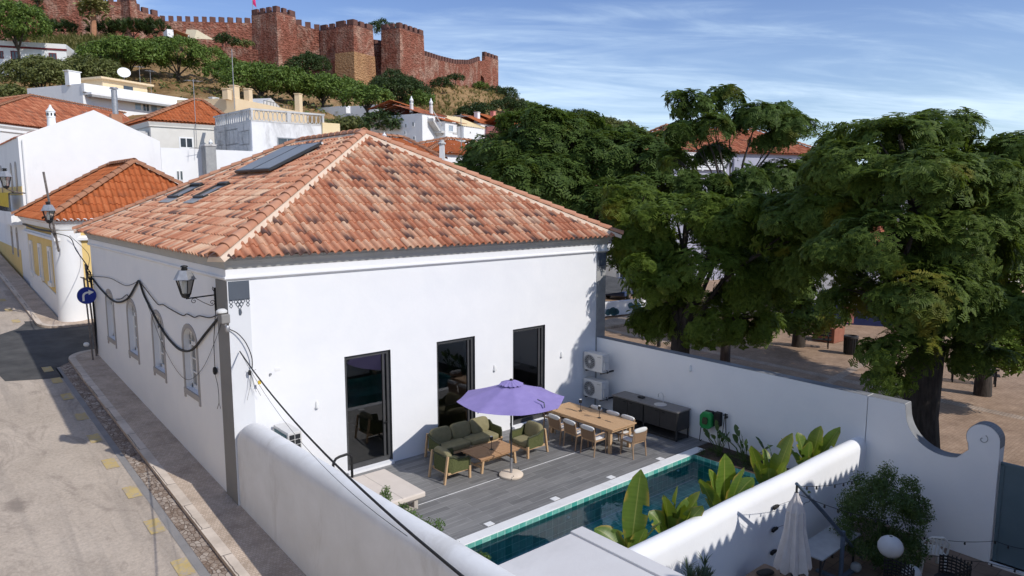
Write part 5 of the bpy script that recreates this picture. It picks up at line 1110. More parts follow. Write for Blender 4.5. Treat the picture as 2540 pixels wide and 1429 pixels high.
def ban(base, spec, label, dead=1):
    lv = []
    for (r_, f_, u_, h0, ln, wd, bend, roll) in spec: d = cam_dir(r_, f_, u_); lv.append((d[0]*0.05, d[1]*0.05, h0*1.25+0.12, d[0], d[1], d[2], ln*1.22, wd*1.35, bend, R(roll)))
    rq = random.Random(int(base[0]*100))
    for _ in range(4): a = rq.uniform(0, 6.28); tl = rq.uniform(0.15, 0.8); lv.append((0.05*math.cos(a), 0.05*math.sin(a), rq.uniform(0.75, 1.05), math.cos(a)*tl, math.sin(a)*tl*0.6, 1.0-0.4*tl, rq.uniform(0.6, 0.95), rq.uniform(0.26, 0.42), rq.uniform(0.05, 0.35), rq.uniform(-1.2, 1.2)))
    return paddle_plant('banana_plant', base, lv, 'banana_leaf', label, 'banana plant', 'banana plants along the pool wall', 0.022, dead)
by = 7.62
ban((9.30, by, 0.0), [(0.12, 0.1, 1.0, 0.75, 1.15, 0.34, 0.02, 35), (0.28, -0.1, 0.9, 0.6, 0.55, 0.3, 0.1, -40), (-0.5, 0.2, 0.5, 0.5, 0.4, 0.2, 0.3, 10)], 'banana plant with one tall bright leaf beside the shed roof')
ban((10.50, by, 0.0), [(0.38, -0.1, 1.0, 0.55, 0.95, 0.38, 0.08, 10), (-0.12, 0.05, 1.0, 0.5, 0.75, 0.36, 0.03, 50), (0.12, 0.2, 1.0, 0.5, 0.85, 0.26, 0.0, -60), (-0.8, -0.2, 0.35, 0.45, 0.5, 0.22, 0.5, 0), (0.6, 0.1, 0.3, 0.5, 0.4, 0.2, 0.5, 0)], 'banana plant with a ragged brown-edged leaf, second from the shed', 2)
ban((12.25, by, 0.0), [(-0.50, -0.1, 1.0, 0.45, 0.85, 0.30, 0.05, 30), (0.0, 0.1, 1.2, 0.5, 1.05, 0.38, 0.02, 20), (0.30, 0.0, 1.0, 0.5, 0.9, 0.30, 0.04, -50), (0.1, -0.3, 1.0, 0.4, 0.6, 0.28, 0.05, 0), (-0.2, 0.3, 0.9, 0.4, 0.5, 0.22, 0.1, 40)], 'banana plant with upright leaves at the middle of the pool wall')
ban((14.00, by, 0.0), [(-0.35, 0.0, 1.0, 0.5, 0.95, 0.30, 0.04, 40), (0.35, 0.1, 1.0, 0.55, 1.10, 0.40, 0.03, 0), (0.75, -0.2, 0.5, 0.4, 0.7, 0.30, 0.3, 10), (-0.7, 0.2, 0.5, 0.4, 0.6, 0.26, 0.4, 0), (0.5, 0.3, 0.8, 0.45, 0.6, 0.12, 0.1, 60)], 'banana plant with two broad leaves in a V before the dark pool end', 2)
ban((15.75, by, 0.0), [(-0.55, 0.1, 0.9, 0.5, 0.85, 0.30, 0.1, 20), (0.25, 0.1, 1.0, 0.6, 0.85, 0.36, 0.05, 0), (0.7, 0.1, 1.1, 0.6, 0.95, 0.28, 0.04, 20), (-0.1, -0.2, 1.0, 0.55, 0.7, 0.3, 0.1, 50), (0.4, -0.3, 0.5, 0.4, 0.6, 0.26, 0.4, 0), (-0.3, 0.3, 1.2, 0.6, 0.6, 0.15, 0.05, 0)], 'banana plant farthest along, against the shaded garden wall', 2)
def strel(base, label, seed, n=9):
    rs = random.Random(seed); lv = []
    for i in range(n): a = rs.uniform(-0.3, PI+0.3)+PI/2; tl = rs.uniform(0.1, 0.7); lv.append((0.16*math.cos(a)*tl*2, 0.2*math.sin(a)*tl*2, rs.uniform(0.35, 0.75)*(1-0.3*tl), math.cos(a)*tl, math.sin(a)*tl, 1.0-0.5*tl, rs.uniform(0.26, 0.42), rs.uniform(0.10, 0.15), 0.25*tl, rs.uniform(-1.2, 1.2)))
    return paddle_plant('strelitzia', base, lv, 'strelitzia_leaf', label, 'plant', 'dark paddle-leaved plants under the wall', 0.010)
strel((16.9, 10.75, 0.0), 'dark paddle-leaved plant right below the garden tap', 3, 8); strel((16.95, 9.95, 0.0), 'dark paddle-leaved plant in the bed, second from the tap', 5, 11); strel((16.9, 9.05, 0.0), 'dark paddle-leaved plant behind the farthest banana plants', 8, 9)
def shrub(name, base, lobes, leaf, size, dens, label, group, kind='shrub', seed=1, cat='shrub'):
    t = empty(name, base, label, cat, group); P, Nn, S = crown_points(lobes, dens, size, seed, -0.9, 0.35); V, F = scatter(P, Nn, S, kind, seed, 0.5); mesh_np('foliage', V, F, leaf, t)
    mb = MB(); b = Vector(base); rs = random.Random(seed)
    for (x, y, z, a, b_, c) in lobes:
        e = Vector((x, y, z+c*0.5)); mb.tube([b, b.lerp(e, 0.5)+Vector((rs.uniform(-.05, .05), rs.uniform(-.05, .05), 0.03)), e], [0.012, 0.009, 0.004], 5)
    obj('stem', mb, 'green_stem', t); return t
hg = 'green shrubs along the street wall'
def hshrub(pts, label, seed, X=6.45):
    lobes = []
    for px, py, r_ in pts: p = PX(px, py, X); k = p.length; d = (p-CAM).dot(fwd); lobes.append((p.x, p.y, p.z, r_*d/FPX, r_*d/FPX, r_*d/FPX))
    m = lobes[len(lobes)//2]; shrub('shrub', (m[0], m[1], -0.02), lobes, 'hedge_leaf', 0.10, 150, label, hg, 'shrub', seed)
hshrub([(955, 1232, 14), (962, 1216, 8), (945, 1240, 8)], 'small green shrub in front of the beige daybed', 2); hshrub([(1000, 1265, 12), (1022, 1283, 15), (1045, 1298, 13)], 'long low green shrub between daybed and floor light', 3); hshrub([(1080, 1308, 12), (1092, 1302, 7), (1065, 1312, 12)], 'green shrub at the deck edge nearest the first floor light', 4)
shrub('shrub', (8.12, 10.45, 0.03), [(8.15, 10.35, 0.12, 0.13, 0.16, 0.13), (8.12, 10.6, 0.08, 0.1, 0.12, 0.08)], 'hedge_leaf', 0.07, 260, 'bright green plant spilling over the stone ledge', hg, 'shrub', 6); shrub('shrub', (8.05, 11.15, 0.02), [(8.05, 11.15, 0.10, 0.09, 0.09, 0.08)], 'hedge_leaf', 0.06, 260, 'tiny green plant at the end of the pale coping', hg, 'shrub', 7)
shrub('ground_cover', (17.0, 10.9, 0), [(16.75, 10.9, 0.03, 0.4, 0.35, 0.09), (16.9, 10.1, 0.03, 0.5, 0.5, 0.09), (16.85, 9.3, 0.03, 0.45, 0.6, 0.1)], 'dark_bush_leaf', 0.06, 110, 'dark trailing plants spilling over the far pool edge', None, 'shrub', 9, 'plants')
# ---------------------------------------------------------------- neighbour's courtyard
CF = -0.65
t = empty('folded_parasol', (12.0, 6.0, 0.4), 'closed off-white parasol hanging from a slanted blue-grey pole', 'parasol')
mb = MB(); vs = []; prof = [(0.035, 1.83), (0.06, 1.72), (0.12, 1.60), (0.14, 1.50), (0.17, 1.1), (0.23, 0.75), (0.28, 0.42), (0.27, 0.36)]
for j, (r_, z) in enumerate(prof):
    for k in range(32): a = 2*PI*k/32; q = r_*(1+(0.20*min(1, j/3))*math.cos(8*a+0.25*j)+0.05*math.sin(3*a+j)); vs.append((12.0+q*math.cos(a), 6.0+q*math.sin(a), z-(0.05*math.cos(8*a) if j > 5 else 0)))
mb.add(vs, [(j*32+k, j*32+(k+1) % 32, (j+1)*32+(k+1) % 32, (j+1)*32+k) for j in range(len(prof)-1) for k in range(32)]); cn = obj('canopy', mb, 'folded_fabric', t, smooth=True)
mb = MB(); mb.add([(12.0+r_*(1+0.12*math.cos(8*a))*math.cos(a), 6.0+r_*(1+0.12*math.cos(8*a))*math.sin(a), z) for r_, z in ((0.05, 1.76), (0.155, 1.47)) for a in [2*PI*k/32 for k in range(32)]], [(k, (k+1) % 32, 32+(k+1) % 32, 32+k) for k in range(32)]); obj('top_flap', mb, 'folded_fabric', cn, smooth=True)
mb = MB(); mb.cyl((12, 6, 0.18), (12, 6, 1.98), 0.022, n=8); obj('pole', mb, 'dark_metal', t, smooth=True)
for k in range(4): a = PI/4+k*PI/2; mb = MB(); mb.bar((12+0.2*math.cos(a), 6+0.2*math.sin(a), 0.42), (12+0.21*math.cos(a), 6+0.21*math.sin(a), 0.24), 0.02); obj('rib_end', mb, 'dark_metal', t)
t = empty('parasol_stand', (14.05, 6.0, CF), 'blue-grey cantilever stand with slanted boom over the grey table', 'stand')
mb = MB(); mb.cyl((14.05, 6.0, CF), (14.05, 6.0, 0.42), 0.045, n=10); obj('mast', mb, 'blue_pole', t, smooth=True)
mb = MB(); mb.tube([(11.98, 6.0, 2.0), (12.5, 6.0, 1.60), (13.1, 6.0, 1.12), (13.7, 6.0, 0.62), (14.3, 6.0, 0.12), (14.95, 5.98, -0.45)], [0.03, 0.035, 0.04, 0.04, 0.035, 0.03], 9); obj('boom', mb, 'blue_pole', t, smooth=True)
mb = MB(); mb.box(13.55, 5.95, CF, 14.65, 6.05, CF+0.05); mb.box(14.0, 5.5, CF, 14.1, 6.5, CF+0.045); obj('foot', mb, 'blue_pole', t); mb = MB(); mb.sup((14.65, 5.95, CF+0.1), (0.2, 0.2, 0.2), None, 0.6, 10, 8); obj('weight', mb, 'grey_table', t, smooth=True)
t = empty('side_table', (14.1, 6.28, CF), 'long grey-topped metal table against the shaded pool wall', 'table'); mb = MB(); mb.box(13.25, 6.02, 0.035, 14.95, 6.62, 0.07); obj('tabletop', mb, 'grey_table', t, bevel=0.008)
for x, y in ((13.35, 6.1), (13.35, 6.54), (14.85, 6.1), (14.85, 6.54)): mb = MB(); mb.bar((x, y, CF), (x, y, 0.035), 0.035); mb.bar((x, y, -0.3), (x+(0.25 if x < 14 else -0.25), y, 0.03), 0.018); obj('leg', mb, 'dark_metal', t)
shrub('courtyard_shrub', (15.25, 5.75, CF), [(15.2, 5.75, 0.75, 0.62, 0.6, 0.48), (15.0, 5.9, 0.15, 0.72, 0.62, 0.5), (15.5, 5.55, 0.3, 0.62, 0.6, 0.55), (15.35, 5.5, -0.2, 0.65, 0.6, 0.4), (14.75, 6.1, 0.75, 0.26, 0.3, 0.42), (15.45, 5.75, 1.25, 0.16, 0.16, 0.32), (15.85, 5.45, 1.05, 0.2, 0.2, 0.22), (14.8, 6.05, 1.25, 0.14, 0.14, 0.2), (15.95, 5.3, 0.55, 0.3, 0.3, 0.3), (15.1, 5.85, 1.15, 0.2, 0.2, 0.2)], 'shrub_leaf', 0.12, 120, 'tall dark leafy shrub growing in the corner of the shaded courtyard', None, 'shrub', 14, 'shrub')
def lantern_ball(p, r_, label):
    p = Vector(p); t = empty('paper_lantern', p, label, 'lantern', 'white paper lanterns'); mb = MB(); vs = []
    for j in range(13):
        ph = -PI/2*0.9 + PI*0.9*j/12
        for k in range(20): a = 2*PI*k/20; q = r_*math.cos(ph)*(1.0 if j % 2 else 0.985); vs.append(p+Vector((q*math.cos(a), q*math.sin(a), r_*0.92*math.sin(ph))))
    mb.add(vs, [(j*20+k, j*20+(k+1) % 20, (j+1)*20+(k+1) % 20, (j+1)*20+k) for j in range(12) for k in range(20)] + [tuple(range(20))]); obj('shade', mb, 'paper_lantern', t, smooth=True)
    mb = MB(); mb.tube([p+Vector((0.045*math.cos(a), 0.045*math.sin(a), r_*0.915)) for a in [k*PI/5 for k in range(11)]], 0.008, 4); obj('top_ring', mb, 'white_plastic', t)
lantern_ball((14.35, 5.20, 0.30), 0.235, 'large white paper lantern hanging before the courtyard shrub'); lantern_ball((15.0, 5.0, -0.42), 0.185, 'smaller white paper lantern low by the plastic chair')
# plastic chair
t = empty('plastic_chair', (15.95, 4.98, CF), 'white plastic garden chair between shrub and courtyard wall', 'chair'); q = Matrix.Rotation(R(128), 3, 'Z'); O = Vector((15.98, 5.0, CF)); T = lambda x, y, z: O + q @ Vector((x, y, z))
def tadd(mb, o, name, m='white_plastic', sm=False): mb.v = [tuple(T(*v)) for v in mb.v]; return obj(name, mb, m, o, smooth=sm)
mb = MB(); mb.box(-0.22, -0.22, 0.40, 0.22, 0.22, 0.43); tadd(mb, t, 'seat')
for x, y in ((-0.2, -0.2), (0.2, -0.2), (-0.2, 0.2), (0.2, 0.2)): mb = MB(); mb.bar((x*1.25, y*1.25, 0), (x, y, 0.42), 0.05); tadd(mb, t, 'leg')
mb = MB(); mb.tube([(-0.24, 0.2, 0.42), (-0.25, 0.27, 0.7), (-0.12, 0.32, 0.84), (0.12, 0.32, 0.84), (0.25, 0.27, 0.7), (0.24, 0.2, 0.42)], 0.02, 6)
for k in range(5): x = -0.14+0.07*k; mb.bar((x, 0.22, 0.43), (x*1.1, 0.31, 0.82), 0.028, 0.012)
tadd(mb, t, 'backrest', sm=True)
for s in (-1, 1): mb = MB(); mb.tube([(s*0.25, 0.27, 0.68), (s*0.29, 0.05, 0.65), (s*0.28, -0.2, 0.62), (s*0.25, -0.25, 0.42)], 0.022, 6); tadd(mb, t, 'armrest', sm=True)
def wicker_chair(x, y, lab):
    t = empty('wicker_chair', (x, y, CF), lab, 'chair', 'dark wicker chairs'); mb = MB()
    for j in range(7): z = CF+0.35+0.065*j; mb.tube([(x+0.30*math.cos(a), y+0.30*math.sin(a), z+0.03*math.sin(a)) for a in [R(v) for v in range(-150, 61, 15)]], 0.017, 5)
    for v in range(-150, 61, 14): a = R(v); mb.bar((x+0.30*math.cos(a), y+0.30*math.sin(a), CF+0.3), (x+0.31*math.cos(a), y+0.31*math.sin(a), CF+0.79), 0.018)
    obj('backrest', mb, 'wicker', t, smooth=True); mb = MB(); mb.cyl((x, y, CF+0.36), (x, y, CF+0.42), 0.29, n=18); obj('seat', mb, 'wicker', t)
    for v in (40, 130, 220, 310): a = R(v); mb = MB(); mb.bar((x+0.26*math.cos(a), y+0.26*math.sin(a), CF), (x+0.23*math.cos(a), y+0.23*math.sin(a), CF+0.37), 0.03); obj('leg', mb, 'wicker', t)
wicker_chair(13.95, 4.93, 'dark round-backed wicker chair in front of the smaller paper lantern'); wicker_chair(14.95, 4.28, 'dark round-backed wicker chair nearest the teal gate, cut by the frame')
def string_lights(pts, n, label, sag=0.08):
    t = empty('string_lights', pts[0], label, 'string lights', 'strings of small bulbs over the courtyard'); P = []
    for a, b in zip(pts, pts[1:]):
        a, b = Vector(a), Vector(b)
        for k in range(9): f = k/8; P.append(a.lerp(b, f)-Vector((0, 0, sag*4*f*(1-f))))
    mb = MB(); mb.tube(P, 0.006, 4); obj('wire', mb, 'black_rubber', t)
    for k in range(n): p = P[int((k+0.5)/n*(len(P)-1))]; mb = MB(); mb.lathe([(0.014, 0), (0.018, -0.03), (0.022, -0.055), (0.0, -0.075)], p, 7); obj('bulb', mb, 'bulb', t, smooth=True)
string_lights([(12.0, 6.0, 1.95), (15.3, 6.1, 1.22)], 7, 'string of bulbs from above the closed parasol to the shrub, upper wire'); string_lights([(12.02, 6.0, 1.80), (15.0, 5.3, 0.55)], 6, 'string of bulbs from the closed parasol into the shrub, lower wire'); string_lights([(15.6, 5.2, 0.15), (17.02, 4.12, -0.05), (17.1, 3.2, 0.1)], 5, 'string of bulbs above the white plastic chair'); string_lights([(15.9, 5.0, -0.32), (16.9, 4.22, -0.52), (16.9, 3.4, -0.4)], 4, 'lowest string of bulbs, at the foot of the courtyard wall', 0.03)
for z, lb in ((0.92, 'topmost of three dark pegs tied on the shaded pool wall'), (0.44, 'middle of three dark pegs tied on the shaded pool wall'), (-0.05, 'lowest of three dark pegs tied on the shaded pool wall')):
    t = empty('wall_peg', (13.0, 6.93, z), lb, 'peg', 'dark pegs on the pool wall'); mb = MB(); mb.extr([(12.93, 6.90, z-0.03), (13.10, 6.90, z-0.01), (13.13, 6.90, z+0.025), (13.03, 6.90, z+0.045), (12.93, 6.90, z+0.03)], (0, 0.05, 0)); obj('peg', mb, 'wicker', t); mb = MB(); mb.tube([(13.12, 6.92, z+0.02), (13.6, 6.7, z+0.12)], 0.004, 4); obj('cord', mb, 'black_rubber', t)
t = empty('wooden_stool', (11.95, 6.45, CF), 'brown box stool below the shaded pool wall, dark sandal shape on top', 'stool'); mb = MB(); mb.box(11.55, 6.22, CF, 12.25, 6.70, 0.10); obj('box', mb, 'brown_box', t, bevel=0.04)
mb = MB(); mb.sup((11.85, 6.45, 0.14), (0.36, 0.2, 0.09), Matrix.Rotation(R(-20), 3, 'Z'), 0.7); tag(obj('black_bowl', mb, 'wicker', smooth=True), 'dark oval dish lying on the brown box stool', 'dish')
mb = MB(); mb.tube([(11.1, 6.25, 0.0), (11.2, 6.22, 0.12), (11.4, 6.2, 0.15), (11.6, 6.15, 0.13), (11.65, 6.1, -0.1)], 0.014, 6); mb.tube([(11.1, 6.25, 0.0), (11.1, 6.25, CF)], 0.014, 6); tag(obj('black_tube_frame', mb, 'black_rubber', smooth=True), 'black bent metal tube beside the brown box stool', 'frame')
t = empty('spiky_plant', (9.7, 6.5, CF), 'spiky dark green plant in front of the shaded pool wall', 'plant')
rs = np.random.RandomState(3); P = np.array([[9.65+rs.uniform(-.38, .38), 6.5+rs.uniform(-.2, .2), 0.78+rs.uniform(-.1, .12)] for _ in range(15)]); V, F = scatter(P, np.tile([0, 0, 1.0], (15, 1)), np.full(15, 0.22), 'blade', 4, 0.5); mesh_np('foliage', V, F, 'yucca_leaf', t); mb = MB()
for p in P: mb.tube([(9.65, 6.5, CF), Vector(p)-Vector((0, 0, 0.3)), p], 0.012, 5)
obj('stem', mb, 'green_stem', t)
t = empty('climbing_stems', (13.6, 6.9, CF), 'thin bare climbing stems on the shaded pool wall', 'climber'); mb = MB(); rr = random.Random(5)
for k in range(7):
    p = Vector((13.7+rr.uniform(-.2, .5), 6.93, rr.uniform(-0.3, 0.4))); P = [p]
    for _ in range(7): p = p + Vector((rr.uniform(-.12, .2), 0, rr.uniform(-.05, .16))); P.append(p)
    mb.tube(P, 0.006, 4)
obj('stem', mb, 'bark', t)

# ---------------------------------------------------------------- street furniture and wires
def lantern(c, s, label, mats=('black_rubber', 'galvanised'), name='street_lamp'):
    # six-sided lantern, c = centre of the rim
    c = Vector(c); t = empty(name, c-Vector((0, 0, 0.36*s)), label, 'street lamp', 'lantern street lamps'); A = [R(30+60*k) for k in range(6)]; ring = lambda r_, z: [c+Vector((r_*s*math.cos(a), r_*s*math.sin(a), z*s)) for a in A]
    mb = MB(); a, b = ring(0.235, 0.0), ring(0.135, 0.19); mb.add(a+b, [(i, (i+1) % 6, 6+(i+1) % 6, 6+i) for i in range(6)] + [tuple(range(6, 12))]); a, b = ring(0.26, -0.015), ring(0.235, 0.0); mb.add(a+b, [(i, (i+1) % 6, 6+(i+1) % 6, 6+i) for i in range(6)] + [tuple(range(5, -1, -1))]); cap = obj('cap', mb, mats[1], t)
    mb = MB(); mb.lathe([(0.06*s, 0.19*s), (0.075*s, 0.225*s), (0.05*s, 0.25*s), (0.085*s, 0.265*s), (0.07*s, 0.295*s), (0.0, 0.31*s)], c, 12); obj('finial', mb, mats[0], cap, smooth=True)
    mb = MB(); top, bot = ring(0.195, -0.02), ring(0.105, -0.36)
    for p, q in zip(top, bot): mb.bar(p, q, 0.018*s)
    for L_ in (top, bot):
        for i in range(6): mb.bar(L_[i], L_[(i+1) % 6], 0.018*s)
    mb.lathe([(0.11*s, -0.36*s), (0.09*s, -0.42*s), (0.03*s, -0.45*s), (0.0, -0.45*s)], c, 10); obj('frame', mb, mats[0], t)
    g = MB(); a, b = ring(0.188, -0.02), ring(0.10, -0.355); g.add(a+b, [(i, (i+1) % 6, 6+(i+1) % 6, 6+i) for i in range(6)]); obj('glass_panes', g, 'lamp_glass', t); g = MB(); g.lathe([(0.05*s, -0.33*s), (0.075*s, -0.18*s), (0.06*s, -0.06*s), (0, -0.05*s)], c, 10); obj('diffuser', g, 'white_plastic', t, smooth=True); return t
lt = lantern((4.83, 17.0, 5.32), 1.0, 'black iron lantern on a scrolled bracket at the near house corner')
mb = MB(); mb.bar((5.475, 17.0, 4.50), (5.475, 17.0, 5.06), 0.04); mb.bar((4.83, 17.0, 4.86), (5.475, 17.0, 4.89), 0.028); mb.tube([(5.45, 17, 5.05), (5.43, 17, 5.08), (5.42, 17, 5.04), (5.45, 17, 4.98)], 0.010, 5)
def spiral(cx, cz, r0, turns, a0, s=1): return [(cx+r0*(1-0.75*k/22)*math.cos(a0+s*turns*2*PI*k/22), 17.0, cz+r0*(1-0.75*k/22)*math.sin(a0+s*turns*2*PI*k/22)) for k in range(23)]
mb.tube(spiral(5.40, 4.72, 0.065, 1.2, R(-90)), 0.008, 5); mb.tube(spiral(5.00, 4.79, 0.065, 1.2, R(60), 1), 0.008, 5); mb.tube([(5.03, 17, 4.86), (5.2, 17, 4.74), (5.36, 17, 4.65), (5.42, 17, 4.65)], 0.008, 5); obj('bracket', mb, 'black_rubber', lt, smooth=True)
def wire(name, pts, r_, label, cat='cable', group='electric cables on the street wall', m='black_rubber', sub=6):
    P = [Vector(p) for p in pts]; Q = []
    for i in range(len(P)-1):
        p0, p1, p2, p3 = P[max(i-1, 0)], P[i], P[i+1], P[min(i+2, len(P)-1)]
        for k in range(sub): f = k/sub; Q.append(0.5*((2*p1)+(p2-p0)*f+(2*p0-5*p1+4*p2-p3)*f*f+(3*p1-p0-3*p2+p3)*f**3))
    Q.append(P[-1]); mb = MB(); mb.tube(Q, r_, 6); return tag(obj(name, mb, m, smooth=True), label, cat, group)
XW = 5.455
wire('wall_cable', [(XW, 30.98, 4.05), (XW, 29.4, 3.74), (XW, 27.4, 3.55), (XW, 25.6, 3.84), (XW, 24.3, 4.42), (XW, 23.85, 4.58), (XW, 23.3, 4.15), (XW, 21.7, 3.42), (XW, 20.6, 3.14), (XW, 19.8, 3.10), (XW, 18.9, 3.28), (XW, 17.8, 3.85), (XW, 16.7, 4.42)], 0.032, 'thick black cable drooping along the street wall over the arched windows')
wire('wall_cable', [(XW, 23.85, 4.59), (XW, 22.9, 4.34), (XW, 21.95, 4.10), (XW, 21.4, 4.15), (XW, 20.8, 4.11), (XW, 19.6, 4.07), (XW, 19.2, 4.16), (XW, 18.6, 4.15), (XW, 18.2, 4.24), (XW, 17.4, 4.30), (XW, 16.7, 4.48)], 0.014, 'thin wavy cable running above the two nearer arched windows')
wire('wall_cable', [(XW, 23.8, 4.56), (XW, 22.6, 3.6), (XW, 21.6, 2.9), (XW, 20.4, 2.42), (XW, 19.4, 2.38), (XW, 18.2, 2.9), (XW, 17.2, 3.7), (XW, 16.6, 4.3)], 0.006, 'thinnest black wire looping below the thick cable')
wire('wall_cable', [(XW, 31.0, 4.12), (XW, 28.0, 4.32), (XW, 25.6, 4.28), (XW, 23.9, 4.6)], 0.010, 'straight thin wire from the far wall corner to the cable peak')
wire('wall_cable', [(XW, 27.2, 3.66), (XW, 26.4, 3.76), (XW, 25.6, 3.98), (XW, 25.2, 3.95), (XW, 24.2, 4.45)], 0.014, 'short second cable strapped beside the thick one near the peak')
wire('hanging_cable', [(5.46, 16.98, 4.5), (5.46, 17.15, 4.0), (5.45, 17.2, 3.7), (5.45, 17.22, 3.1)], 0.009, 'cable hanging from the lantern bracket to a small black box', group=None)
t = empty('junction_box', (5.44, 17.2, 3.04), 'small black junction box dangling with loose wire ends', 'box'); mb = MB(); mb.sup((5.44, 17.2, 3.04), (0.09, 0.11, 0.19), None, 0.6, 10, 8); obj('box', mb, 'black_rubber', t, smooth=True); mb = MB(); mb.tube([(5.44, 17.2, 2.95), (5.44, 17.05, 2.72), (5.43, 16.98, 2.5), (5.43, 17.0, 2.3), (5.43, 17.15, 2.12)], 0.007, 4); mb.tube([(5.43, 17.0, 2.3), (5.43, 16.9, 2.18)], 0.005, 4); obj('loose_wire', mb, 'black_rubber', t)
t = empty('cable_insulator', (5.42, 16.3, 4.5), 'white-capped floodlight and clamp at the near corner of the house', 'bracket')
mb = MB(); mb.lathe([(0.0, 0.07), (0.07, 0.06), (0.12, 0.02), (0.12, -0.02), (0.05, -0.05)], (5.36, 16.25, 4.60), 14); obj('cap', mb, 'white_plastic', t, smooth=True); mb = MB(); mb.box(5.30, 16.12, 4.33, 5.50, 16.40, 4.55); obj('body', mb, 'grey_paint', t, bevel=0.03); mb = MB(); mb.tube([(5.48, 16.9, 4.45), (5.40, 16.55, 4.56), (5.36, 16.35, 4.52), (5.42, 16.1, 4.2)], 0.03, 6); mb.sup((5.42, 16.12, 4.22), (0.1, 0.12, 0.17), None, 0.6, 10, 8); obj('clamp', mb, 'galvanised', t, smooth=True)
pA = PY(595, 872, 16.12); pB = PD(1165, 1445, 6.2)
def sagline(a, b, s, n=10): a, b = Vector(a), Vector(b); return [a.lerp(b, k/n)-Vector((0, 0, 4*s*(k/n)*(1-k/n))) for k in range(n+1)]
wire('overhead_cable', sagline(pA, pB, 0.27), 0.016, 'thick black cable crossing over the white street wall towards the viewer', group=None, sub=2)
wire('overhead_cable', sagline(pA, PD(1010, 1330, 8.2), 0.42), 0.004, 'thin black wire sagging beside the thick overhead cable', group=None, sub=2)
wire('lead_in_cable', [(5.42, 16.15, 4.22), (5.62, 16.1, 4.1), (5.80, 16.08, 3.85), (5.92, 16.08, 3.5), (5.92, 16.09, 3.22)], 0.012, 'short cable curving from the corner clamp onto the grey pilaster', group=None)
t = empty('cable_joint', (5.88, 16.1, 3.2), 'knot of cut wires and a yellow tag on the grey pilaster', 'cable joint'); mb = MB(); mb.sup((5.86, 16.09, 3.14), (0.07, 0.06, 0.13), None, 0.6, 8, 6); obj('clamp', mb, 'black_rubber', t, smooth=True); mb = MB()
for dx, dz in ((-0.12, -0.65), (0.1, -0.5), (-0.02, -0.35), (0.2, -0.6), (0.12, 0.04), (-0.05, 0.1)): mb.tube([(5.88, 16.09, 3.16), (5.88+dx*0.3, 16.05, 3.16+dz*0.5), (5.88+dx, 16.06, 3.16+dz)], 0.004, 4)
obj('wire_end', mb, 'black_rubber', t); mb = MB(); mb.box(6.02, 16.03, 2.84, 6.09, 16.04, 2.93); obj('cable_tag', mb, 'yellow_cloth', t)
# road sign
zS = slope_z(30.5); t = empty('road_sign', (5.15, 30.5, zS), 'round blue road sign with white right-turn arrow on a weathered pole', 'road sign')
mb = MB(); mb.cyl((5.20, 30.53, zS), (5.10, 30.53, 4.15), 0.03, n=8); obj('pole', mb, 'old_pole', t, smooth=True); mb = MB(); mb.tube([(5.15, 30.49, 3.46), (5.15, 30.46, 3.46)], 0.315, 32); ds = obj('disc', mb, 'sign_blue', t); mb = MB(); mb.tube([(5.15, 30.5, 3.46), (5.15, 30.491, 3.46)], 0.325, 32); obj('rim', mb, 'grey_box_paint', ds)
mb = MB(); yA = 30.452; ar = [(-0.155, -0.20), (-0.085, -0.20)] + [(0.03-0.115*math.cos(a), -0.02+0.10*math.sin(a)) for a in [R(v) for v in range(0, 91, 15)]] + [(0.06, 0.08), (0.06, 0.015), (0.24, 0.115), (0.06, 0.215), (0.06, 0.15)] + [(0.03-0.185*math.cos(a), -0.02+0.17*math.sin(a)) for a in [R(v) for v in range(90, -1, -15)]]
mb.extr([(5.15+x, yA, 3.46+z) for x, z in ar], (0, 0.006, 0)); obj('arrow', mb, 'sign_white', ds)
t = empty('cable_pole', (5.40, 31.0, zS), 'dark weathered pole with bundled cables at the far house corner', 'pole'); mb = MB(); mb.cyl((5.42, 31.05, zS+0.02), (5.27, 31.0, 4.6), 0.035, n=8); obj('pole', mb, 'old_pole', t, smooth=True); mb = MB(); mb.tube([(5.44, 31.1, zS+0.1), (5.46, 31.1, 2.2), (5.44, 31.05, 3.4), (5.42, 31.0, 4.05)], 0.04, 6)
rr = random.Random(2)
for k in range(7): mb.tube([(5.30, 31.0, 4.3+rr.uniform(-.3, .3)), (5.30+rr.uniform(-.25, .25), 30.95, 4.2+rr.uniform(-.4, .3)), (5.4, 31.0, 4.0+rr.uniform(-.3, .3))], 0.018, 5)
obj('cable_bundle', mb, 'black_rubber', t, smooth=True)
mb = MB(); mb.sup((5.02, 30.55, zS+0.62), (0.2, 0.2, 0.16), None, 0.7, 10, 8); tag(obj('plastic_bag', mb, 'white_plastic', smooth=True), 'crumpled white plastic scrap tied low on the sign pole', 'bag')
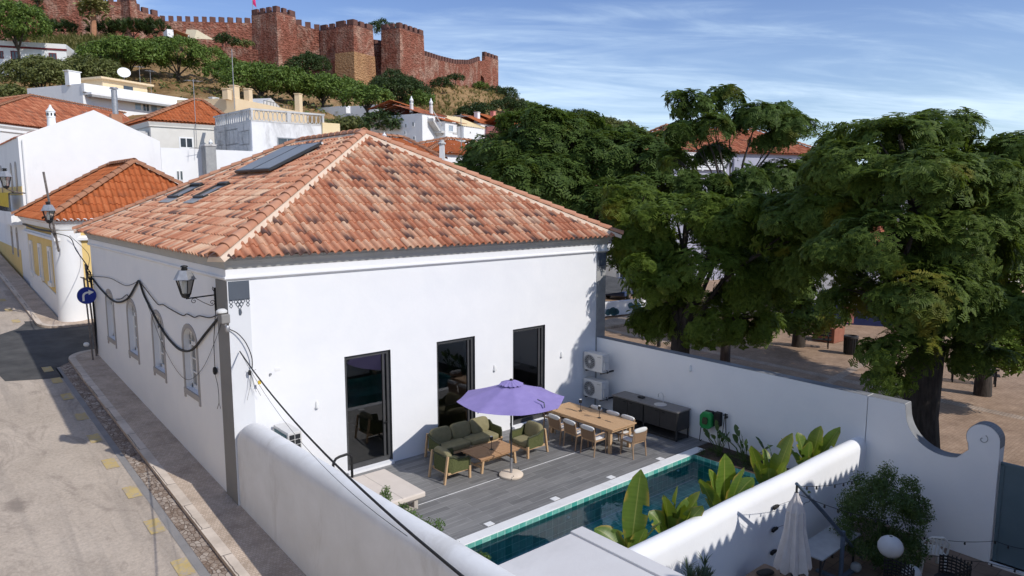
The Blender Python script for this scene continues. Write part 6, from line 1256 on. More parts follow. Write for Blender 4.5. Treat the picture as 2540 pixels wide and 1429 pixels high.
# ---------------------------------------------------------------- the town behind
def proj_len(P, d, px):
    k = (px-CX)/FPX; v = P-CAM; r0, f0, r1, f1 = v.dot(rgt), v.dot(fwd), Vector(d).dot(rgt), Vector(d).dot(fwd); return (k*f0-r0)/(r1-k*f1)
class Bld:
    # a building with its front-left top corner seen at pixel (xl,yl), depth D; front runs to pixel (xr,yr); local u right, v back, z up
    def __init__(s, name, label, cat, xl, yl, D, xr, yr, base=None, group=None, origin=None, ang=None):
        s.P = PD(xl, yl, D) if origin is None else Vector(origin)
        if ang is None:
            Q = PZ(xr, yr, s.P.z); d = Q-s.P; s.w = math.hypot(d.x, d.y); s.u = Vector((d.x, d.y, 0))/s.w
        else: s.u = Vector((math.cos(ang), math.sin(ang), 0)); s.w = xr
        s.v = Vector((-s.u.y, s.u.x, 0)); s.top = s.P.z; c = s.P + s.u*s.w/2
        s.zb = base if base is not None else min(tz(s.P.x, s.P.y), tz(c.x, c.y))-1.5
        s.o = empty(name, (s.P.x, s.P.y, s.zb), label, cat, group)
    def W(s, u, v, z): p = s.P + s.u*u + s.v*v; return (p.x, p.y, z)
    def put(s, name, mb, m, parent=None, smooth=False):
        mb.v = [s.W(*p) for p in mb.v]; return obj(name, mb, m, parent or s.o, smooth=smooth)
    def uz(s, px, py, v=0.0):
        # pixel on the front face -> (u, z)
        n = s.v; o = s.P + s.v*v; d = ray(px, py); t = (o-CAM).dot(n)/d.dot(n); q = CAM + d*t; return (q-s.P).dot(s.u), q.z
    def vz(s, px, py, u=0.0):
        n = s.u; o = s.P + s.u*u; d = ray(px, py); t = (o-CAM).dot(n)/d.dot(n); q = CAM + d*t; return (q-s.P).dot(s.v), q.z
    def window(s, a, b, m='window_glass', fm='white_paint', name='window', t=0.08, mull=1, arch=0, side=False):
        # opposite pixel corners a, b on the front face (or on the left side face)
        f = s.vz if side else s.uz; u0, z0 = f(*a); u1, z1 = f(*b); u0, u1 = sorted((u0, u1)); z0, z1 = sorted((z0, z1)); q = (lambda u, v, z: (v, u, z)) if side else (lambda u, v, z: (u, v, z)); mb = MB()
        def bx(a0, c0, a1, c1, v0=-0.04): p, r_ = q(a0, v0, c0), q(a1, 0.02, c1); mb.box(min(p[0], r_[0]), min(p[1], r_[1]), c0, max(p[0], r_[0]), max(p[1], r_[1]), c1)
        bx(u0, z0, u0+t, z1); bx(u1-t, z0, u1, z1); bx(u0+t, z1-t, u1-t, z1); bx(u0+t, z0, u1-t, z0+t)
        for k in range(1, mull+1): um_ = u0+(u1-u0)*k/(mull+1); bx(um_-t*0.35, z0+t, um_+t*0.35, z1-t)
        w_ = s.put(name, mb, fm); g = MB(); g.quad(q(u0+t*0.5, -0.015, z0+t*0.5), q(u1-t*0.5, -0.015, z0+t*0.5), q(u1-t*0.5, -0.015, z1-t*0.5), q(u0+t*0.5, -0.015, z1-t*0.5)); s.put('pane', g, m, w_); return w_
    def box_wall(s, depth, m, z1=None, name='wall', u0=0.0, u1=None, v0=0.0):
        mb = MB(); mb.box(u0, v0, s.zb, s.w if u1 is None else u1, depth, s.top if z1 is None else z1); return s.put(name, mb, m)
    def hip(s, depth, rise, m, ov=0.35, pitch=0.32, row=0.6, seg=4, amp=0.06, inset=None, ridge='old_ridge', ze=None, jit=0.012, apex=None):
        ze = s.top if ze is None else ze; x0, x1, y0, y1 = -ov, s.w+ov, -ov, depth+ov; W_, D_ = x1-x0, y1-y0
        if W_ >= D_: i = D_/2 if inset is None else inset; R0, R1 = (x0+i, (y0+y1)/2, ze+rise), (x1-i, (y0+y1)/2, ze+rise)
        else: i = W_/2 if inset is None else inset; R0, R1 = ((x0+x1)/2, y0+i, ze+rise), ((x0+x1)/2, y1-i, ze+rise)
        if apex:
            vm = (y0+y1)/2; (ua, za), (ub, zb_) = s.uz(*apex[0], vm), s.uz(*apex[1], vm); R0, R1 = (ua, vm, za), (ub, vm, za); W_ = max(W_, D_+0.01)
        mb = MB(); rr = random.Random(9)
        for q in hip_corners(x0, y0, x1, y1, ze, R0, R1): tile_slope(mb, *q, pitch=pitch, row=row, seg=seg, amp=amp, step=0.03, jit=jit, riser=True, rnd=rr)
        mb.box(x0+0.15, y0+0.15, ze-0.12, x1-0.15, y1-0.15, ze-0.02); rf = s.put('roof', mb, m); mb = MB(); c = [(x0, y0, ze), (x1, y0, ze), (x1, y1, ze), (x0, y1, ze)]
        pr = ((c[0], R0), (c[1], R1), (c[2], R1), (c[3], R0), (R0, R1)) if W_ >= D_ else ((c[0], R0), (c[1], R0), (c[2], R1), (c[3], R1), (R0, R1))
        for A, B in pr:
            if (Vector(A)-Vector(B)).length > 0.3: ridge_tiles(mb, Vector(A)+Vector((0, 0, .05)), Vector(B)+Vector((0, 0, .05)), 0.17, 0.5, 6)
        s.put('ridge_tiles', mb, ridge, rf); return rf
def gable_roof(b, depth, rise, m, ov=0.3, along='u', pitch=0.4, row=0.7, ze=None, u0=0.0, u1=None, v0=0.0):
    ze = b.top if ze is None else ze; u1 = b.w if u1 is None else u1; mb = MB()
    if along == 'u': vm = (v0+depth)/2; qs = [((u0-ov, v0-ov, ze), (u1+ov, v0-ov, ze), (u1+ov, vm, ze+rise), (u0-ov, vm, ze+rise)), ((u1+ov, depth+ov, ze), (u0-ov, depth+ov, ze), (u0-ov, vm, ze+rise), (u1+ov, vm, ze+rise))]
    else: um_ = (u0+u1)/2; qs = [((u1+ov, v0-ov, ze), (u1+ov, depth+ov, ze), (um_, depth+ov, ze+rise), (um_, v0-ov, ze+rise)), ((u0-ov, depth+ov, ze), (u0-ov, v0-ov, ze), (um_, v0-ov, ze+rise), (um_, depth+ov, ze+rise))]
    for q in qs: tile_slope(mb, *q, pitch=pitch, row=row, seg=4, amp=0.06, step=0.03, jit=0.01, riser=True)
    return b.put('roof', mb, m)
def chimney(b, u, v, z0, z1, w_, m, d=None, cap=True, name='chimney', parent=None):
    d = d or w_; mb = MB(); mb.box(u-w_/2, v-d/2, z0, u+w_/2, v+d/2, z1)
    if cap: mb.box(u-w_*0.6, v-d*0.6, z1+0.001, u+w_*0.6, v+d*0.6, z1+0.1)
    return b.put(name, mb, m, parent)
def pot_chimney(p, h, label, s=1.0):
    t = empty('chimney_pot', p, label, 'chimney', 'ornate white chimneys'); p = Vector(p); mb = MB(); mb.lathe([(0.28*s, 0), (0.24*s, 0.5*h), (0.27*s, 0.52*h), (0.25*s, 0.55*h), (0.25*s, 0.72*h), (0.30*s, 0.74*h), (0.2*s, 0.82*h), (0.1*s, 0.9*h), (0.05*s, h), (0, h)], p, 12); obj('stack', mb, 'white_paint', t, smooth=True)
    mb = MB()
    for k in range(8): a = k*PI/4; c = p+Vector((0.245*s*math.cos(a), 0.245*s*math.sin(a), 0.63*h)); mb.obox(c, (0.07*s, 0.07*s, 0.1*h), Matrix.Rotation(a, 3, 'Z'))
    obj('smoke_slots', mb, 'dark_inside', t); return t
def antenna(p, h, label, arms=4, lean=(0, 0), r_=0.03):
    p = Vector(p); t = empty('antenna', p, label, 'antenna', 'roof antennas'); top = p+Vector((lean[0], lean[1], h)); mb = MB(); mb.tube([p, top], r_, 5); obj('mast', mb, 'antenna', t)
    if arms:
        mb = MB(); d = Vector((1, 0.2, 0.05)); c = top-Vector((0, 0, 0.15)); mb.tube([c-d*0.7, c+d*0.7], 0.018, 4)
        for k in range(arms): q = c+d*(-0.6+1.2*k/max(1, arms-1)); mb.tube([q-Vector((0.1, -0.45, 0)), q+Vector((0.1, -0.45, 0))], 0.014, 4)
        obj('aerial', mb, 'antenna', t)
# yellow house across the side street
b = Bld('yellow_house', 'yellow single-storey house with orange hip roof and white round corner pilaster', 'house', 0, 0, 0, 7.8, 0, base=0.6, origin=(5.4, 37.7, 6.05), ang=0)
b.w = 7.8; b.top = 6.05; mb = MB(); mb.box(0.02, 0.02, 0.6, 7.8, 10.3, 6.05); b.put('wall', mb, 'yellow_wall')
mb = MB(); mb.cyl((0.42, 0.34, 0.6), (0.42, 0.34, 5.6), 0.60, n=24); b.put('corner_pilaster', mb, 'far_white', smooth=True)
mb = MB(); mb.extr([(-0.03, 0.5, 0.6), (-0.03, 10.2, 0.6), (-0.03, 10.2, 3.15), (-0.03, 0.5, 2.45)], (0.045, 0, 0)); mb.box(0.5, -0.03, 0.6, 7.8, 0.015, 2.3); b.put('plinth', mb, 'far_white')
mb = MB(); mb.sweep_rect([(0.02, 5.12), (0.16, 5.15), (0.16, 5.26), (0.06, 5.30), (0.06, 5.36), (0.02, 5.36)], 0, 0, 7.8, 10.3); mb.sweep_rect([(0.02, 5.62), (0.12, 5.68), (0.2, 5.85), (0.3, 5.98), (0.3, 6.05), (-.5, 6.05)], 0, 0, 7.8, 10.3); b.put('cornice', mb, 'far_white')
mb = MB(); mb.box(-0.025, 9.7, 0.6, 0.015, 10.3, 5.1); b.put('pilaster', mb, 'far_white')
for v in (2.55, 5.6, 8.7):
    mb = MB(); q0, q1 = v-0.42, v+0.42; mb.box(-0.06, q0, 3.05, 0.015, q0+0.2, 4.75); mb.box(-0.06, q1-0.2, 3.05, 0.015, q1, 4.75); mb.box(-0.06, q0+0.2, 4.55, 0.015, q1-0.2, 4.75); mb.box(-0.12, q0-0.1, 2.85, 0.015, q1+0.1, 3.05); w_ = b.put('window', mb, 'white_paint'); mb = MB(); mb.quad((-0.005, q0+0.2, 3.05), (-0.005, q1-0.2, 3.05), (-0.005, q1-0.2, 4.55), (-0.005, q0+0.2, 4.55)); b.put('pane', mb, 'street_pane', w_)
b.hip(10.3, 2.75, 'orange_tiles', ov=0.42, pitch=0.26, row=0.5, seg=6, amp=0.065, inset=2.8)
mb = MB()
for k in range(30): x = -0.3+0.27*k; mb.tube([(x+0.05*math.cos(a)*1.6, -0.43, 6.06+0.075*math.sin(a)) for a in [PI*j/5 for j in range(6)]], 0.022, 4)
b.put('eave_tile_ends', mb, 'white_paint')
# gabled house with blank white end wall
b = Bld('gabled_house', 'tall white house with blank gable wall facing the viewer', 'house', 0, 0, 0, 7.4, 0, base=1.0, origin=(5.5, 48.9, 10.5), ang=0); b.w = 7.4; b.top = 10.45
mb = MB(); mb.extr([(0, 0, 1.0), (7.4, 0, 1.0), (7.4, 0, 10.55), (3.86, 0, 12.2), (0, 0, 10.45)], (0, 15, 0)); b.put('wall', mb, 'far_white')
gable_roof(b, 15, 1.6, 'red_tiles', ov=0.05, along='v', ze=10.4, v0=0.6)
mb = MB(); mb.box(-0.03, -0.02, 7.2, 0.0, 15, 7.7); mb.box(-0.025, 3, 1.0, 0.0, 15, 3.9); b.put('painted_band', mb, 'yellow_wall')
for v, z0, z1 in ((2.0, 7.3, 8.8), (4.2, 7.3, 8.8), (4.2, 3.4, 4.9), (6.8, 3.4, 4.9), (9.5, 7.2, 8.8), (12, 7.2, 8.8)):
    mb = MB(); mb.box(-0.03, v-0.4, z0, 0.0, v+0.4, z1); mb.extr([(-0.03, v+0.4*math.cos(a), z1+0.35*math.sin(a)) for a in [PI*k/8 for k in range(9)]], (0.03, 0, 0)); w_ = b.put('window', mb, 'taupe_paint'); mb = MB(); mb.quad((-0.034, v-0.28, z0+0.1), (-0.034, v+0.28, z0+0.1), (-0.034, v+0.28, z1), (-0.034, v-0.28, z1)); b.put('pane', mb, 'street_pane', w_)
mb = MB(); mb.box(-0.6, 0.4, 5.5, 0, 9.0, 6.25); bl = b.put('balcony', mb, 'far_white'); mb = MB()
for k in range(28): mb.bar((-0.57, 0.45+0.31*k, 6.25), (-0.57, 0.45+0.31*k, 7.3), 0.025)
mb.bar((-0.57, 0.42, 7.3), (-0.57, 9.0, 7.3), 0.05); mb.bar((-0.57, 0.42, 7.3), (0, 0.42, 7.3), 0.05); b.put('railing', mb, 'dark_metal', bl)
mb = MB(); mb.add([(-0.61, 0.7, 7.33), (-0.61, 5.2, 7.33), (-0.63, 5.2, 6.55), (-0.63, 0.7, 6.5), (-0.53, 0.7, 7.35), (-0.53, 5.2, 7.35)], [(0, 1, 2, 3), (0, 4, 5, 1)]); tag(obj('yellow_cloth', (lambda m_: (setattr(m_, 'v', [b.W(*p) for p in m_.v]), m_)[1])(mb), 'yellow_cloth'), 'yellow cloth hung over the balcony railing of the gabled house', 'cloth')
mb = MB(); mb.tube([b.W(0.2, -0.08, 10.3), b.W(0.2, -0.08, 2)], 0.05, 6); obj('downpipe', mb, 'white_paint', b.o)
pot_chimney(b.W(1.85, 1.2, 10.95), 1.5, 'ornate white chimney pot standing beside the blank gable', 0.9)
t = empty('stove_pipe', b.W(5.4, 1.8, 11.0), 'brown chimney with tall metal pipe behind the blank gable', 'chimney'); mb = MB(); mb.box(*(Vector(b.W(5.1, 1.5, 11.0))), *(Vector(b.W(5.7, 2.1, 12.2)))); obj('base', mb, 'old_ridge', t); mb = MB(); mb.cyl(b.W(5.4, 1.8, 12.2), b.W(5.4, 1.8, 13.7), 0.17, n=10); mb.cyl(b.W(5.4, 1.8, 13.75), b.W(5.4, 1.8, 13.85), 0.26, 0.2, n=10); obj('pipe', mb, 'galvanised', t, smooth=True)
# far street row beyond
b = Bld('street_house', 'shaded terraced house far up the street at the left edge', 'house', 0, 0, 0, 8, 0, base=1.5, origin=(5.5, 64.1, 9.4), ang=0); b.w = 8; b.top = 9.4; b.box_wall(16, 'far_white'); gable_roof(b, 16, 1.6, 'red_tiles', along='v')
mb = MB(); mb.box(-0.03, 0, 1.5, 0, 16, 4.5); b.put('painted_base', mb, 'yellow_wall')
# red-roofed house behind the gable
b = Bld('red_roof_house', 'wide house with faded red hip roof behind the blank gable', 'house', -90, 293, 66, 385, 354); b.box_wall(9.5, 'far_white', b.top-0.25); b.hip(9.5, 3.6, 'red_tiles', ov=0.5, pitch=0.34, row=0.7, apex=((75, 238), (322, 256)))
mb = MB(); mb.sweep_rect([(0.0, b.top-0.9), (0.15, b.top-0.8), (0.12, b.top-0.55), (0.3, b.top-0.3), (0.3, b.top-0.12)], 0, 0, b.w, 9.5); b.put('cornice', mb, 'far_white')
antenna(b.W(b.w*0.55, -0.2, b.top+0.3), 2.3, 'thin antenna mast on the faded red hip roof', 5)
# modern white block
b = Bld('modern_block', 'long flat-roofed white building with ribbon windows below the hillside trees', 'building', 203, 207, 92, 583, 264); bm = b; b.box_wall(11, 'far_white', b.top)
mb = MB(); z = b.uz(205, 228)[1]; mb.box(-0.1, -0.5, z+0.001, b.w, 0, b.top); mb.box(0.2, -1.4, z-0.35, b.w-0.2, -0.001, z-0.05); b.put('canopy_band', mb, 'far_white'); mb = MB(); mb.box(0.3, -1.38, z-0.62, b.w-0.3, -0.4, z-0.36); b.put('awning', mb, 'grey_box_paint')
for a, c, m_, mu in (((332, 251), (352, 276), 'bright_pane', 0), ((352, 255), (372, 279), 'window_glass', 1), ((372, 258), (392, 281), 'bright_pane', 0), ((398, 260), (440, 290), 'bright_pane', 2), ((205, 233), (322, 252), 'window_glass', 5)): b.window(a, c, m_, mull=mu, t=0.14)
mb = MB(); mb.box(5.2, 3.0, b.top, 12.3, 8.0, b.top+1.5); p_ = b.put('penthouse', mb, 'tan_wall'); mb = MB(); mb.box(4.6, 2.4, b.top+1.5, 13.0, 8.6, b.top+1.75); b.put('roof_slab', mb, 'tan_wall', p_); mb = MB(); mb.box(8.4, 2.97, b.top+0.35, 9.9, 3.0, b.top+1.05); b.put('window', mb, 'window_glass', p_)
chimney(b, 0.6, 2.5, b.top-0.1, b.top+1.7, 1.6, 'far_white', 0.8); chimney(b, b.w-2.0, 2.5, b.top-0.1, b.top+1.2, 1.2, 'far_white', 0.8); mb = MB(); mb.box(13.0, 6, b.top, b.w-3, 6.4, b.top+0.9); b.put('parapet', mb, 'far_white')
t = empty('satellite_dish', b.W(9.6, 4.2, b.top+1.75), 'large white satellite dish on the tan penthouse', 'satellite dish'); c = Vector(b.W(9.6, 4.2, b.top+3.1)); mb = MB(); mb.lathe([(0.0, -0.22), (0.45, -0.17), (0.8, -0.02), (0.86, 0.03)], (0, 0, 0), 20); q = Vector((-0.15, -0.85, 0.5)).to_track_quat('Z', 'Y').to_matrix(); mb.v = [tuple(q @ Vector(p)+c) for p in mb.v]; obj('dish', mb, 'white_paint', t, smooth=True)
mb = MB(); mb.tube([b.W(9.6, 4.3, b.top+1.7), c], 0.06, 6); mb.tube([b.W(8.8, 4.3, b.top+1.8), b.W(10.4, 4.3, b.top+1.8)], 0.04, 5); obj('stand', mb, 'antenna', t)
antenna(b.W(13.4, 3.5, b.top), 4.0, 'aerial mast right of the tan penthouse', 5); antenna(b.W(11.6, 3.5, b.top+1.7), 2.6, 'aerial mast on the tan penthouse by the dish', 6)
# beige hip-roofed house
b = Bld('beige_house', 'beige house with orange hip roof and one arched window', 'house', 372, 298, 60, 575, 311); b.box_wall(7.5, 'beige_wall', b.top-0.1); b.hip(7.5, 2.25, 'orange_tiles', ov=0.4, pitch=0.3, row=0.55, apex=((480, 249), (502, 249))); b.window((445, 368), (479, 341), 'window_glass', mull=1, t=0.12)
mb = MB(); mb.sweep_rect([(0.0, b.top-0.55), (0.12, b.top-0.5), (0.12, b.top-0.4), (0.25, b.top-0.1)], 0, 0, b.w, 7.5); b.put('cornice', mb, 'beige_wall')
antenna(b.W(3.6, -0.3, b.top-2.5), 6.2, 'tall thin aerial mast in front of the beige house', 4); mb = MB(); mb.box(-2.4, 0.5, b.zb, -0.05, 6, b.top-0.9); b.put('annexe', mb, 'weathered_wall')
# weathered flat-roofed house with balustrade
b = Bld('weathered_house', 'weathered white flat-roofed house with lattice balustrade on top', 'house', 622, 268, 56, 803, 283); z1 = b.uz(622, 300)[1]; mb = MB(); mb.box(0, 0, b.zb, b.w, 8.0, z1); b.put('wall', mb, 'old_white')
mb = MB(); mb.box(-0.04, 0.3, b.zb, -0.001, 8.0, z1-0.05); b.put('side_render', mb, 'weathered_wall')
mb = MB(); zt = b.top; mb.box(-0.06, -0.06, zt-0.14, b.w+0.06, 0.2, zt); mb.box(-0.06, 0.2, zt-0.14, 0.2, 8.0, zt); mb.box(-0.03, -0.03, z1+0.001, b.w+0.03, 0.17, z1+0.1); mb.box(-0.03, 0.17, z1+0.001, 0.17, 8, z1+0.1)
for k in range(3): u = b.w*k/2; mb.box(max(0, u-0.15), -0.04, z1+0.1, min(b.w, u+0.15), 0.16, zt-0.14)
n = 15
for k in range(n):
    u = 0.3+(b.w-0.6)*(k+0.5)/n; rr_ = (b.w-0.6)/n*0.5; zc, zh = (z1+0.1+zt-0.14)/2, (zt-0.14-z1-0.1)/2
    mb.tube([(u+rr_*math.cos(a)*0.95, 0.06, zc+zh*math.sin(a)) for a in [2*PI*j/10 for j in range(11)]], 0.035, 4)
for k in range(16): v = 0.5+0.47*k; mb.box(0.0, v, z1+0.1, 0.12, v+0.17, zt-0.14)
b.put('balustrade', mb, 'weathered_wall'); b.window((688, 363), (736, 343), 'window_glass', 'galvanised', mull=1)
for a, c in (((545, 362), (556, 325)), ((562, 362), (590, 318)), ((594, 362), (618, 322))): b.window(a, c, 'window_glass', 'weathered_wall', mull=2, side=True, t=0.1)
t2 = Bld('cream_block', 'plain cream annexe right of the weathered balustrade house', 'building', 800, 304, 60, 843, 307); t2.box_wall(6, 'cream_wall'); antenna(PD(582, 270, 62), 5.0, 'very tall thin mast rising before the weathered house', 0, r_=0.035)
# tan house with chimneys
b = Bld('tan_house', 'tan flat-roofed house with three tan chimneys before the hillside trees', 'house', 583, 243, 84, 760, 281); b.box_wall(8, 'tan_wall'); u0 = b.uz(592, 243)[0]
for px, y0, w_ in ((590, 214, 1.0), (624, 222, 0.75), (748, 234, 0.85), (572, 222, 0.8)): u, z = b.uz(px, y0); chimney(b, u, 0.5, b.top-0.3, z, w_, 'tan_wall', 0.7)
mb = MB(); mb.extr([(b.w*0.42, 1.5, b.top), (b.w*0.8, 1.5, b.top), (b.w*0.61, 1.5, b.top+1.3)], (0, 3, 0)); b.put('dormer', mb, 'weathered_wall'); mb = MB()
for k in range(9): u = b.w*(0.42+0.045*k); mb.bar((u, 0.6, b.top), (u, 0.6, b.top+0.6), 0.04)
mb.bar((b.w*0.42, 0.6, b.top+0.6), (b.w*0.8, 0.6, b.top+0.6), 0.05); b.put('railing', mb, 'dark_metal')
# low white walls right of the gable
b = Bld('low_white_house', 'low white flat-topped house between the blank gable and the tiled roof', 'house', 398, 366, 47, 700, 378); b.box_wall(6, 'far_white'); b.window((439, 447), (444, 424), 'window_glass', mull=0, t=0.03); b.window((447, 447), (453, 424), 'window_glass', mull=0, t=0.03)
u, z = b.uz(514, 364); mb = MB(); mb.box(u-0.4, -0.9, b.zb, u+0.28, 0, z); b.put('chimney_breast', mb, 'grey_box_paint'); mb = MB(); mb.box(u-0.46, -0.95, z, u+0.32, 0.05, z+0.12); b.put('chimney_cap', mb, 'weathered_wall'); pot_chimney(b.W(u+0.5, 0.8, b.top), 0.75, 'small ornate white chimney on the low white house', 0.5); antenna(b.W(u-0.5, -0.5, b.top-1.8), 2.0, 'small aerial against the low white house', 4)
# white houses at the foot of the hill
b = Bld('hill_house', 'low white house with dark windows behind the lone umbrella tree', 'house', 858, 262, 122, 948, 276, group='white houses at the foot of the hill'); b.box_wall(7, 'far_white'); 
for a, c in (((862, 296), (870, 287)), ((876, 298), (884, 289)), ((910, 302), (917, 293)), ((930, 303), (936, 295))): b.window(a, c, 'window_glass', 'taupe_paint', mull=0, t=0.15)
b = Bld('hill_house', 'white house with crenellated parapet left of the outside stair house', 'house', 952, 258, 118, 1000, 267, group='white houses at the foot of the hill'); b.box_wall(7, 'far_white'); mb = MB()
for k in range(4): mb.box(b.w*k/4, 0, b.top, b.w*k/4+0.7, 0.5, b.top+0.5)
b.put('parapet', mb, 'far_white'); b.window((979, 285), (985, 278), 'window_glass', mull=0, t=0.12)
b = Bld('stair_house', 'white house with outside stair and balcony below the castle hill', 'house', 1047, 281, 88, 1104, 290); b.box_wall(8.5, 'far_white'); 
for a, c in (((1080, 317), (1086, 305)), ((1089, 330), (1097, 306)), ((1082, 352), (1087, 341)), ((1090, 354), (1098, 341))): b.window(a, c, 'window_glass', 'white_paint', mull=0, t=0.1)
for a, c in (((1010, 318), (1004, 306)), ((1022, 315), (1028, 301)), ((1024, 348), (1030, 337)), ((1002, 335), (1007, 324))): b.window(a, c, 'window_glass', 'white_paint', mull=0, t=0.1, side=True)
ua, za = b.uz(1060, 294); ub, zb_ = b.uz(1083, 331); mb = MB(); mb.extr([(ua, -0.9, za), (ub, -0.9, zb_), (ub, -0.9, zb_-0.35), (ua, -0.9, za-0.35)], (0, 0.9, 0)); mb.bar((ua, -0.9, za+0.9), (ub, -0.9, zb_+0.9), 0.08); b.put('stair', mb, 'weathered_wall'); u2, z2 = b.uz(1112, 332); mb = MB(); mb.box(ub-0.6, -1.2, z2-0.15, u2+0.3, 0, z2+0.1); b.put('balcony', mb, 'weathered_wall')
gable_roof(b, 8.6, 1.3, 'red_tiles', along='u', ze=b.top-0.05, ov=0.15); pot_chimney(b.W(0.7, 2.2, b.top+0.3), 2.0, 'ornate white chimney left on the stair house roof', 0.9); pot_chimney(b.W(2.9, 0.8, b.top), 2.2, 'ornate white chimney right on the stair house roof', 0.9)
b = Bld('terrace_house', 'white terrace with long orange roof climbing behind the stair house', 'house', 1104, 301, 90, 1152, 309, group='white houses at the foot of the hill'); b.box_wall(9, 'far_white'); gable_roof(b, 9, 1.6, 'orange_tiles', along='u'); b.window((1112, 327), (1124, 310), 'bright_pane', mull=1, t=0.12); b.window((1132, 328), (1138, 316), 'cream_wall', mull=0, t=0.1); mb = MB(); mb.box(2.6, -0.6, b.top-2.6, 3.4, 0, b.top-2.0); b.put('air_conditioner', mb, 'ac_plastic')
b = Bld('terrace_house', 'white house with pale tan roof at the right end of the terrace', 'house', 1150, 313, 92, 1200, 320, group='white houses at the foot of the hill'); b.box_wall(8, 'far_white'); gable_roof(b, 8, 1.7, 'cream_wall', along='u', ov=0.1); b.window((1165, 331), (1168, 326), 'window_glass', mull=0, t=0.05); b.window((1181, 334), (1184, 329), 'window_glass', mull=0, t=0.05)
b = Bld('long_roof_house', 'long low house with orange roof under the dry slope', 'house', 1022, 268, 108, 1130, 300, group='white houses at the foot of the hill'); b.box_wall(7, 'far_white'); gable_roof(b, 7, 1.3, 'orange_tiles', along='u')
for i, (xl, yl, D, xr, yr, m_, lab) in enumerate(((1192, 306, 130, 1232, 312, 'far_white', 'white house with orange roof left of the pink houses'), (1228, 302, 135, 1272, 309, 'pink_wall', 'pink house with red roof below the dry slope'), (1272, 310, 128, 1330, 318, 'pink_wall', 'pink house half hidden by the treetops, middle of the row'), (1335, 315, 140, 1392, 322, 'far_white', 'white house with pinkish roof farthest right below the hill'))):
    b = Bld('hill_house', lab, 'house', xl, yl, D, xr, yr, group='pink and white houses right of the hill'); b.box_wall(8, m_); gable_roof(b, 8, 1.8, 'orange_tiles', along='u'); b.window((xl+10, yl+14), (xl+17, yl+5), 'window_glass', mull=0, t=0.15); chimney(b, b.w*0.6, 3, b.top+0.5, b.top+2.4, 0.8, m_)
# orange roofs just behind the main roof
b = Bld('orange_roof_house', 'house whose orange hip roof shows just right of the main ridge', 'house', 905, 388, 41, 1082, 398); b.box_wall(7, 'far_white', b.top-0.1); b.hip(7, 1.55, 'orange_tiles', ov=0.4, pitch=0.24, row=0.5, apex=((925, 338), (1000, 346)), amp=0.05); pot_chimney(b.W(3.9, 2.5, b.top+1.0), 0.75, 'small white chimney on the orange hip roof', 0.55)
b = Bld('corner_roof_house', 'white house with orange hip roof behind the tall white chimney', 'house', 1065, 376, 50, 1200, 384); b.box_wall(7, 'far_white', b.top-0.1); b.hip(7, 1.5, 'orange_tiles', ov=0.4, pitch=0.26, row=0.5, apex=((1108, 347), (1172, 353))); antenna(b.W(2.9, -0.2, b.top+0.2), 2.6, 'white aerial mast on the corner roof', 5)
t = empty('tall_chimney', PD(1097, 420, 38), 'tall tapering white chimney behind the right hip of the main roof', 'chimney'); p = PD(1097, 415, 38); mb = MB(); k = 38/FPX; mb.tube([p-Vector((0, 0, 3.5)), p, p+Vector((0, 0, 0.35)), p+Vector((0, 0, 1.25))], [0.32, 0.26, 0.19, 0.165], 4); obj('stack', mb, 'old_white', t); mb = MB(); mb.lathe([(0.2, 1.2), (0.22, 1.27), (0.12, 1.33), (0.12, 1.42), (0.0, 1.45)], p, 8); obj('pot', mb, 'weathered_wall', t)
# big building beyond the plaza trees
b = Bld('louvred_building', 'white and lilac building with red roof and white louvres behind the trees', 'building', 1640, 372, 62, 2040, 384, base=-1.5); b.box_wall(10, 'lilac_wall', b.top-0.05); b.hip(10, 2.6, 'red_tiles', ov=0.5, pitch=0.36, row=0.7, inset=4.5); mb = MB(); u0, z0 = b.uz(1680, 420); u1, z1 = b.uz(1795, 378)
for k in range(8): z = z0+(z1-z0)*k/8; mb.extr([(u0, -0.3, z), (u0, -0.3, z+0.12), (u0, 0, z+0.26), (u0, 0, z+0.2)], (u1-u0, 0, 0))
for u in (u0, (u0+u1)/2, u1): mb.box(u-0.06, -0.34, z0-0.1, u+0.06, 0, z1+0.1)
b.put('louvres', mb, 'white_paint'); mb = MB(); mb.box(b.w*0.42, -0.2, b.zb, b.w*0.95, 0, b.top-0.6); b.put('front_wall', mb, 'lilac_wall'); b.window((1850, 440), (1880, 400), mull=1); b.window((1930, 450), (1960, 405), mull=1)
b = Bld('red_wing', 'low red-walled wing with red roof at the left of the louvred building', 'building', 1560, 352, 75, 1665, 356, base=-1.5); b.box_wall(8, 'pink_wall'); b.hip(8, 1.2, 'red_tiles', pitch=0.4, row=0.8)
b = Bld('far_right_house', 'pinkish house with red roof at the right edge behind the trees', 'house', 2380, 414, 60, 2640, 420, base=-1.5); b.box_wall(8, 'beige_wall'); b.hip(8, 1.5, 'red_tiles', pitch=0.36, row=0.7)
b = Bld('plaza_house', 'white house with navy base and navy-framed window on the far side of the plaza', 'house', 1960, 620, 44, 2420, 632, base=-0.7); b.box_wall(8, 'far_white'); mb = MB(); mb.box(-0.04, -0.05, -0.7, b.w+0.04, 0, 0.55); b.put('painted_base', mb, 'navy_paint'); b.window((2122, 800), (2183, 740), 'window_glass', 'navy_paint', t=0.16, mull=0); b.window((2240, 810), (2300, 740), 'window_glass', 'navy_paint', t=0.16, mull=0); b.window((2030, 835), (2075, 720), 'window_glass', 'navy_paint', t=0.16, mull=0); mb = MB(); u, z = b.uz(2090, 800); mb.box(u, -0.06, z, u+0.6, 0, z+1.0); b.put('notice', mb, 'pink_wall'); b.hip(8, 1.6, 'red_tiles', pitch=0.36, row=0.7)
b = Bld('side_street_house', 'pale house glimpsed behind the tree right of the main house', 'house', 1440, 620, 58, 1600, 625, base=-0.9); b.box_wall(8, 'beige_wall'); b.window((1535, 712), (1560, 670), mull=0)
